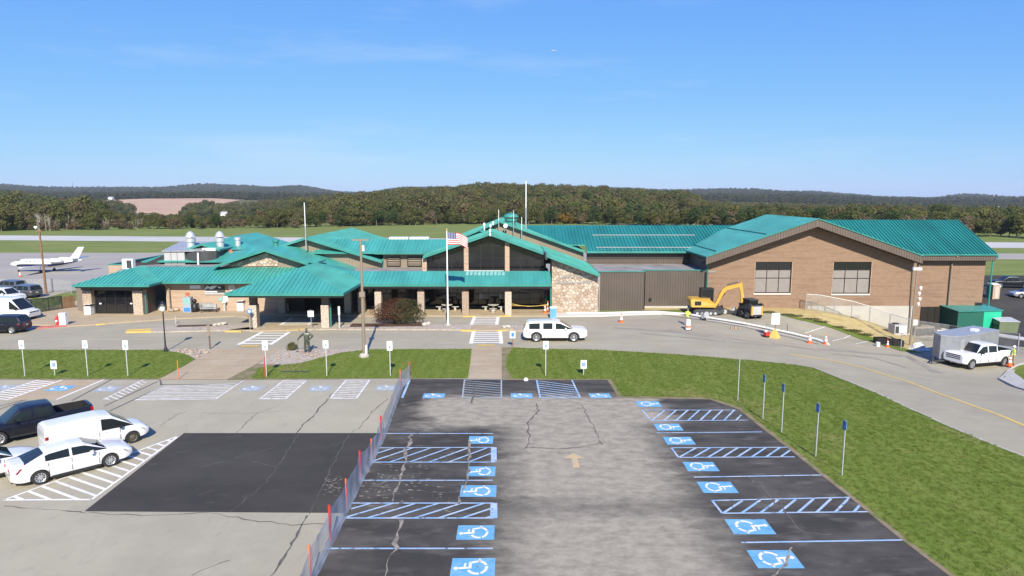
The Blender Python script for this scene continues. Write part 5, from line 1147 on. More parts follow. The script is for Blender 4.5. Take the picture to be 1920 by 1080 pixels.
s3 = vehicle('parked_suv', 'white sport utility vehicle parked behind the tall white van', wht, SUVS); p = (-63.39, 82.87); drive(s3, p, (p[0] - 2.7, p[1] + .7), -1, SUVS)
s4 = vehicle('parked_suv', 'dark grey sport utility vehicle parked beside the dark screened fence', M['car_grey'], SUVS); p = (-62.65, 85.01); s4.location = gp((p[0] - 2.2, p[1] + 2.6), .03); s4.rotation_euler = (0, 0, rad(165))
s5 = copy_tree(s4); s5['label'] = 'grey parked vehicle at the end of the row beside the apron fence'; p = (-67.94, 88.19); s5.location = gp((p[0] - 2.5, p[1] + 4.5), .03)
rp = vehicle('dark_pickup', 'black pickup truck with a loaded bed standing on the far east lot', M['car_black'], PICKUP); p = (83.37, 110.25); rp.location = gp((p[0] + .5, p[1] + 1), .04); rp.rotation_euler = (0, 0, rad(168))
r6 = vehicle('silver_car', 'silver car parked on the far east lot near the black pickup', M['car_silver'], SEDAN); p = (80.9, 103.47); r6.location = gp((p[0], p[1]), .04); r6.rotation_euler = (0, 0, rad(172))

# ---------------------------------------------------------------- enclosed trailer
tr = thing('cargo_trailer', 'grey enclosed cargo trailer with a pointed nose beside the white crew cab pickup', 'trailer')
q0 = (37.88, 57.48); q1 = (45.35, 61.43); ht = heading(q1, q0); L_, Wt = 7.4, 2.3
bt = MB().prism([(-L_/2, -Wt/2, .55), (L_/2 - .9, -Wt/2, .55), (L_/2, 0, .55), (L_/2 - .9, Wt/2, .55), (-L_/2, Wt/2, .55)], (0, 0, 2.15)).build('box_body', M['trailer_grey'], tr)
MB().prism([(-L_/2 - .03, -Wt/2 - .03, 2.70), (L_/2 - .9, -Wt/2 - .03, 2.70), (L_/2 + .03, 0, 2.70), (L_/2 - .9, Wt/2 + .03, 2.70), (-L_/2 - .03, Wt/2 + .03, 2.70)], (0, 0, .07)).build('roof', M['galv_dull'], tr)
for s in (1, -1):
    for k in range(8): MB().box(-L_/2 + .2 + k * .82, -L_/2 + .23 + k * .82, s*Wt/2 - .004, s*Wt/2 + .012, .6, 2.68).build('panel_seam', M['galv_dull'], bt)
    MB().box(-L_/2, L_/2 - .92, s*Wt/2 - .01, s*Wt/2 + .02, .50, .60).build('side_rail', M['charcoal'], tr)
    for wx in (-.55, .35):
        o = link('wheel', wheel_meshes(.34, .2, 'steel')[0], None, tr)
        if not o.data.materials: o.data.materials.append(M['rubber'])
        o.location = (wx - .4, s * (Wt/2 - .06), .34); rm = link('rim', wheel_meshes(.34, .2, 'steel')[1], None, o)
        if not rm.data.materials: rm.data.materials.append(M['alloy'])
        if s < 0: o.rotation_euler = (0, 0, math.pi)
    MB().box(-1.75, .95, s*(Wt/2 + .06) - .12, s*(Wt/2 + .06) + .12, .72, .77).build('fender', M['charcoal'], tr)
    MB().bar((L_/2 - 1.0, s*.8, .5), (L_/2 + 1.2, 0, .5), .08, .12).build('drawbar', M['charcoal'], tr)
MB().tube([(L_/2 + 1.1, 0, .03), (L_/2 + 1.1, 0, .95)], .04, 8).build('jack', M['charcoal'], tr)
MB().box(L_/2 - 1.75, L_/2 - 1.05, Wt/2, Wt/2 + .02, .75, 2.45).build('side_door', M['galv_dull'], tr)
MB().box(-L_/2 + 2.2, -L_/2 + 2.8, 0, .5, 2.77, 2.95).build('roof_vent', M['white_metal'], tr)
cx_, cy_ = (q0[0] + q1[0]) / 2, (q0[1] + q1[1]) / 2; tr.location = (cx_ + .6, cy_ + 1.6, tz(cx_, cy_) + .02); tr.rotation_euler = (0, 0, ht)

# ---------------------------------------------------------------- business jet
J = thing('business_jet', 'white business jet with dark blue belly stripe parked on the apron', 'aeroplane')
st = [(-.02, .02, 1.55), (.25, .28, 1.55), (.9, .52, 1.58), (1.8, .70, 1.66), (2.6, .82, 1.78), (3.4, .86, 1.82), (6, .87, 1.82), (9.2, .86, 1.84), (11, .72, 1.98), (12.6, .50, 2.18), (14, .28, 2.38), (14.9, .08, 2.5)]
def jring(x, r, z, a0=0, a1=360, n=20): return [(x, r * math.sin(rad(a0 + (a1 - a0) * i / n)), z + r * 1.02 * -math.cos(rad(a0 + (a1 - a0) * i / n))) for i in range(n)]
MB().loft([jring(x, r, z) for x, r, z in st]).build('fuselage', M['car_white'], J, 60)
sb = MB(); prev = None
for s in (1, -1):
    b = MB(); rows = []
    for x, r, z in st[3:11]:
        rows.append([(x, s * (r + .012) * math.sin(rad(a)), z - (r * 1.02 + .012) * math.cos(rad(a))) for a in (48, 60, 72, 80)])
    v = [p for r_ in rows for p in r_]; f = [(i*4 + j, i*4 + j + 1, (i+1)*4 + j + 1, (i+1)*4 + j) for i in range(len(rows) - 1) for j in range(3)]
    b.add(v, f); b.build('stripe', M['navy'], J, 60)
    for k in range(6):
        x = 4.0 + k * .85; MB().lathe([(.13, 0), (.13, .02)], (x, s * .80 - (.02 if s < 0 else 0), 2.16), 10, 'y').build('cabin_window', M['car_glass'], J)
    MB().prism([(5.8, s*.6, 1.25), (8.3, s*.6, 1.25), (8.55, s*7.8, 1.62), (7.75, s*7.8, 1.62)], (0, 0, .10)).build('wing', M['car_white'], J)
    MB().prism([(13.0, s*.1, 2.75), (14.3, s*.1, 2.75), (14.7, s*2.9, 2.95), (14.1, s*2.9, 2.95)], (0, 0, .07)).build('tailplane', M['car_white'], J)
    MB().lathe([(.30, 0), (.42, .15), (.46, .7), (.44, 1.7), (.30, 2.5)], (9.2, s * 1.28, 2.45), 16, 'x').build('engine', M['car_white'], J, 40)
    MB().lathe([(.36, -.01), (.36, .03)], (9.2, s * 1.28, 2.45), 14, 'x').build('intake', M['charcoal'], J)
    MB().box(9.8, 11.2, s * .95 - .28, s * .95 + .28, 2.38, 2.50).build('pylon', M['car_white'], J)
    MB().tube([(7.6, s*1.9, 1.25), (7.6, s*1.9, .3)], .07, 8).build('gear_leg', M['galv_dull'], J); MB().lathe([(.28, -.1), (.30, 0), (.28, .1)], (7.6, s*1.9, .30), 14, 'y').build('gear_wheel', M['rubber'], J)
MB().prism([(11.6, -.06, 2.55), (14.2, -.06, 2.7), (15.6, -.06, 5.1), (14.4, -.06, 5.1), (12.7, -.06, 3.1)], (0, .12, 0)).build('fin', M['car_white'], J)
MB().prism([(1.75, -.5, 2.20), (2.45, -.66, 2.42), (2.45, .66, 2.42), (1.75, .5, 2.20)], (.05, 0, .08)).build('windshield', M['car_glass'], J)
MB().tube([(1.6, 0, 1.1), (1.6, 0, .22)], .05, 8).build('gear_leg', M['galv_dull'], J); MB().lathe([(.20, -.07), (.22, 0), (.20, .07)], (1.6, 0, .22), 12, 'y').build('gear_wheel', M['rubber'], J)
jp = (-100.08, 132.22); jq = (-94.12, 131.31); J.location = (jp[0] - 1.4, jp[1] + 2.0, -1.98); J.rotation_euler = (0, 0, rad(-2))

# ================================================================ street furniture and small things
SYMS = SYM.copy(); SYMS.materials.clear(); SYMS.materials.append(M['sign_white'])
def tall_sign(g, h, pw, ph, label, face='sign_white', blue=True, rz=0, low=False, group='accessible parking signs'):
    t = thing('parking_sign', label, 'sign', gp(g, .03), rz, group)
    MB().box(-.03, .03, -.02, .02, -.1, h - .02).build('post', M['galv'], t)
    p = MB().box(-pw/2, pw/2, -.045, -.025, h - ph, h).build('plate', M[face], t)
    s = pw * (.62 if low else .42); zc = h - ph * (.5 if low else .62)
    if blue:
        MB().box(-s/2, s/2, -.052, -.045, zc - s/2, zc + s/2).build('emblem', M['blue_sign'], p)
        o = link('wheelchair_symbol', SYMS, None, p); o.location = (0, -.055, zc); o.rotation_euler = (P90, 0, 0); o.scale = (s * .62, s * .42, 1)
        if not low:
            MB().box(-pw*.32, pw*.32, -.050, -.045, h - ph*.20, h - ph*.14).build('print_line', M['grey_metal'], p); MB().box(-pw*.25, pw*.25, -.050, -.045, h - ph*.32, h - ph*.27).build('print_line', M['grey_metal'], p)
    return t
tall_sign((-36.5, 48.57), 2.73, .38, .62, 'tall white accessible parking sign on the lawn strip farthest from the street lamp')
tall_sign((-31.78, 48.57), 2.73, .38, .58, 'tall white accessible parking sign between the low sign and the next tall sign')
tall_sign((-28.78, 48.57), 2.73, .40, .70, 'tall white accessible parking sign nearest the black street lamp and diagonal footpath')
tall_sign((-18.28, 48.27), 2.76, .40, .68, 'tall white accessible parking sign beside a leaning red stake near the statue')
tall_sign((-13.87, 48.57), 2.73, .40, .58, 'tall white accessible parking sign on the lawn between statue and brown light pole')
tall_sign((-9.11, 48.57), 2.69, .40, .72, 'tall white accessible parking sign on the lawn right beside the net fence end')
tall_sign((2.52, 48.57), 2.69, .40, .62, 'tall white accessible parking sign on the lawn behind blue hatched bay')
tall_sign((-34.36, 48.72), 1.15, .45, .62, 'low white accessible parking sign on short post at striped bay', low=True)
tall_sign((5.39, 48.86), 1.16, .45, .64, 'low white accessible parking sign on short post at dark bay', low=True)
for g, h, pl, lab in (((14.94, 42.68), 2.79, 0, 'bare metal post without a sign on the lawn edge'), ((15.18, 38.88), 2.76, 1, 'edge-on blue parking sign next to the bare post'), ((15.4, 36.6), 2.86, 1, 'edge-on blue parking sign second after the bare post'),
                      ((15.73, 33.01), 2.86, 1, 'edge-on blue parking sign third after the bare post'), ((15.96, 30.7), 2.76, 1, 'edge-on blue parking sign at the end of the line farthest from the bare post')):
    t = thing('parking_sign', lab, 'sign', gp(g, .04), rad(-84), 'signs along the lawn edge')
    MB().box(-.03, .03, -.02, .02, -.1, h).build('post', M['galv'], t)
    if pl:
        p = MB().box(-.15, .15, -.05, -.02, h - .45, h).build('plate', M['post_sign_blue'], t); MB().box(-.08, .08, -.056, -.05, h - .36, h - .18).build('emblem', M['blue_sign'], p)
# other posts and signs
t = thing('no_parking_sign', 'small white and purple sign on thin wooden post at lawn corner by crossing', 'sign', gp((0.05, 58.27), .05)); h = 1.41
MB().box(-.03, .03, -.03, .03, -.1, h).build('post', M['wood'], t); p = MB().box(-.24, .24, -.06, -.03, h - .62, h).build('plate', M['sign_white'], t); MB().box(-.12, .14, -.066, -.06, h - .50, h - .14).build('emblem', M['blue_sign'], p)
t = thing('marker_stake', 'thin orange marker stake at the foot of the diagonal path', 'stake', gp((-24.55, 47.69), .05)); MB().tube([(0, 0, -.1), (0, 0, 1.41)], .03, 6).build('stake', M['orange'], t)
t = thing('marker_stake', 'leaning red stake against the tall sign near the statue', 'stake', gp((-18.35, 48.13), .05)); MB().tube([(0, 0, -.1), (.02, .05, 1.58)], .03, 6).build('stake', M['red'], t)
t = thing('wayfinding_post', 'weathered brown sign post with narrow board beside the diagonal footpath', 'sign', gp((-26.61, 57.44), .05)); h = 2.15
MB().box(-.05, .05, -.05, .05, -.1, h).build('post', M['fascia_brown'], t); MB().box(-.12, .12, -.09, -.05, h * .55, h).build('board', M['siding_tan'], t)
t = thing('road_sign', 'white square sign seen from behind on thin post under entrance canopy', 'sign', gp((-20.34, 66.39), .13)); h = 1.76
MB().tube([(0, 0, -.1), (0, 0, h + .1)], .03, 8).build('post', M['galv_dull'], t); MB().box(-.3, .3, -.05, -.03, h - .62, h).build('plate', M['sign_white'], t); MB().box(-.04, .04, -.055, -.05, h - .45, h + .05).build('bracket', M['galv_dull'], t)
t = thing('pedestrian_sign', 'small round blue sign on wooden post beside the stone canopy column', 'sign', gp((-26.3, 65.85), .13)); h = 2.01
MB().box(-.05, .05, -.05, .05, -.1, h).build('post', M['siding_tan'], t); MB().lathe([(.26, 0), (.26, .03)], (0, -.09, h - .2), 18, 'y').build('plate', M['blue_sign'], t); MB().lathe([(.13, 0), (.13, .01)], (0, -.10, h - .2), 14, 'y').build('emblem', M['sign_white'], t)
t = thing('marker_post', 'grey weathered bollard post with white top east of entrance canopy', 'post', gp((-17.47, 66.39), .13)); h = 2.19
MB().box(-.07, .07, -.07, .07, -.1, h * .62).build('post', M['grey_metal'], t); MB().box(-.09, .09, -.09, .09, h * .62, h).build('head', M['sign_white'], t)
t = thing('short_post', 'short dark post standing in the drop-off lane', 'post', gp((-35.49, 69.21), .03)); MB().tube([(0, 0, -.1), (0, 0, .75)], .06, 8).build('post', M['grey_metal'], t)
# street lamp
t = thing('street_lamp', 'black lamp post with lantern head at the gravel corner', 'lamp post', gp((-29.99, 56.43), .05)); h = 4.4
MB().lathe([(.16, -.1), (.16, .25), (.08, .4), (.055, 1.2), (.05, h - .9)], (0, 0, 0), 10).build('post', M['black'], t, 40)
ln = MB().lathe([(.10, h - .9), (.18, h - .8), (.24, h - .35)], (0, 0, 0), 8).build('lantern', M['lamp_glass'], t); MB().lathe([(.34, h - .36), (.26, h - .22), (.08, h - .08), (.03, h)], (0, 0, 0), 8).build('lantern_cap', M['black'], ln)
# tall poles
t = thing('light_pole', 'tall slender tan light pole with concrete foot on the lawn', 'light pole', gp((-12.38, 54.52), .05)); h = 9.83
MB().tube([(0, 0, 0), (0, 0, h * .5), (0, 0, h)], [.15, .12, .08], 10).build('pole', M['siding_tan'], t, 40); MB().lathe([(.42, -.1), (.40, .18), (.26, .30)], (0, 0, 0), 12).build('foot', M['concrete'], t)
MB().box(-.22, .22, -.16, .16, h * .515, h * .56).build('junction_box', M['siding_tan'], t); MB().box(-.7, .7, -.07, .07, h - .1, h + .02).build('cross_arm', M['siding_tan'], t); MB().box(.12, .30, -.12, .1, h - .95, h - .5).build('sensor', M['white_metal'], t); MB().box(.15, .30, -.2, .1, .3, 1.0).build('meter', M['white_metal'], t)
t = thing('flagpole', 'white flagpole flying the striped flag beside the red shrub', 'flagpole', gp((-6.62, 67.77), .13)); h = 9.86 - .1
MB().tube([(0, 0, -.1), (0, 0, h * .5), (0, 0, h)], [.09, .075, .05], 10).build('pole', M['white_metal'], t, 40); MB().lathe([(.02, h), (.10, h + .08), (.10, h + .14), (.02, h + .22)], (0, 0, 0), 10).build('finial', M['yellow_machine'], t, 60); MB().lathe([(.3, -.05), (.26, .12), (.1, .2)], (0, 0, 0), 12).build('foot', M['concrete'], t)
fv = []; ff = []; fm = []; NX, NZ = 26, 26
for i in range(NX + 1):
    for j in range(NZ + 1):
        a = i / NX; b_ = j / NZ; x = .06 + a * 2.05; y = .22 * a * math.sin(a * 9 + b_ * 1.5) - .1 * a; z = h - .12 - b_ * 1.28 * (1 - .12 * a) - .52 * a * a - .06 * math.sin(a * 8)
        fv.append((x, y, z))
for i in range(NX):
    for j in range(NZ):
        ff.append((i*(NZ+1)+j, (i+1)*(NZ+1)+j, (i+1)*(NZ+1)+j+1, i*(NZ+1)+j+1)); st_ = j // 2
        fm.append(2 if (i < NX * .4 and st_ < 7) else (0 if st_ % 2 == 0 else 1))
fl = link('flag', mesh_of('flag', fv, ff, 60), None, t)
for k in ('flag_red', 'flag_white', 'flag_blue'): fl.data.materials.append(M[k])
fl.data.polygons.foreach_set('material_index', fm)
sb = MB()
for i in range(5):
    for j in range(7):
        q = fv[(1 + i * 2) * (NZ + 1) + 1 + j * 2]; s = .035; sb.add([(q[0]-s, q[1]-.012, q[2]), (q[0], q[1]-.012, q[2]-s), (q[0]+s, q[1]-.012, q[2]), (q[0], q[1]-.012, q[2]+s)], [(0, 1, 2, 3)])
tag(sb.build('star', M['flag_white'], fl), kind='stuff')
t = thing('apron_light_pole', 'leaning wooden light pole by the apron fence near the jet', 'light pole', gp((-63.98, 90.61), 0)); h = 8.63
MB().tube([(0, 0, -.2), (-.12, 0, h)], [.16, .11], 8).build('pole', M['wood'], t, 40); MB().box(-.6, .25, -.08, .08, h - .1, h + .05).build('cross_arm', M['wood'], t); MB().lathe([(.1, 0), (.24, .25), (.2, .4)], (-.55, 0, h + .25), 10).build('floodlight', M['white_metal'], t)
# net fence between the lots
t = thing('net_fence', 'sagging grey plastic net fence on red stakes between the two car parks', 'fence')
fp = fence_line[:9]; hts = [1.25, 1.25, 1.35, 1.05, 1.4, 1.3, 1.45, 1.3, 1.35]
v = []; f = []; q = []; rf = random.Random(5)
for i in range(len(fp) - 1):
    n = 9
    for k in range(n + (1 if i == len(fp) - 2 else 0)):
        s = k / n; x, y = lerp2(fp[i], fp[i+1], s); hh = (hts[i] + (hts[i+1] - hts[i]) * s) * (1 - .10 * math.sin(math.pi * s)) - .06; w_ = .10 * math.sin(s * 9.4 + i)
        q.append((x + .05, y, hh, w_))
for i, (x, y, hh, w_) in enumerate(q):
    for j in range(5): v.append((x + w_ * j / 4 * (1 - j / 5) + rf.gauss(0, .015) + (.12 if j == 0 else 0), y, .05 + hh * j / 4))
    if i: f += [((i-1)*5 + j, i*5 + j, i*5 + j + 1, (i-1)*5 + j + 1) for j in range(4)]
nt_ = link('netting', mesh_of('netting', v, f, 60), M['net_grey'], t)
for i, (x, y) in enumerate(fp):
    MB().box(x - (.045 if i % 2 == 0 else .025), x + (.045 if i % 2 == 0 else .025), y - .03, y + .03, 0, hts[i] + .08).build('stake', M['red' if i % 2 == 0 else 'orange'], t)
rebase(t, (fp[4][0], fp[4][1], 0))
# chain-link by the brick hall
def link_fence(name, label, pts, h, m='chain_link', post='galv_dull', r=.035, toprail=True, group=None, base=None):
    t = thing(name, label, 'fence', group=group); P3 = [gp(p) for p in pts]
    for a in P3: MB().tube([(a[0], a[1], a[2] - .1), (a[0], a[1], a[2] + h)], r, 6).build('post', M[post], t)
    for a, b in zip(P3, P3[1:]):
        MB().add([(a[0], a[1], a[2] + .03), (b[0], b[1], b[2] + .03), (b[0], b[1], b[2] + h - .03), (a[0], a[1], a[2] + h - .03)], [(0, 1, 2, 3)]).build('mesh_panel', M[m], t)
        if toprail: MB().tube([(a[0], a[1], a[2] + h - .02), (b[0], b[1], b[2] + h - .02)], r * .7, 6).build('rail', M[post], t)
    rebase(t, P3[0]); return t
link_fence('chain_link_fence', 'galvanised chain-link fence stepping down the straw bank by the hall', [(34.7, 77.7), (36.1, 77.5), (37.8, 77.1), (39.6, 76.6), (41.3, 75.8), (43.0, 74.6), (44.6, 73.0), (52.4, 78.51), (52.85, 74.53), (50.16, 67.64), (50.89, 65.55)], 2.0, r=.05)
link_fence('apron_fence', 'wire security fence along the apron edge behind the parked vehicles', [(-78.34, 95.02), (-73, 94.07), (-70.18, 93.14), (-66.96, 92.23), (-64.13, 92.23), (-62.38, 91.62), (-60.46, 90.61)], 1.9)
t = link_fence('screened_fence', 'low fence covered with dark green screen cloth west of the terminal', [(-59.29, 75.27), (-56.83, 74.58), (-54.53, 74.58), (-53.78, 76.32), (-53.2, 77.77)], 1.7, m='screen_green', post='black', r=.05)
t = thing('wooden_gate', 'brown wooden board gate beside the west entrance', 'gate'); a, b = (-53.2, 77.77), (-52.41, 78.89)
for k in range(9):
    p = lerp2(a, b, (k + .1) / 9); q = lerp2(a, b, (k + .85) / 9); MB().prism([(p[0], p[1], .05), (q[0], q[1], .05), (q[0], q[1], 1.55), (p[0], p[1], 1.55)], (0, .04, 0)).build('board', M['wood'], t)
for z in (.4, 1.2): MB().bar((a[0], a[1] + .07, z), (b[0], b[1] + .07, z), .05, .1).build('rail', M['wood'], t)
rebase(t, (a[0], a[1], 0))
sheet('lawn', [(-63.59, 86.8), (-57.92, 87.26), (-53.48, 80.43), (-54.05, 73.91), (-56.06, 72.59), (-57.56, 74.58), (-55.36, 78.89)], .034, 'lawn')

# cones
def cone_proto():
    t = thing('traffic_cone', 'orange traffic cone', 'cone', group='traffic cones')
    MB().box(-.19, .19, -.19, .19, 0, .04).build('base', M['orange'], t)
    b = MB().lathe([(.145, .04), (.115, .24)], (0, 0, 0), 14).build('cone', M['orange'], t, 60); MB().lathe([(.117, .24), (.085, .44)], (0, 0, 0), 14).build('reflective_band', M['sign_white'], t, 60)
    MB().lathe([(.085, .44), (.075, .52)], (0, 0, 0), 14).build('cone', M['orange'], t, 60); MB().lathe([(.075, .52), (.05, .64)], (0, 0, 0), 14).build('reflective_band', M['sign_white'], t, 60); MB().lathe([(.05, .64), (.025, .76)], (0, 0, 0), 14).build('cone', M['orange'], t, 60)
    return t
cone = cone_proto(); cone.scale = (1.25, 1.25, 1.25)
for i, (g, dz, lab) in enumerate((((11.64, 69.8), .03, 'traffic cone alone on the road in front of the brown metal wall'), ((3.77, 74.92), .14, 'orange traffic cone by the caution tape and small teal box'), ((28.77, 63.09), .03, 'traffic cone at the white pipe before its bent end'), ((30.53, 63.51), .03, 'traffic cone at the bent end of the white pipe'),
    ((37.72, 65.5), .03, 'small traffic cone in front of the black tubs'), ((45.07, 58.8), .16, 'traffic cone at the feet of the worker behind white pickup'), ((-93.7, 126.11), .05, 'traffic cone under the nose of the business jet'))):
    c = put(cone, gp(g, dz), 0, lab, first=(i == 0)); 
    if i == 4: c.scale = (.95, .95, .95)
t = thing('channelizer_post', 'tall orange and white delineator post at the arcade corner', 'traffic post', gp((4.11, 75.61), .14)); MB().lathe([(.2, 0), (.2, .06)], (0, 0, 0), 12).build('base', M['black'], t)
for k in range(5): MB().lathe([(.06, .06 + k * .24), (.055, .30 + k * .24)], (0, 0, 0), 10).build('band', M['orange' if k % 2 == 0 else 'sign_white'], t)
t = thing('caution_tape', 'yellow caution tape strung from column to orange post', 'tape'); a = (-0.24, 74, 1.38); b = (4.03, 74.2, 1.23); m_ = (1.8, 74.1, 1.03)
MB().tube([a, lerp2(a, m_, .5) + ((a[2] + m_[2]) / 2 - .06,) if False else ((a[0]+m_[0])/2, 74.05, (a[2]+m_[2])/2 - .05), m_, ((b[0]+m_[0])/2, 74.15, (b[2]+m_[2])/2 - .05), b], .035, 4).build('tape', M['kerb_yellow'], t); a2 = (-0.24, 74, 1.14)
MB().tube([(a2[0], 74.02, a2[2]), (m_[0] + .4, 74.12, m_[2] + .02), (b[0], 74.2, b[2] - .1)], .025, 4).build('tape', M['kerb_yellow'], t); rebase(t, (a[0], 74, .13))
t = thing('teal_cabinet', 'teal box with white slanted top standing at the stone wall corner', 'cabinet', gp((4.52, 72.27), .03)); MB().box(-.35, .35, -.25, .25, 0, 1.15).build('case', M['paint_blue'], t); MB().prism([(-.38, -.28, 1.15), (.38, -.28, 1.15), (.38, -.28, 1.38), (-.38, -.28, 1.24)], (0, .56, 0)).build('top', M['sign_white'], t)
# white pipe along the trench
pp = [(6.18, 74.58), (10.28, 74.41), (16.5, 75.27), (19.77, 73.74), (21.51, 71.48), (24.24, 69.25), (26.56, 67.89), (28.62, 66.18), (30.1, 64.65), (30.46, 63.71)]
t = thing('drain_pipe', 'long white plastic pipe laid along the trench to the works', 'pipe'); P3 = [gp(p, .22) for p in pp]
MB().tube(P3[:-1] + [gp(pp[-1], .16)], .11, 8).build('pipe', M['pvc'], t, 60); MB().tube([gp(pp[-2], .22), gp((pp[-1][0] + .05, pp[-1][1] - .1), .20), gp((pp[-1][0] + .25, pp[-1][1] - .5), .05)], .14, 8).build('elbow', M['pvc'], t, 60); rebase(t, P3[3])
ribbon([(19.64, 73.24), (21.37, 71.02), (24.08, 68.78), (26.34, 67.31), (28.38, 65.61), (30.26, 63.84)], .5, 'concrete', .034, road, 'trench_patch', sub=4); ribbon([(16.96, 74.58), (21.19, 70.41), (24.37, 67.99), (27.61, 65.05), (29.64, 63.06)], .18, 'crack_dark', .038, road, 'trench_cut', sub=4)
# plates, saw, A-frame, tubs
t = thing('plate_compactor', 'small red plate compactor with a wire handle at the trench', 'machine', gp((25.01, 64.23), .03), rad(20)); MB().box(-.45, .45, -.28, .28, 0, .09).build('plate', M['black'], t); MB().box(-.25, .25, -.2, .2, .12, .5).build('engine', M['red'], t); MB().lathe([(.13, .5), (.13, .68)], (-.1, 0, 0), 10).build('air_filter', M['white_metal'], t)
for s in (-.22, .22): MB().tube([(.3, s, .1), (.1, s, 1.25)], .025, 6).build('handle', M['galv_dull'], t)
MB().tube([(.1, -.22, 1.25), (.1, .22, 1.25)], .025, 6).build('handle_bar', M['galv_dull'], t); MB().tube([(.2, -.22, .75), (.2, .22, .75)], .02, 6).build('handle_bar', M['galv_dull'], t)
t = thing('cutoff_saw', 'grey cutting machine standing on the trench edge behind the worker', 'machine', gp((20.94, 71.33), .03), rad(30)); MB().box(-.3, .3, -.25, .25, .15, .55).build('engine', M['grey_metal'], t); MB().lathe([(.42, -.02), (.42, .02)], (.25, 0, .45), 18, 'y').build('blade', M['galv'], t); MB().tube([(-.2, 0, .5), (-.7, 0, 1.0)], .04, 6).build('handle', M['charcoal'], t)
for s in (-.24, .24): MB().lathe([(.15, -.05), (.15, .05)], (-.2, s, .15), 12, 'y').build('wheel', M['rubber'], t)
t = thing('notice_stand', 'white printed notice on a stake above a yellow pyramid base', 'sign', gp((25.74, 64.08), .03)); MB().lathe([(.62, 0), (.12, .88)], (0, 0, 0), 4).build('pyramid_base', M['kerb_yellow'], t); MB().tube([(0, 0, .7), (.03, .02, 1.45)], .03, 6).build('stake', M['wood'], t)
p = MB().box(-.38, .42, -.02, .02, 1.35, 2.45).build('board', M['sign_white'], t)
for k, (x0, x1) in enumerate(((-.18, .28), (-.24, .32), (-.26, .24), (-.2, .2))): MB().box(x0, x1, -.026, -.02, 2.20 - k * .21, 2.27 - k * .21).build('print_line', M['grey_metal'], p)
t = thing('survey_stake', 'thin dark stake leaning beside the white pipe', 'stake', gp((28.45, 67.49), .03)); MB().tube([(0, 0, 0), (-.12, 0, .95)], .03, 5).build('stake', M['charcoal'], t)
t = thing('bricks_pile', 'small pile of broken concrete lumps on the road by the trench', 'rubble', gp((22.78, 67.04), .03))
for k in range(5): MB().box(-.4 + k*.2, -.25 + k*.2, -.1 + (k % 2)*.1, .08 + (k % 2)*.1, 0, .16 + .05*(k % 3)).build('lump', M['stone_c'], t)
def tub(g, label, dx, dy, h, m='black', rz=0, hollow=True):
    t = thing('tub', label, 'tub', gp(g, .03), rz); b = MB(); b.box(-dx/2, dx/2, -dy/2, dy/2, 0, .04); b.build('floor', M[m], t)
    for x0, x1, y0, y1 in ((-dx/2, -dx/2 + .05, -dy/2, dy/2), (dx/2 - .05, dx/2, -dy/2, dy/2), (-dx/2 + .05, dx/2 - .05, -dy/2, -dy/2 + .05), (-dx/2 + .05, dx/2 - .05, dy/2 - .05, dy/2)): MB().box(x0, x1, y0, y1, .04, h).build('side', M[m], t)
    return t
tub((37.84, 66.9), 'black open-topped tub on the road edge beside the one with a red bracket', 1.2, .9, .65); t = tub((39.01, 66.63), 'black open tub with a red bracket at the road edge', 1.5, 1.0, .6); MB().tube([(-.8, -.55, 0), (-.75, -.3, .8)], .05, 6).build('bracket', M['red'], t); t.rotation_euler.z = rad(-8)
t = thing('bucket', 'white plastic bucket between two black tubs', 'bucket', gp((36.66, 65.35), .03)); MB().lathe([(.16, 0), (.2, .42), (.18, .42), (.15, .03)], (0, 0, 0), 14).build('pail', M['sign_white'], t); MB().tube([(-.19, 0, .4), (0, -.12, .3), (.19, 0, .4)], .012, 5).build('handle', M['galv'], t)
t = thing('notice_board', 'blank white notice board on thin post at the grass verge', 'sign', gp((38.74, 64.94), .05)); h = 2.27; MB().tube([(0, 0, 0), (0, 0, h)], .045, 6).build('post', M['galv_dull'], t); MB().box(-.36, .36, -.07, -.045, h - .62, h).build('plate', M['sign_white'], t)
t = thing('yard_pole', 'tall tan pole with camera and white fittings at the fence corner by hall', 'light pole', gp((41.03, 67.27), .03)); h = 7.86
MB().tube([(0, 0, 0), (.1, 0, h)], [.10, .07], 8).build('pole', M['siding_tan'], t); MB().box(-.35, .5, -.15, .1, h - .05, h + .2).build('camera', M['white_metal'], t); MB().box(.08, .55, -.1, .1, 2.1, 2.7).build('junction_box', M['frame_pale'], t)
for k in range(4): MB().lathe([(.05, 0), (.16, .22), (.1, .4)], (.45 + .1 * (k % 2), -.1, h * .52 + k * .55), 8).build('beacon', M['white_metal'], t)
t = thing('plastic_sheeting', 'crumpled clear plastic sheet heaped on the ground before grey trailer', 'sheet', gp((40.75, 65.35), .02)); b = MB(); rp_ = random.Random(8); n = 10
b.add([(-.9 + 1.8*i/n, -.6 + 1.2*j/n, max(.01, .75 * math.sin(math.pi*i/n) * math.sin(math.pi*j/n) + rp_.uniform(-.1, .1))) for i in range(n+1) for j in range(n+1)], [(i*(n+1)+j, (i+1)*(n+1)+j, (i+1)*(n+1)+j+1, i*(n+1)+j+1) for i in range(n) for j in range(n)]); b.build('sheet', M['frame_pale'], t)
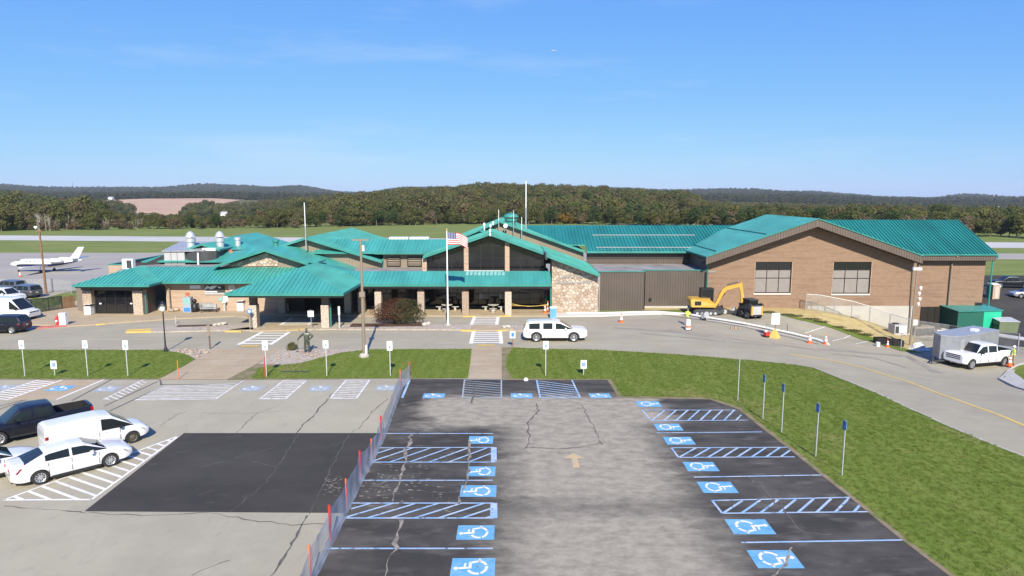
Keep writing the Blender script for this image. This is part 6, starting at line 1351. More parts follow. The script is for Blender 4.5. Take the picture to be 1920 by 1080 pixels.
# yard equipment
t = thing('green_container', 'bright green storage container with a pale sloping roof in the yard', 'container'); a, b = (61.01, 82.36), (57.07, 84.34); t.location = gp((a[0] - 2.0, a[1] + 3.5), .02); t.rotation_euler.z = rad(8)
MB().prism([(-2.2, -1.6, 0), (-2.2, 1.6, 0), (-2.2, 1.6, 2.9), (-2.2, -1.6, 2.6)], (6.2, 0, 0)).build('box_body', M['green_dark'], t); MB().box(1.5, 4.02, -1.63, -1.58, .3, 2.55).build('lit_end_panel', M['green_lit'], t); MB().prism([(-2.3, -1.75, 2.64), (-2.3, 1.7, 2.96), (-2.3, 1.7, 3.06), (-2.3, -1.75, 2.74)], (6.5, 0, 0)).build('roof', M['teal_trim'], t)  # dark body green paints in the shaded side; bright panel the lit end
for nm, lab, g, d, m in (('cooling_unit', 'beige cooling unit with dark grilles inside the chain-link yard', (50.09, 77.13), (2.6, 1.2, 1.3), 'siding_tan'), ('cooling_unit', 'low grey cooling unit beside the dock door', (43.01, 70), (1.5, 1.1, 1.2), 'grey_metal'), ('cooling_unit', 'pale boxy cooling unit beside the green container', (52.73, 77.54), (1.6, 1.0, 1.1), 'frame_pale')):
    t = thing(nm, lab, 'air conditioner', gp((g[0], g[1] + 3), .02), rad(6)); MB().box(-d[0]/2, d[0]/2, -d[1]/2, d[1]/2, .1, d[2]).build('case', M[m], t); MB().box(-d[0]/2 + .1, d[0]/2 - .1, -d[1]/2 - .02, -d[1]/2, .25, d[2] - .2).build('grille', M['charcoal'], t)
    MB().lathe([(.36, d[2]), (.36, d[2] + .08)], (-d[0]*.2, 0, 0), 16).build('fan', M['black'], t); MB().box(-d[0]/2 - .05, d[0]/2 + .05, -d[1]/2 - .05, d[1]/2 + .05, 0, .1).build('base', M['concrete'], t)
t = thing('dumpster', 'olive green waste container with sloping grey lid at yard edge', 'dumpster'); g = (63.17, 83); t.location = gp((g[0], g[1] + 1), .02); t.rotation_euler.z = rad(-5)
MB().prism([(-1.1, -.8, 0), (1.1, -.8, 0), (1.2, -.95, 1.5), (-1.2, -.95, 1.5)], (0, 1.8, 0)).build('bin', M['olive'], t); MB().prism([(-1.25, -1.0, 1.5), (1.25, -1.0, 1.5), (1.25, 1.0, 1.75), (-1.25, 1.0, 1.75)], (0, 0, .06)).build('lid', M['grey_metal'], t); MB().box(-1.3, -1.2, -.6, .6, .8, 1.0).build('lift_pocket', M['black'], t)
t = thing('portable_toilet', 'pale portable cabin with a dark side standing behind the brick hall', 'cabin'); g = (75.06, 102.9); t.location = gp(g, .02); t.rotation_euler.z = rad(12); MB().box(-.7, .6, -.6, .6, 0, 2.2).build('cabin', M['brick_pale'], t); MB().box(-.72, -.70, -.5, .5, .1, 2.0).build('side_panel', M['green_dark'], t); MB().prism([(-.75, -.65, 2.2), (.65, -.65, 2.2), (.65, 0, 2.42), (-.75, 0, 2.42)], (0, .62, 0)).build('roof', M['frame_pale'], t); MB().box(-.35, .35, -.63, -.6, .1, 2.0).build('door', M['stone_d'], t)
# forecourt of the west wing
def hydrant():
    t = thing('fire_hydrant', 'red fire hydrant with white cap beside the white box at red kerb', 'fire hydrant', gp((-47.06, 67.91), .13)); t.scale = (1.25, 1.25, 1.25)
    MB().lathe([(.17, 0), (.17, .06), (.11, .08), (.11, .5), (.15, .52), (.15, .58)], (0, 0, 0), 12).build('barrel', M['red'], t); MB().lathe([(.13, .58), (.11, .68), (.03, .76)], (0, 0, 0), 12).build('bonnet', M['red'], t); MB().lathe([(.07, -.22), (.07, .22)], (0, 0, .42), 10, 'x').build('nozzle', M['red'], t); MB().lathe([(.08, -.17), (.08, -.1)], (0, 0, .36), 10, 'y').build('cap', M['sign_white'], t)
hydrant()
t = thing('utility_cabinet', 'white upright plastic utility cabinet next to the fire hydrant', 'cabinet', gp((-46.45, 67.91), .13)); MB().box(-.33, .33, -.2, .2, .06, 1.2).build('case', M['sign_white'], t); MB().box(-.36, .36, -.23, .23, 0, .06).build('base', M['concrete'], t); MB().box(-.35, .35, -.22, .22, 1.2, 1.26).build('lid', M['white_metal'], t)
def bin_(g, label, rz=0):
    t = thing('litter_bin', label, 'bin', gp(g, .135), rz); MB().box(-.36, .36, -.36, .36, .04, 1.0).build('case', M['sign_white'], t); MB().box(-.3, .3, -.375, -.36, .12, .9).build('panel', M['frame_pale'], t); MB().box(-.40, .40, -.40, .40, 1.0, 1.06).build('rim', M['charcoal'], t)
    for x in (-.3, 0, .3): MB().box(x - .04, x + .04, -.04, .04, 1.06, 1.18).build('lid_leg', M['charcoal'], t)
    MB().prism([(-.38, -.38, 1.18), (.38, -.38, 1.18), (.38, .38, 1.18), (-.38, .38, 1.18)], (0, 0, .05)).build('lid', M['frame_pale'], t); return t
bin_((-47.53, 73.91), 'white litter bin against the outer stone column of the west entrance'); bin_((-31.41, 76.32), 'white litter bin against the pale brick wall near the canopy'); bin_(((-26.31, 0.96)[0], 76.0), 'white litter bin in the shade of the entrance canopy')
t = thing('flower_pot', 'red clay pot with a small plant by the west entrance doors', 'plant pot', gp((-42.56, 74.41), .135)); MB().lathe([(.16, 0), (.24, .42), (.21, .42)], (0, 0, 0), 12).build('pot', M['terracotta'], t)
t = thing('vending_kiosk', 'tall pale blue kiosk with a round red top sign at the brick wall', 'kiosk', gp((-37.21, 75.61), .135)); MB().box(-.45, .45, -.35, .35, 0, 1.75).build('case', M['paint_blue_worn'], t); MB().box(-.36, .36, -.37, -.35, 1.0, 1.65).build('screen_panel', M['skylight'], t); MB().box(-.36, .36, -.37, -.35, .1, .55).build('lower_panel', M['blue_sign'], t); MB().lathe([(.24, -.04), (.24, .04)], (0, 0, 2.05), 16, 'y').build('round_sign', M['terracotta'], t); MB().box(-.06, .06, -.05, .05, 1.75, 1.85).build('neck', M['galv'], t)
def bench(g, label, rz=0):
    t = thing('bench', label, 'bench', gp(g, .135), rz)
    for k in range(4): MB().box(-.9, .9, -.24 + k*.125, -.14 + k*.125, .43, .47).build('seat_slat', M['galv_dull'], t)
    for k in range(3): MB().box(-.9, .9, .26 + k*.02, .29 + k*.02, .55 + k*.14, .66 + k*.14).build('back_slat', M['galv_dull'], t)
    for s in (-.8, .8):
        MB().box(s - .03, s + .03, -.22, -.17, 0, .43).build('leg', M['charcoal'], t); MB().box(s - .03, s + .03, .2, .25, 0, .9).build('leg', M['charcoal'], t)
    return t
bench((-35.65, 75.96), 'grey slatted bench beside the pale blue kiosk', rad(-4)); bench((-34.72, 75.27), 'second slatted bench by the brick wall, farther from the kiosk', rad(10))
t = thing('chair_sculpture', 'black rounded figure standing between kiosk and bench', 'sculpture', gp((-36.47, 75.61), .135)); MB().lathe([(.30, 0), (.42, .2), (.38, .7), (.24, .95), (.14, 1.05), (.24, 1.15), (.26, 1.32), (.16, 1.48), (.02, 1.52)], (0, 0, 0), 14).build('figure', M['black'], t, 60)
t = thing('info_stand', 'slim grey pedestal with slanted top at the brick wall', 'stand', gp((-33.34, 76.32), .135)); MB().box(-.1, .1, -.1, .1, 0, .95).build('post', M['grey_metal'], t); MB().prism([(-.25, -.2, .95), (.25, -.2, .95), (.25, .2, 1.15), (-.25, .2, 1.15)], (0, 0, .04)).build('panel', M['frame_pale'], t)
rk = random.Random(15)
def boulder(name, g, r, label, group, dz=.12, m='stone_d'):
    b = MB(); n, k = 9, 6; vs = []
    for i in range(1, k):
        for j in range(n):
            a, c = math.pi*i/k, 2*math.pi*j/n; q = r * rk.uniform(.8, 1.15); vs.append((q*1.4*math.sin(a)*math.cos(c), q*math.sin(a)*math.sin(c), r*.45 + q*.7*math.cos(a)))
    b.add(vs, [(i*n + j, i*n + (j+1) % n, (i+1)*n + (j+1) % n, (i+1)*n + j) for i in range(k-2) for j in range(n)] + [tuple(range(n)), tuple(range((k-2)*n, (k-1)*n))[::-1]])
    o = b.build(name, M[m], None, 50); o.location = gp(g, dz); o.rotation_euler.z = rk.uniform(0, 6); return tag(o, label, 'boulder', group)
for g, r in (((-41.71, 77.4), .42), ((-40.65, 76.32), .38), ((-42.44, 79.27), .36), ((-40.64, 77.4), .34), ((-39.35, 75.96), .32), ((-38.97, 76.32), .34), ((-39.31, 78.14), .30), ((-40.01, 77.77), .26)): boulder('boulder', g, r, 'pale landscaping boulder heaped against the west brick wall', 'boulders at the brick wall', m=rk.choice(['stone_d', 'stone_b', 'mortar']))
for g, r in (((-30.56, 67.49), .25), ((-30.35, 67.77), .25), ((-30.14, 68.05), .25), ((-29.93, 68.34), .25)): boulder('edging_stone', g, r, 'flat edging stone at the end of the west planting bed', 'edging stones of the bed', m='stone_d')
for g, r in (((-9, 67.77), .3), ((-8.7, 68.05), .3), ((-0.81, 66.39), .24), ((-0.43, 66.66), .24), ((-9.9, 69.5), .45)): boulder('edging_stone', g, r, 'pale boulder on the gravel island by the crossing', 'boulders on the gravel island', m='stone_d')
for k in range(30):
    a = rk.random(); g = lerp2(lerp2((-30.34, 57.03), (-27.72, 55.65), a), lerp2((-26.23, 57.24), (-26.19, 54.34), a), rk.random()); boulder('river_stone', g, rk.uniform(.06, .15), 'loose pale river stone in the gravel corner by the street lamp', 'river stones by the lamp', .05, rk.choice(['mortar', 'stone_a', 'stone_c']))
for k in range(30):
    a = rk.random(); g = lerp2(lerp2((-20.27, 52.56), (-19.87, 56.43), a), lerp2((-15.99, 54.15), (-14.89, 56.83), a), rk.random()); boulder('river_stone', g, rk.uniform(.06, .15), 'loose pale river stone in the gravel bed round the statue', 'river stones by the statue', .05, rk.choice(['mortar', 'stone_a', 'stone_c']))
# stone picnic tables
def picnic(x, y, label):
    t = thing('picnic_table', label, 'table', (x, y, .13)); MB().lathe([(.62, .70), (.65, .74), (.65, .78), (.60, .80)], (0, 0, 0), 18).build('table_top', M['concrete'], t); MB().lathe([(.34, 0), (.16, .15), (.16, .55), (.3, .70)], (0, 0, 0), 12).build('pedestal', M['concrete'], t)
    for k in range(3):
        a = rad(30 + 120*k); c = (1.05*math.cos(a), 1.05*math.sin(a), 0); MB().box(c[0] - .42, c[0] + .42, c[1] - .16, c[1] + .16, .40, .47).build('bench_seat', M['concrete'], t); MB().box(c[0] - .12, c[0] + .12, c[1] - .1, c[1] + .1, 0, .40).build('bench_foot', M['concrete'], t)
picnic((-2.17, 0.63)[0], 76.3, 'round concrete picnic table with curved benches behind the crossing'); picnic((-7.54, 0.52)[0], 76.2, 'round concrete picnic table under the arcade behind the flagpole')
# rooftop equipment
def on_roof(name, label, cat, loc): return thing(name, label, cat, loc)
def mush(x, y, z, s, lab, cap=True):
    t = thing('roof_ventilator', lab, 'vent', (x, y, z)); MB().lathe([(.5*s, -.6), (.5*s, .4*s), (.62*s, .45*s), (.62*s, .9*s), (.42*s, 1.0*s)], (0, 0, 0), 14).build('stack', M['galv'], t, 40)
    if cap: MB().lathe([(.66*s, 1.1*s), (.6*s, 1.25*s), (.4*s, 1.65*s), (.12*s, 1.85*s)], (0, 0, 0), 14).build('cap', M['galv'], t, 40); MB().lathe([(.25*s, .95*s), (.25*s, 1.15*s)], (0, 0, 0), 10).build('neck', M['galv_dull'], t)
    return t
p = (-42.41, 88, 6.87); mush(p[0], p[1], p[2], 1.0, 'bulbous silver roof ventilator standing over the small dormer'); p = (-38.97, 89, 6.87); mush(p[0], p[1], p[2], .98, 'bulbous silver roof ventilator on the middle of the turquoise hip roof'); p = (-37.84, 92, 6.94); mush(p[0], p[1], p[2], .75, 'short open silver vent stack near the hip roof peak', False)
p = (-32.61, 92, 6.94); t = thing('roof_ventilator', 'small turquoise roof vent behind the stone gable', 'vent', (p[0], p[1], p[2] - .4)); MB().lathe([(.35, -.6), (.35, .5), (.5, .5), (.5, .75), (.1, .95)], (0, 0, 0), 12).build('cowl', M['teal_trim'], t)
p = (-0.14, 89.5, 9.33); t = thing('cupola_vent', 'turquoise mushroom-shaped cupola vent on the high tan gable', 'vent', (p[0], p[1], p[2] - .3)); MB().lathe([(.62, -.8), (.62, .9), (.55, .9)], (0, 0, 0), 16).build('drum', M['teal_trim'], t, 40); MB().lathe([(.75, .95), (.85, 1.1), (.85, 1.3), (.7, 1.35)], (0, 0, 0), 16).build('louvre_ring', M['teal'], t, 40); MB().lathe([(.9, 1.45), (1.05, 1.5), (.85, 1.85), (.3, 2.05), (.05, 2.1)], (0, 0, 0), 16).build('cap', M['teal_trim'], t, 40)
def aerial(p, z1, lab, r=.05, m='white_metal', step=None):
    t = thing('antenna', lab, 'antenna', (p[0], p[1], p[2] - .5)); hh = z1 - p[2] + .5; MB().tube([(0, 0, 0), (0, 0, hh * (step or .5))], r * 1.5, 8).build('mast', M['galv_dull'], t); MB().tube([(.0, 0, hh * (step or .5)), (0, 0, hh)], r, 8).build('whip', M[m], t); return t
p = (-25.29, 81.8, 7.21); aerial(p, (-25.06, 81.8, 12.54)[2], 'tall whip antenna on the tan gable above the entrance'); p = (1.87, 90, 8.73); aerial(p, (2.06, 90, 15.33)[2], 'tallest white whip antenna behind the high tan gable', .07); p = (-1.74, 87.4, 9.29); aerial(p, (-1.74, 87.4, 11.57)[2], 'short pole antenna on the ridge beside the white dish and cupola', .04); p = (1.26, 87.4, 7.9); aerial(p, (1.25, 87.4, 10.61)[2], 'slim pole antenna halfway between cupola and tallest white whip', .04); p = (0.21, 87.4, 9.01); aerial(p, (0.21, 87.4, 11.5)[2], 'thin pole antenna right in front of the cupola', .03)
p = (-0.84, 87.3, 9.5); t = thing('dish_antenna', 'round white dish on a bracket at the high gable edge', 'antenna', (p[0], p[1], p[2])); MB().lathe([(.05, 0), (.28, -.08), (.28, -.05), (.05, .05)], (0, -.15, 0), 14, 'y').build('dish', M['white_metal'], t); MB().tube([(0, 0, 0), (-.15, .05, -.9)], .04, 6).build('arm', M['galv_dull'], t)
p = (-2.56, 78.1, 9.36); t = thing('security_camera', 'white camera cluster at the peak of the glazed gable', 'camera', (p[0], p[1], p[2])); 
for k, (dx, dz) in enumerate(((0, 0), (.05, .55), (.35, .85), (0, -.45))): MB().lathe([(.09, -.2), (.13, 0), (.07, .2)], (dx, -.1, dz), 8).build('camera', M['white_metal'], t)
MB().tube([(0, 0, -.6), (0, 0, .8)], .04, 6).build('bracket', M['galv_dull'], t)
p = (-3.57, 86, 9.49); t = thing('beacon_light', 'small white beacon lamp on the west slope of the hall roof', 'lamp', (p[0], p[1], p[2])); MB().lathe([(.08, -1.0), (.08, 0), (.16, .05), (.14, .35), (.03, .45)], (0, 0, 0), 8).build('lamp', M['white_metal'], t); MB().box(-.5, .5, -.2, .2, -.75, -.55).build('tray', M['teal_trim'], t)
p = (-46.77, 81, 4.86); t = thing('roof_air_unit', 'white air conditioning box with dark grille on the flat west roof', 'air conditioner', (p[0], p[1], 4.5)); MB().box(-.65, .65, -.3, .3, .05, 1.25).build('case', M['white_metal'], t); MB().box(-.1, .5, -.33, -.3, .15, 1.1).build('grille', M['charcoal'], t); MB().box(-.6, .6, -.25, .25, -.05, .05).build('feet', M['charcoal'], t)
# boarding bridge behind the west wing
t = thing('boarding_bridge', 'passenger boarding bridge with pale grey box and dark round cab behind the west wing', 'boarding bridge')
a, b = (-45.12, 6.25), (-42.47, 6.25); MB().box(a[0], b[0], 86.2, 90.5, -1.5, (-43.94, 6.18)[1]).build('rotunda', M['grey_metal'], t); MB().prism([(a[0] - .2, 86.0, (-43.94, 6.18)[1]), (b[0] + 2.6, 86.0, (-43.94, 6.18)[1] + .05), (b[0] + 2.6, 91, (-43.91, 6.53)[1] + .5), (a[0] - .2, 91, (-43.91, 6.53)[1] + .5)], (0, 0, .12)).build('roof', M['galv_dull'], t)
for x in (a[0] + .9, a[0] + 1.7): MB().box(x - .02, x + .02, 86.17, 86.2, 3, (-43.94, 6.11)[1]).build('panel_joint', M['charcoal'], t)
c = (-40.74, 5.29); z0, z1 = (-40.76, 5.02)[1], (-40.67, 6.26)[1]; rr = 3.0
cb = MB(); n = 16; ring = [(b[0] + .2, 86.4), (c[0] - .4, 86.0), (c[0] + .8, 86.0), (c[0] + 1.6, 86.25), (c[0] + 2.2, 86.7), ((-38.42, 5.28)[0], 89.6), ((-38.42, 5.28)[0], 91), (b[0] + .2, 91)]
cb.prism([(x, y, z0) for x, y in ring], (0, 0, z1 - z0)).build('cab', M['charcoal'], t, 40); e = (-37.55, 5.28); MB().prism([((-38.63, 5.42)[0], 89.3, (-38.66, 4.84)[1]), ((-36.46, 5.42)[0], 90, (-36.47, 5.2)[1]), ((-36.57, 6)[0], 90, (-36.57, 6.14)[1]), ((-38.59, 6)[0], 89.3, (-38.59, 6.07)[1])], (0, 1.6, 0)).build('tunnel', M['black'], t)
MB().prism([((-37.96, 6.14)[0], 89.2, (-37.96, 6.14)[1]), ((-37.6, 6.14)[0], 89.2, (-37.6, 6.14)[1]), ((-37.16, 5.2)[0], 89.2, (-37.16, 5.2)[1]), ((-37.51, 5.2)[0], 89.2, (-37.51, 5.2)[1])], (0, .06, 0)).build('red_stripe', M['orange'], t)
MB().tube([((-40.63, 4.41)[0], 85.8, 2), ((-40.52, 6.07)[0], 85.8, (-40.52, 6.07)[1])], .12, 8).build('support', M['white_metal'], t); MB().box((-40.32, 6.33)[0], (-38.6, 6.33)[0], 86.6, 87.2, z1 + .02, z1 + .35).build('roof_gear', M['white_metal'], t)
MB().prism([((-48.02, 4.6)[0], 84.5, 4.2), (a[0], 86.8, 4.2), (a[0], 86.8, (-45.04, 5.85)[1]), ((-46.43, 5.12)[0], 85.5, (-46.69, 5.14)[1])], (0, .15, 0)).build('ramp_wall', M['charcoal'], t); rebase(t, (c[0], 88, -1))
# aircraft far off in the sky
t = thing('distant_aeroplane', 'tiny white aeroplane flying in the clear blue sky', 'aeroplane', ((42.55, 157.52)[0], 700, (42.55, 157.52)[1]), rad(20)); MB().tube([(-3.6, 0, 0), (-2, 0, .2), (2, 0, .2), (3, 0, 0)], [.25, .55, .6, .15], 8).build('fuselage', M['white_metal'], t); MB().prism([(-.6, -5, .5), (.6, -5, .5), (.6, 5, .5), (-.6, 5, .5)], (0, 0, .15)).build('wing', M['grey_metal'], t); MB().box(-3.6, -2.9, -1.6, 1.6, .2, .3).build('tailplane', M['grey_metal'], t); MB().prism([(-3.6, -.06, .2), (-2.6, -.06, .2), (-3.3, -.06, 1.4), (-3.7, -.06, 1.4)], (0, .12, 0)).build('fin', M['white_metal'], t); t.scale = (.65, .65, .65)
# vehicles on the apron just visible over the roof
for u0, lab in (((-25.42, 3.76), 'white roof of a service truck behind the turquoise link roof'), ((-20.87, 3.76), 'longer white roof of a service truck near the flagpole behind the roof')):
    t = thing('service_truck', lab, 'truck', (u0[0], 150, -1.98)); MB().box(-2, 2.2, -1.1, 1.1, .9, u0[1] + 2.3).build('box_body', M['white_metal'], t); MB().box(2.25, 3.8, -1.0, 1.0, .6, 2.4).build('cab', M['white_metal'], t)
    for x in (-1, 2.9):
        for s in (-1, 1): MB().lathe([(.45, -.15), (.45, .15)], (x, s, .45), 14, 'y').build('wheel', M['rubber'], t)
# plane shapes done; machines
E_ = thing('excavator', 'yellow tracked excavator with raised boom working beside the brick hall', 'excavator', gp((21.91, 74.92), .03), rad(-3))
for s in (-.85, .85):
    pf = [(-1.45, .35), (-1.3, .12), (-1.0, .02), (1.0, .02), (1.3, .12), (1.45, .35), (1.3, .60), (1.0, .68), (-1.0, .68), (-1.3, .60)]
    k = MB().prism([(x, s - .22, z) for x, z in pf], (0, .44, 0)).build('track', M['charcoal'], E_)
    for i in range(5): MB().lathe([(.15, -.24), (.15, .24)], (-1.0 + i*.5, s, .24), 10, 'y').build('roller', M['grey_metal'], k)
MB().box(-.8, .8, -.7, .7, .35, .75).build('undercarriage', M['charcoal'], E_); MB().lathe([(.6, .75), (.6, .9)], (0, 0, 0), 16).build('slew_ring', M['black'], E_)
MB().prism([(-1.65, -1.05, .92), (-1.75, -.9, 1.7), (-1.6, -.9, 1.85), (.3, -1.05, 1.85), (1.05, -1.05, 1.25), (1.05, -1.05, .92)], (0, 2.05, 0)).build('house', M['yellow_machine'], E_); MB().box(-1.3, -.6, -1.07, -1.05, 1.15, 1.6).build('decal', M['black'], E_)
cb = MB()
for x, y in ((-.35, .05), (.95, .05), (-.35, 1.0), (.95, 1.0)): MB().box(x - .05, x + .05, y - .05, y + .05, 1.3, 2.8).build('cab_pillar', M['black'], E_)
MB().box(-.42, 1.02, -.02, 1.06, 2.78, 2.92).build('cab_roof', M['black'], E_); MB().box(-.33, .95, .06, .08, 1.85, 2.78).build('cab_glass', M['car_glass'], E_); MB().box(.94, .96, .08, .98, 1.4, 2.78).build('cab_glass', M['car_glass'], E_); MB().box(-.34, -.32, .08, .98, 1.85, 2.78).build('cab_glass', M['car_glass'], E_)
MB().box(-.1, .4, .35, .8, 1.5, 2.3).build('seat', M['charcoal'], E_)
def boomplate(pts, y0, y1, nm, m): return MB().prism([(x, y0, z) for x, z in pts], (0, y1 - y0, 0)).build(nm, M[m], E_)
boomplate([(.95, 1.0), (1.25, 1.0), (2.0, 2.45), (2.35, 2.85), (3.75, 3.25), (3.72, 3.55), (2.2, 3.25), (1.75, 2.85)], -.55, -.25, 'boom', 'yellow_machine'); boomplate([(3.55, 3.5), (3.95, 3.75), (4.12, 2.9), (4.15, 1.3), (3.95, 1.25), (3.85, 2.6)], -.52, -.28, 'stick', 'yellow_machine')
boomplate([(3.8, 1.35), (4.3, 1.25), (4.45, .75), (4.2, .25), (3.75, .15), (3.55, .45), (3.9, .8)], -.75, -.05, 'bucket', 'charcoal'); MB().tube([(1.35, -.4, 1.35), (2.15, -.4, 2.55)], .09, 8).build('boom_ram', M['black'], E_); MB().tube([(2.3, -.4, 3.4), (3.5, -.4, 3.75)], .08, 8).build('stick_ram', M['black'], E_); MB().tube([(4.0, -.4, 3.2), (4.28, -.4, 1.6)], .07, 8).build('bucket_ram', M['galv'], E_); boomplate([(1.25, .2), (1.4, .2), (1.95, .35), (1.95, .75), (1.85, .75), (1.3, .5)], -1.1, 1.1, 'dozer_blade', 'charcoal')
K_ = thing('skid_steer', 'yellow and black skid-steer loader with dark cab parked beside the excavator', 'loader', gp((26.27, 72.62), .03), rad(104)); 
MB().prism([(-1.2, -.62, .35), (-1.3, -.62, 1.3), (-1.0, -.62, 1.55), (.6, -.62, 1.0), (.85, -.62, .35)], (0, 1.24, 0)).build('body', M['charcoal'], K_); MB().box(-1.36, -1.25, -.55, .55, .55, 1.45).build('rear_grille', M['grey_metal'], K_); MB().box(-.75, .6, -.5, .5, 1.1, 2.05).build('cab', M['black'], K_); MB().box(-.8, .65, -.55, .55, 2.05, 2.13).build('cab_roof', M['charcoal'], K_); MB().box(-.78, -.76, -.4, .4, 1.45, 1.95).build('rear_window', M['car_glass'], K_)
for s in (-1, 1):
    MB().prism([(-1.25, s*.70 - .1, 1.0), (-1.35, s*.70 - .1, 1.65), (-1.0, s*.70 - .1, 1.75), (.9, s*.70 - .1, 1.15), (1.5, s*.70 - .1, .45), (1.3, s*.70 - .1, .35), (.6, s*.70 - .1, .95), (-.9, s*.70 - .1, 1.2)], (0, .2, 0)).build('lift_arm', M['charcoal'], K_)
    MB().box(-1.38, -1.2, s*.6 - .1, s*.6 + .1, .5, 1.5).build('tail_post', M['yellow_machine'], K_)
    for x in (-.62, .45): o = MB().lathe([(.22, -.14), (.37, -.15), (.4, -.1), (.4, .1), (.37, .15), (.22, .14)], (x, s*.78, .40), 18, 'y').build('wheel', M['rubber'], K_); MB().lathe([(.2, -.12), (.2, .12)], (x, s*.80, .40), 12, 'y').build('rim', M['sign_white'], o)
MB().prism([(1.35, -.95, .08), (2.1, -.95, .05), (2.15, -.95, .12), (1.5, -.95, .2), (1.4, -.95, .75), (1.3, -.95, .75)], (0, 1.9, 0)).build('bucket', M['charcoal'], K_)
t = thing('auger_attachment', 'grey machine attachment lying on the ground between excavator and loader', 'attachment', gp((24.71, 74.92), .03), rad(10)); MB().box(-.9, .9, -.25, .25, .1, .4).build('frame', M['charcoal'], t); MB().lathe([(.25, -.3), (.25, .3)], (-.6, 0, .3), 12, 'y').build('drum', M['grey_metal'], t); MB().prism([(.2, -.2, .4), (.9, -.2, .4), (.7, -.2, .8)], (0, .4, 0)).build('bracket', M['grey_metal'], t)
t = thing('stacked_blocks', 'row of pale hollow blocks standing along the brick wall', 'blocks', gp((26.36, 79.65), .03))
for k in range(8): MB().box(-1.9 + k*.48, -1.6 + k*.48, -.1, .1, 0, .55).build('block', M['frame_pale'], t)

# ================================================================ people
def figure(joints, edges, radii, root):
    me = bpy.data.meshes.new('figure'); names = list(joints); me.from_pydata([joints[n] for n in names], [(names.index(a), names.index(b)) for a, b in edges], []); ob = bpy.data.objects.new('figure', me); col.objects.link(ob)
    sk = ob.modifiers.new('s', 'SKIN'); ob.modifiers.new('u', 'SUBSURF').levels = 2; ob.modifiers['u'].render_levels = 2
    for i, n in enumerate(names):
        r = radii.get(n, radii.get(n[:-2], .04)); me.skin_vertices[0].data[i].radius = (r, r) if not isinstance(r, tuple) else r; me.skin_vertices[0].data[i].use_root = (n == root)
    dg = bpy.context.evaluated_depsgraph_get(); out = bpy.data.meshes.new_from_object(ob.evaluated_get(dg)); bpy.data.objects.remove(ob)
    out.polygons.foreach_set('use_smooth', [True] * len(out.polygons)); return out
def man(arms, lean=0, stance=.11):
    J_ = {'pelvis': (0, 0, .95), 'belly': (0, lean*.3, 1.10), 'chest': (0, lean*.7, 1.30), 'neck': (0, lean, 1.50), 'chin': (0, lean + .02, 1.58), 'head': (0, lean + .02, 1.66), 'crown': (0, lean, 1.76), 'nose': (0, lean + .115, 1.655)}
    E2 = [('pelvis', 'belly'), ('belly', 'chest'), ('chest', 'neck'), ('neck', 'chin'), ('chin', 'head'), ('head', 'crown'), ('head', 'nose')]
    R2 = {'pelvis': (.15, .11), 'belly': (.145, .105), 'chest': (.165, .115), 'neck': .058, 'chin': .068, 'head': .092, 'crown': .055, 'nose': .016, 'shoulder': .072, 'elbow': .046, 'wrist': .032, 'palm': (.042, .022), 'hip': .092, 'knee': .062, 'ankle': .042, 'heel': .045, 'toe': .036, 'f': .0095}
    for s, k in ((-1, '_l'), (1, '_r')):
        sh = Vector((s*.19, lean*.85, 1.42)); el, wr = [Vector(q) for q in arms[k]]; d = (wr - el).normalized(); pa = wr + d * .07
        J_['shoulder' + k] = sh; J_['elbow' + k] = el; J_['wrist' + k] = wr; J_['palm' + k] = pa
        E2 += [('chest', 'shoulder' + k), ('shoulder' + k, 'elbow' + k), ('elbow' + k, 'wrist' + k), ('wrist' + k, 'palm' + k)]
        side = d.cross(Vector((0, 1, .2))).normalized()
        for i in range(5):
            o_ = side * (.034 - .0165 * i); L2 = (.055, .085, .095, .088, .068)[i]; tip = pa + o_ * (2.4 if i == 0 else 1.15) + d * (L2 if i else .03); J_['f%d%s' % (i, k)] = tip + Vector((0, .01, -.01)); E2.append(('palm' + k, 'f%d%s' % (i, k))); R2['f%d' % i] = .0095
        J_['hip' + k] = (s*.09, 0, .90); J_['knee' + k] = (s*stance, .02, .50); J_['ankle' + k] = (s*(stance + .01), -.02, .09); J_['heel' + k] = (s*(stance + .01), -.05, .045); J_['toe' + k] = (s*(stance + .04), .17, .035)
        E2 += [('pelvis', 'hip' + k), ('hip' + k, 'knee' + k), ('knee' + k, 'ankle' + k), ('ankle' + k, 'heel' + k), ('heel' + k, 'toe' + k)]
    return {k: tuple(v) for k, v in J_.items()}, E2, R2
def worker(name, label, g, dz, rz, arms, lean=0, helmet=True, legs='trousers_tan'):
    t = thing(name, label, 'person', gp(g, dz), rz); me = figure(*man(arms, lean), 'pelvis')
    for k in ('skin', 'hivis', legs, 'black'): me.materials.append(M[k])
    for p_ in me.polygons:
        c = p_.center; p_.material_index = 3 if c.z < .11 else (2 if c.z < .98 and abs(c.x) < .24 else (1 if 1.0 <= c.z < 1.50 and abs(c.x) < .30 else 0))
    link('body', me, None, t)
    if helmet: MB().lathe([(.14, 1.70), (.125, 1.73), (.11, 1.79), (.05, 1.84)], (0, lean + .01, 0), 14).build('helmet', M['sign_white'], t, 60)
    else: MB().lathe([(.10, 1.70), (.085, 1.77), (.03, 1.80)], (0, lean - .01, 0), 12).build('hair', M['wood'], t, 60)
    for z in (1.12, 1.28): MB().lathe([(.17, z), (.17, z + .045)], (0, lean*.5, 0), 14, cap=False).build('reflective_stripe', M['sign_white'], t) if False else None
    return t
worker('person', 'worker in hi-vis yellow shirt bending over tools beside the trench', (18.18, 68.06), .03, rad(-30), {'_l': ((-.34, .16, 1.18), (-.22, .40, 1.05)), '_r': ((.34, .16, 1.18), (.22, .40, 1.05))}, lean=.14, helmet=False)
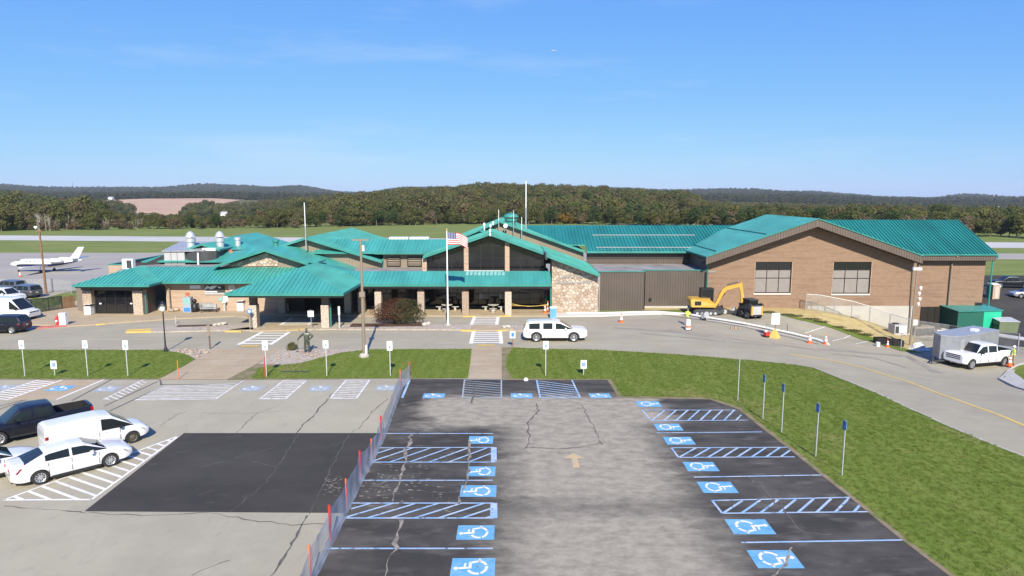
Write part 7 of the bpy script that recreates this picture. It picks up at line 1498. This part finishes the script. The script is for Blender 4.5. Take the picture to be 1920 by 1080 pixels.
worker('person', 'worker in white helmet and hi-vis vest standing behind the white pickup', (45.5, 58.99), .15, rad(70), {'_l': ((-.30, .05, 1.15), (-.24, .25, 1.00)), '_r': ((.30, .05, 1.15), (.20, .30, 1.10))}, lean=.03)
t = thing('traffic_drum', 'white and orange striped traffic drum in front of the hi-vis worker', 'traffic drum', gp((17.71, 65.86), .03))
for k in range(5): MB().lathe([(.27 - k*.012, .05 + k*.2), (.26 - k*.012, .25 + k*.2)], (0, 0, 0), 14).build('band', M['sign_white' if k != 1 else 'orange'], t)
MB().lathe([(.36, 0), (.36, .05)], (0, 0, 0), 14).build('base', M['black'], t)
S_ = thing('bronze_statue', 'dark bronze statue of a man leaning on a club with hand on hip', 'statue', gp((-17.62, 56.04), .06), rad(8)); S_.scale = (1.16, 1.16, 1.16)
J_, E2, R2 = man({'_l': ((-.42, .06, 1.24), (-.62, .16, 1.02)), '_r': ((.46, -.06, 1.22), (.24, .05, 1.02))}, stance=.13); R2['pelvis'] = (.20, .15); R2['belly'] = (.20, .15); R2['chest'] = (.20, .14); R2['knee'] = .10; R2['ankle'] = .085; R2['elbow'] = .075; R2['shoulder'] = .095; R2['hip'] = .125; R2['wrist'] = .045
link('figure', figure(J_, E2, R2, 'pelvis'), M['bronze'], S_); MB().tube([(-.66, .19, .98), (-.72, .24, .06)], .012, 6).build('club', M['bronze'], S_); MB().box(-.82, -.68, .2, .27, 0, .07).build('club_head', M['bronze'], S_); MB().lathe([(.105, 1.70), (.10, 1.76), (.05, 1.81)], (0, .01, 0), 12).build('hair', M['bronze'], S_, 60); MB().lathe([(.55, -.08), (.55, .0)], (0, 0, 0), 18).build('plinth', M['stone_c'], S_)
t = thing('drain_grate', 'narrow dark drain grate set in the lawn below the statue', 'grate', gp((-16.58, 49.78), .055)); 
for k in range(6): MB().box(-1.1 + k*.37, -.78 + k*.37, -.12, .12, 0, .03).build('bar_section', M['charcoal'], t)
t = thing('debris', 'crumpled white paper scrap on the dark bay near the path', 'litter', gp((1.02, 47.41), .04)); MB().lathe([(.18, 0), (.14, .12), (.04, .2)], (0, 0, 0), 7).build('scrap', M['sign_white'], t)

# ================================================================ vegetation
def leaf_mat(name, cols, rough=.7):
    """leaf colours picked per plant from a ramp, with a little light through the leaf"""
    m = bpy.data.materials.new(name); m.use_nodes = True; nt = m.node_tree; b = nt.nodes['Principled BSDF']; b.inputs['Roughness'].default_value = rough; b.inputs['Specular IOR Level'].default_value = .04
    oi = nd(nt, 'ShaderNodeObjectInfo'); r = nd(nt, 'ShaderNodeValToRGB'); r.color_ramp.interpolation = 'LINEAR'; el = r.color_ramp.elements
    while len(el) < len(cols): el.new(.5)
    for i, c in enumerate(cols): el[i].position = i / (len(cols) - 1); el[i].color = (*c, 1)
    pn = nd(nt, 'ShaderNodeTexNoise'); pn.inputs['Scale'].default_value = .011; pn.inputs['Detail'].default_value = 3; nt.links.new(oi.outputs['Location'], pn.inputs['Vector'])
    pm_ = nd(nt, 'ShaderNodeMapRange'); pm_.inputs[1].default_value = .3; pm_.inputs[2].default_value = .7; pm_.inputs[4].default_value = .7; nt.links.new(pn.outputs[0], pm_.inputs[0])
    pa_ = nd(nt, 'ShaderNodeMath', operation='MULTIPLY_ADD'); pa_.inputs[1].default_value = .34; nt.links.new(oi.outputs['Random'], pa_.inputs[0]); nt.links.new(pm_.outputs[0], pa_.inputs[2]); nt.links.new(pa_.outputs[0], r.inputs[0])
    t = nd(nt, 'ShaderNodeTexCoord'); n = nd(nt, 'ShaderNodeTexNoise'); n.inputs['Scale'].default_value = .9; n.inputs['Detail'].default_value = 3; nt.links.new(t.outputs['Object'], n.inputs['Vector'])
    hs_ = nd(nt, 'ShaderNodeHueSaturation'); mr = nd(nt, 'ShaderNodeMapRange'); mr.inputs[1].default_value = .3; mr.inputs[2].default_value = .7; mr.inputs[3].default_value = .8; mr.inputs[4].default_value = 1.2
    nt.links.new(n.outputs[0], mr.inputs[0]); nt.links.new(mr.outputs[0], hs_.inputs['Value']); nt.links.new(r.outputs[0], hs_.inputs['Color']); nt.links.new(hs_.outputs[0], b.inputs['Base Color'])
    tr_s = nd(nt, 'ShaderNodeBsdfTranslucent'); nt.links.new(hs_.outputs[0], tr_s.inputs[0]); mxs = nd(nt, 'ShaderNodeMixShader'); mxs.inputs[0].default_value = .35; nt.links.new(b.outputs[0], mxs.inputs[1]); nt.links.new(tr_s.outputs[0], mxs.inputs[2]); nt.links.new(mxs.outputs[0], nt.nodes['Material Output'].inputs[0])
    M[name] = m; return m
leaf_mat('wood_leaf', [(.105, .118, .040), (.140, .140, .046), (.082, .104, .036), (.165, .155, .050), (.072, .096, .034), (.150, .122, .058), (.112, .126, .042), (.060, .086, .033), (.175, .150, .054)])
leaf_mat('far_leaf', [(.055, .070, .038), (.045, .060, .034), (.075, .078, .040), (.050, .066, .038), (.080, .070, .044)])
leaf_mat('leaf_olive', [(.135, .132, .045), (.105, .115, .038)]); leaf_mat('leaf_green', [(.070, .098, .034), (.056, .084, .028)]); leaf_mat('leaf_tan', [(.185, .145, .085), (.150, .120, .072)]); leaf_mat('leaf_orange', [(.20, .12, .022), (.24, .15, .03)])
leaf_mat('shrub_red', [(.115, .050, .036), (.115, .050, .036)]); leaf_mat('shrub_green', [(.075, .078, .034), (.075, .078, .034)])
mat('bark', (.16, .13, .105), .9, var=.2, scale=3); mat('bare_twig', (.34, .29, .25), .9, var=.2, scale=2)
def crown_mesh(name, rnd, h, rx, n, leaf, z0=.22, lumps=9, m=None):
    L3 = []
    for k in range(lumps):
        a = rnd.uniform(0, 6.283); q = rnd.uniform(.15, .68); z = rnd.uniform(z0 + .14, .84); L3.append((rx*q*math.cos(a), rx*q*math.sin(a), h*z, rx*rnd.uniform(.34, .58)))
    L3.append((0, 0, h*.78, rx*.5)); L3.append((0, 0, h*.5, rx*.62)); v = []; f = []
    for k in range(n):
        cx, cy, cz, r = L3[rnd.randrange(len(L3))]; d = Vector((rnd.gauss(0, 1), rnd.gauss(0, 1), rnd.gauss(0, 1))).normalized(); q = r * rnd.uniform(.55, 1.06); p = Vector((cx, cy, cz)) + Vector((d.x*q, d.y*q, d.z*q*.85))
        if p.z < h*z0*.6: continue
        nrm = (d + Vector((rnd.gauss(0, .5), rnd.gauss(0, .5), rnd.gauss(0, .5) + .2))).normalized(); a = nrm.orthogonal().normalized(); b = nrm.cross(a); s = leaf * rnd.uniform(.55, 1.3); t = rnd.uniform(0, 6.283); o = len(v)
        for i in range(4):
            g = t + i * 1.5708; v.append(p + (a*math.cos(g) + b*math.sin(g)) * s * rnd.uniform(.5, 1.0) + nrm * rnd.uniform(-.2, .2) * s)
        f.append((o, o+1, o+2, o+3))
    me = mesh_of(name, v, f)
    if m: me.materials.append(M[m])
    return me
def trunk_mesh(name, rnd, h, r, limbs=5, m='bark'):
    b = MB(); b.tube([(0, 0, -.4), (rnd.uniform(-.1, .1), 0, h*.3), (rnd.uniform(-.2, .2), rnd.uniform(-.2, .2), h*.75)], [r, r*.75, r*.25], 6)
    for k in range(limbs):
        a = rnd.uniform(0, 6.283); z = h*rnd.uniform(.25, .55); l = h*rnd.uniform(.18, .32); b.tube([(0, 0, z), (l*.6*math.cos(a), l*.6*math.sin(a), z + l*.5), (l*math.cos(a), l*math.sin(a), z + l*1.1)], [r*.4, r*.25, r*.1], 5)
    me = b.mesh(name); me.materials.append(M[m]); return me
rt = random.Random(77)
KINDS = {}
for kind, lm, hh, rr in (('olive', 'leaf_olive', 9, 4.0), ('green', 'leaf_green', 10, 4.4), ('tan', 'leaf_tan', 7.5, 3.4), ('orange', 'leaf_orange', 8, 3.6)):
    KINDS[kind] = [(crown_mesh('crown_' + kind, rt, hh, rr, 1300, .40, m=lm, z0=.10), trunk_mesh('trunk_' + kind, rt, hh, .22)) for k in range(3)]
LAB = {'olive': 'olive green broadleaf tree along the front edge of the wood', 'green': 'darker green broadleaf tree along the front edge of the wood', 'tan': 'tan half-bare autumn tree along the front edge of the wood', 'orange': 'yellow-orange autumn tree standing at the wood edge', 'bare': 'grey leafless thin-stemmed tree at the wood edge behind the runway'}
def bare_mesh(rnd):
    b = MB()
    for k in range(7):
        x, y = rnd.uniform(-1.6, 1.6), rnd.uniform(-1.2, 1.2); h = rnd.uniform(4, 7.5); b.tube([(x, y, -.3), (x + rnd.uniform(-.3, .3), y, h*.5), (x + rnd.uniform(-.7, .7), y, h)], [.11, .08, .03], 4)
        for j in range(5):
            z = h*rnd.uniform(.35, .9); a = rnd.uniform(0, 6.283); l = rnd.uniform(.6, 1.5); b.tube([(x, y, z), (x + l*math.cos(a), y + l*math.sin(a), z + l*.9)], [.05, .02], 3)
    me = b.mesh('stems'); me.materials.append(M['bare_twig']); return me
BARE = [bare_mesh(rt) for k in range(3)]; BRUSH = [crown_mesh('crown_brush', rt, 4.0, 2.6, 450, .35, m='leaf_tan', z0=.05) for k in range(2)]
EDGE = [(-130, 276), (0, 283), (300, 296), (560, 312), (860, 352), (1100, 350), (1400, 305), (1700, 262), (1990, 226)]
def edge_y(u):
    for (a, p), (b, q) in zip(EDGE, EDGE[1:]):
        if u <= b: return p + (q - p) * (u - a) / (b - a)
    return EDGE[-1][1]
u = -60
while u < 1975:
    y = edge_y(u) + rt.uniform(2, 12); x = (u - 960) / 1250 * y * 1.0; z = land(x, y)
    pr = rt.random()
    kind = ('bare' if pr < .55 else 'tan' if pr < .8 else 'olive') if 70 < u < 270 else ('tan' if pr < .45 else 'olive' if pr < .85 else 'green') if u < 560 else ('orange' if pr < .3 and 1030 < u < 1110 else 'olive' if pr < .45 else 'green' if pr < .8 else 'tan')
    t = thing('bare_tree' if kind == 'bare' else 'tree', LAB[kind], 'tree', (x, y, z), rt.uniform(0, 6.28), kind + ' trees at the wood edge'); s = rt.uniform(.6, 1.15) * (.68 if 230 < u < 520 else 1); t.scale = (s * 1.05, s * 1.05, s)
    if kind == 'bare': link('stems', BARE[rt.randrange(3)], None, t); link('crown', BRUSH[rt.randrange(2)], None, t)
    else:
        c, k = KINDS[kind][rt.randrange(3)]; link('trunk', k, None, t); link('crown', c, None, t)
    u += rt.uniform(9, 17) * 300 / y
# woodland mass: instanced, uncountable
def source(name, meshes):
    c = bpy.data.collections.new(name)
    for me in meshes:
        o = bpy.data.objects.new(name + '_form', me); c.objects.link(o)
    return c
def scatter(name, pts, coll, label):
    me = bpy.data.meshes.new(name); me.from_pydata([p[:3] for p in pts], [], []); at = me.attributes.new('sz', 'FLOAT', 'POINT'); at.data.foreach_set('value', [p[3] for p in pts])
    o = bpy.data.objects.new(name, me); col.objects.link(o); ng = bpy.data.node_groups.new(name, 'GeometryNodeTree')
    ng.interface.new_socket('Geometry', in_out='INPUT', socket_type='NodeSocketGeometry'); ng.interface.new_socket('Geometry', in_out='OUTPUT', socket_type='NodeSocketGeometry')
    i_, o_ = ng.nodes.new('NodeGroupInput'), ng.nodes.new('NodeGroupOutput'); ip = ng.nodes.new('GeometryNodeInstanceOnPoints'); ci = ng.nodes.new('GeometryNodeCollectionInfo'); ci.inputs[0].default_value = coll; ci.inputs[1].default_value = True; ci.inputs[2].default_value = True
    ip.inputs['Pick Instance'].default_value = True; rv = ng.nodes.new('FunctionNodeRandomValue'); rv.data_type = 'FLOAT_VECTOR'; rv.inputs[0].default_value = (-.06, -.06, 0); rv.inputs[1].default_value = (.06, .06, 6.283); na = ng.nodes.new('GeometryNodeInputNamedAttribute'); na.data_type = 'FLOAT'; na.inputs[0].default_value = 'sz'
    L = ng.links.new; L(i_.outputs[0], ip.inputs['Points']); L(ci.outputs[0], ip.inputs['Instance']); L(rv.outputs[0], ip.inputs['Rotation']); L(na.outputs[0], ip.inputs['Scale']); L(ip.outputs[0], o_.inputs[0])
    o.modifiers.new('scatter', 'NODES').node_group = ng; return tag(o, label, None, None, 'stuff')
def in_field(u, y): return 830 < y < 1445 and (260 - 110 * (y - 850) / 590) < u < (335 + 128 * (y - 850) / 590)
wood = source('wood', [crown_mesh('wood_crown', rt, h, r, 1000, .50, m='wood_leaf', z0=.08) for h, r in ((9, 4), (10, 4.6), (8, 4.2), (11, 4.2))])
pts = []; rw = random.Random(9)
while len(pts) < 16000:
    y = math.sqrt(rw.uniform(270**2, 1010**2)); u = rw.uniform(-160, 2080)
    if y < edge_y(u) + 8 or in_field(u, y): continue
    if 90 < u < 500 and y > 780 and rw.random() < .4: continue
    if (1262 < u < 1340 and 400 < y < 560) or (560 < u < 612 and 400 < y < 500): continue
    x = (u - 960) / 1250 * y; lowf = (.42 if y < 840 and u < 480 else .6) if (200 < u < 560 and y < 840) else (.34 if (1262 < u < 1340 and y < 420) or (556 < u < 615 and y < 420) else .74 if u > 1300 else 1.0 if y < 620 else 1.18)
    pts.append((x, y, land(x, y) - .3, rw.choice((rw.uniform(.55, .9), rw.uniform(.8, 1.2), rw.uniform(1.0, 1.5))) * lowf))
scatter('woodland', pts, wood, 'mixed green and brown autumn woodland covering the rise beyond the runway')
far = source('far_wood', [crown_mesh('far_crown', rt, h, r, 260, 1.4, m='far_leaf', z0=.05) for h, r in ((12, 6), (11, 6.5), (13, 5.5))])
pts = []
while len(pts) < 2600:
    y = rw.uniform(1440, 1640); u = rw.uniform(-150, 2080); x = (u - 960) / 1250 * y
    pts.append((x, y, land(x, y) - .5, rw.uniform(.8, 1.35)))
while len(pts) < 26000:
    y = math.sqrt(rw.uniform(1700**2, 4500**2)); u = rw.uniform(-150, 2080); x = (u - 960) / 1250 * y
    pts.append((x, y, land(x, y) - 1, rw.uniform(1.0, 1.9)))
scatter('distant_woodland', pts, far, 'far wooded hills along the horizon')
# ploughed field
v = []; f = []; NU, NY = 24, 20
for j in range(NY + 1):
    y = 835 + (1442 - 835) * j / NY; a = 258 - 110 * (y - 850) / 590; b = 337 + 128 * (y - 850) / 590
    for i in range(NU + 1):
        x = (a + (b - a) * i / NU - 960) / 1250 * y; v.append((x, y, land(x, y) + .8))
f = [(j*(NU+1)+i, j*(NU+1)+i+1, (j+1)*(NU+1)+i+1, (j+1)*(NU+1)+i) for j in range(NY) for i in range(NU)]
tag(link('ploughed_field', mesh_of('ploughed_field', v, f, 60), M['field_soil']), kind='structure')
# far farm buildings
def farm(u, y, w, h, lab, m='white_metal'):
    x = (u - 960) / 1250 * y; t = thing('distant_house', lab, 'house', (x, y, land(x, y) - .5)); MB().box(-w/2, w/2, -4, 4, 0, h).build('wall', M[m], t); MB().prism([(-w/2 - .4, -4.4, h), (-w/2 - .4, 4.4, h), (-w/2 - .4, 0, h + 3)], (w + .8, 0, 0)).build('roof', M['grey_metal'], t)
farm(424, 826, 7, 7, 'white farmhouse at the edge of the ploughed field'); farm(1700, 1425, 13, 7, 'long white building in the gap between wood and far hills'); farm(1862, 1430, 10, 7, 'white house on the far east skyline beside a longer shed'); farm(1886, 1432, 14, 6, 'pale long shed on the far east skyline'); farm(215, 1436, 9, 5, 'white shed at the top of the ploughed field')
t = thing('radio_mast', 'thin radio mast on the far western ridge', 'mast', (-2540, 3900, land(-2540, 3900))); MB().tube([(0, 0, 0), (0, 0, 55)], [1.2, .7], 5).build('mast', M['charcoal'], t)
# shrubs
def shrub(name, label, g, rx, ry, h, parts, leaf, dz=.14, rz=0):
    t = thing(name, label, 'shrub', gp(g, dz), rz); r_ = random.Random(int(g[0] * 50)); b = MB()
    for k in range(16):
        a = r_.uniform(0, 6.283); b.tube([(r_.uniform(-.25, .25)*rx, r_.uniform(-.25, .25)*ry, -.1), (rx*.5*math.cos(a), ry*.5*math.sin(a), h*.5), (rx*.8*math.cos(a), ry*.8*math.sin(a), h*.75)], [.05, .035, .012], 5)
    b.build('stems', M['bark'], t)
    for m, n, fn in parts:
        v = []; f = []
        while len(f) < n:
            a = r_.uniform(0, 6.283); q = r_.random() ** .45; zz = r_.uniform(.12, 1); e = math.sqrt(max(0, 1 - ((zz - .42) / .6) ** 2)) * (1 + .13 * math.sin(a*5 + zz*7)); x, y, z = q*e*math.cos(a), q*e*math.sin(a), zz * (1 + .08 * math.sin(a*4))
            if not fn(x, y, z, r_): continue
            p = Vector((x*rx, y*ry, z*h)); nrm = (Vector((x, y, z - .4)) + Vector((r_.gauss(0, .6), r_.gauss(0, .6), r_.gauss(0, .6)))).normalized(); u_ = nrm.orthogonal().normalized(); w_ = nrm.cross(u_); s = leaf * r_.uniform(.6, 1.3); c = r_.uniform(0, 6.28); o = len(v)
            for i in range(4): v.append(p + (u_*math.cos(c + i*1.5708) + w_*math.sin(c + i*1.5708)) * s * (1 if i % 2 == 0 else .55))
            f.append((o, o+1, o+2, o+3))
        link('foliage', mesh_of('foliage', v, f), M[m], t)
    return t
shrub('shrub', 'big rounded shrub turning red beside the flagpole on the gravel island', ((-11.92, 67.77)[0], (-11.92, 67.77)[1] + 1.2), 2.75, 1.6, 2.45, (('shrub_red', 4200, lambda x, y, z, r: x - .2*z < r.gauss(-.05, .35)), ('shrub_green', 4200, lambda x, y, z, r: x - .2*z > r.gauss(-.15, .35))), .085)
shrub('shrub', 'small low green shrub in the gravel beside the statue', (-19.23, 57.03), .5, .5, .62, (('leaf_olive', 420, lambda x, y, z, r: True),), .07, .05)
shrub('plant', 'small green plant growing in the red clay pot', ((-42.56, 74.41)[0], (-42.56, 74.41)[1]), .22, .22, .55, (('leaf_green', 160, lambda x, y, z, r: True),), .06, .50)
rg = random.Random(31)
for k in range(9):
    g = lerp2((29.48, 75.62), (38.51, 69.37), (k + rg.random()) / 9); shrub('weed_clump', 'ragged green weed clump along the foot of the straw bank', g, rg.uniform(.8, 1.6), .35, rg.uniform(.14, .28), (('leaf_olive', 260, lambda x, y, z, r: True),), .08, .03)['group'] = 'weeds on the bank'
# grass blades on the lawns
def tuft(rnd):
    v = []; f = []
    for k in range(14):
        a = rnd.uniform(0, 6.283); x, y = rnd.gauss(0, .06), rnd.gauss(0, .06); h = rnd.uniform(.04, .09); w = .007; l = rnd.uniform(.01, .05); o = len(v)
        v += [(x - w*math.sin(a), y + w*math.cos(a), 0), (x + w*math.sin(a), y - w*math.cos(a), 0), (x + l*math.cos(a), y + l*math.sin(a), h)]; f.append((o, o+1, o+2))
    me = mesh_of('tuft', v, f); me.materials.append(M['grass_blade']); return me
leaf_mat('grass_blade', [(.145, .205, .035), (.19, .225, .05), (.12, .18, .026), (.23, .23, .075), (.165, .21, .04)], .6)
tufts = source('grass', [tuft(rg) for k in range(4)])
def grass_on(lawn, density, name):
    ng = bpy.data.node_groups.new(name, 'GeometryNodeTree'); ng.interface.new_socket('Geometry', in_out='INPUT', socket_type='NodeSocketGeometry'); ng.interface.new_socket('Geometry', in_out='OUTPUT', socket_type='NodeSocketGeometry')
    i_, o_ = ng.nodes.new('NodeGroupInput'), ng.nodes.new('NodeGroupOutput'); dp = ng.nodes.new('GeometryNodeDistributePointsOnFaces'); dp.inputs['Density'].default_value = density; ip = ng.nodes.new('GeometryNodeInstanceOnPoints'); ci = ng.nodes.new('GeometryNodeCollectionInfo'); ci.inputs[0].default_value = tufts; ci.inputs[1].default_value = True; ci.inputs[2].default_value = True; ip.inputs['Pick Instance'].default_value = True
    rv = ng.nodes.new('FunctionNodeRandomValue'); rv.data_type = 'FLOAT_VECTOR'; rv.inputs[0].default_value = (0, 0, 0); rv.inputs[1].default_value = (.1, .1, 6.283); L = ng.links.new
    L(i_.outputs[0], dp.inputs[0]); L(dp.outputs[0], ip.inputs['Points']); L(ci.outputs[0], ip.inputs['Instance']); L(rv.outputs[0], ip.inputs['Rotation']); L(ip.outputs[0], o_.inputs[0])
    o = bpy.data.objects.new('grass', lawn.data.copy()); col.objects.link(o); o.location = (0, 0, .002); o.modifiers.new('grass', 'NODES').node_group = ng; return tag(o, 'short mown green grass blades on the lawn', None, None, 'stuff')
for lw, d in ((lawn_e, 34), (lawn_m, 26), (lawn_w, 22)): grass_on(lw, d, 'grass_scatter')
# ================================================================ haze
hb = MB().box(-9700, 9700, -950, 9700, -80, 130).build('haze', None); hm = bpy.data.materials.new('haze'); hm.use_nodes = True; hn = hm.node_tree; hn.nodes.remove(hn.nodes['Principled BSDF'])
pv = nd(hn, 'ShaderNodeVolumePrincipled'); pv.inputs['Color'].default_value = (.80, .88, 1, 1); pv.inputs['Density'].default_value = 6.5e-5; pv.inputs['Anisotropy'].default_value = 0
hn.links.new(pv.outputs[0], hn.nodes['Material Output'].inputs['Volume']); hb.data.materials.append(hm); hb['kind'] = 'stuff'; hb['label'] = 'thin bluish autumn haze in the distant air'
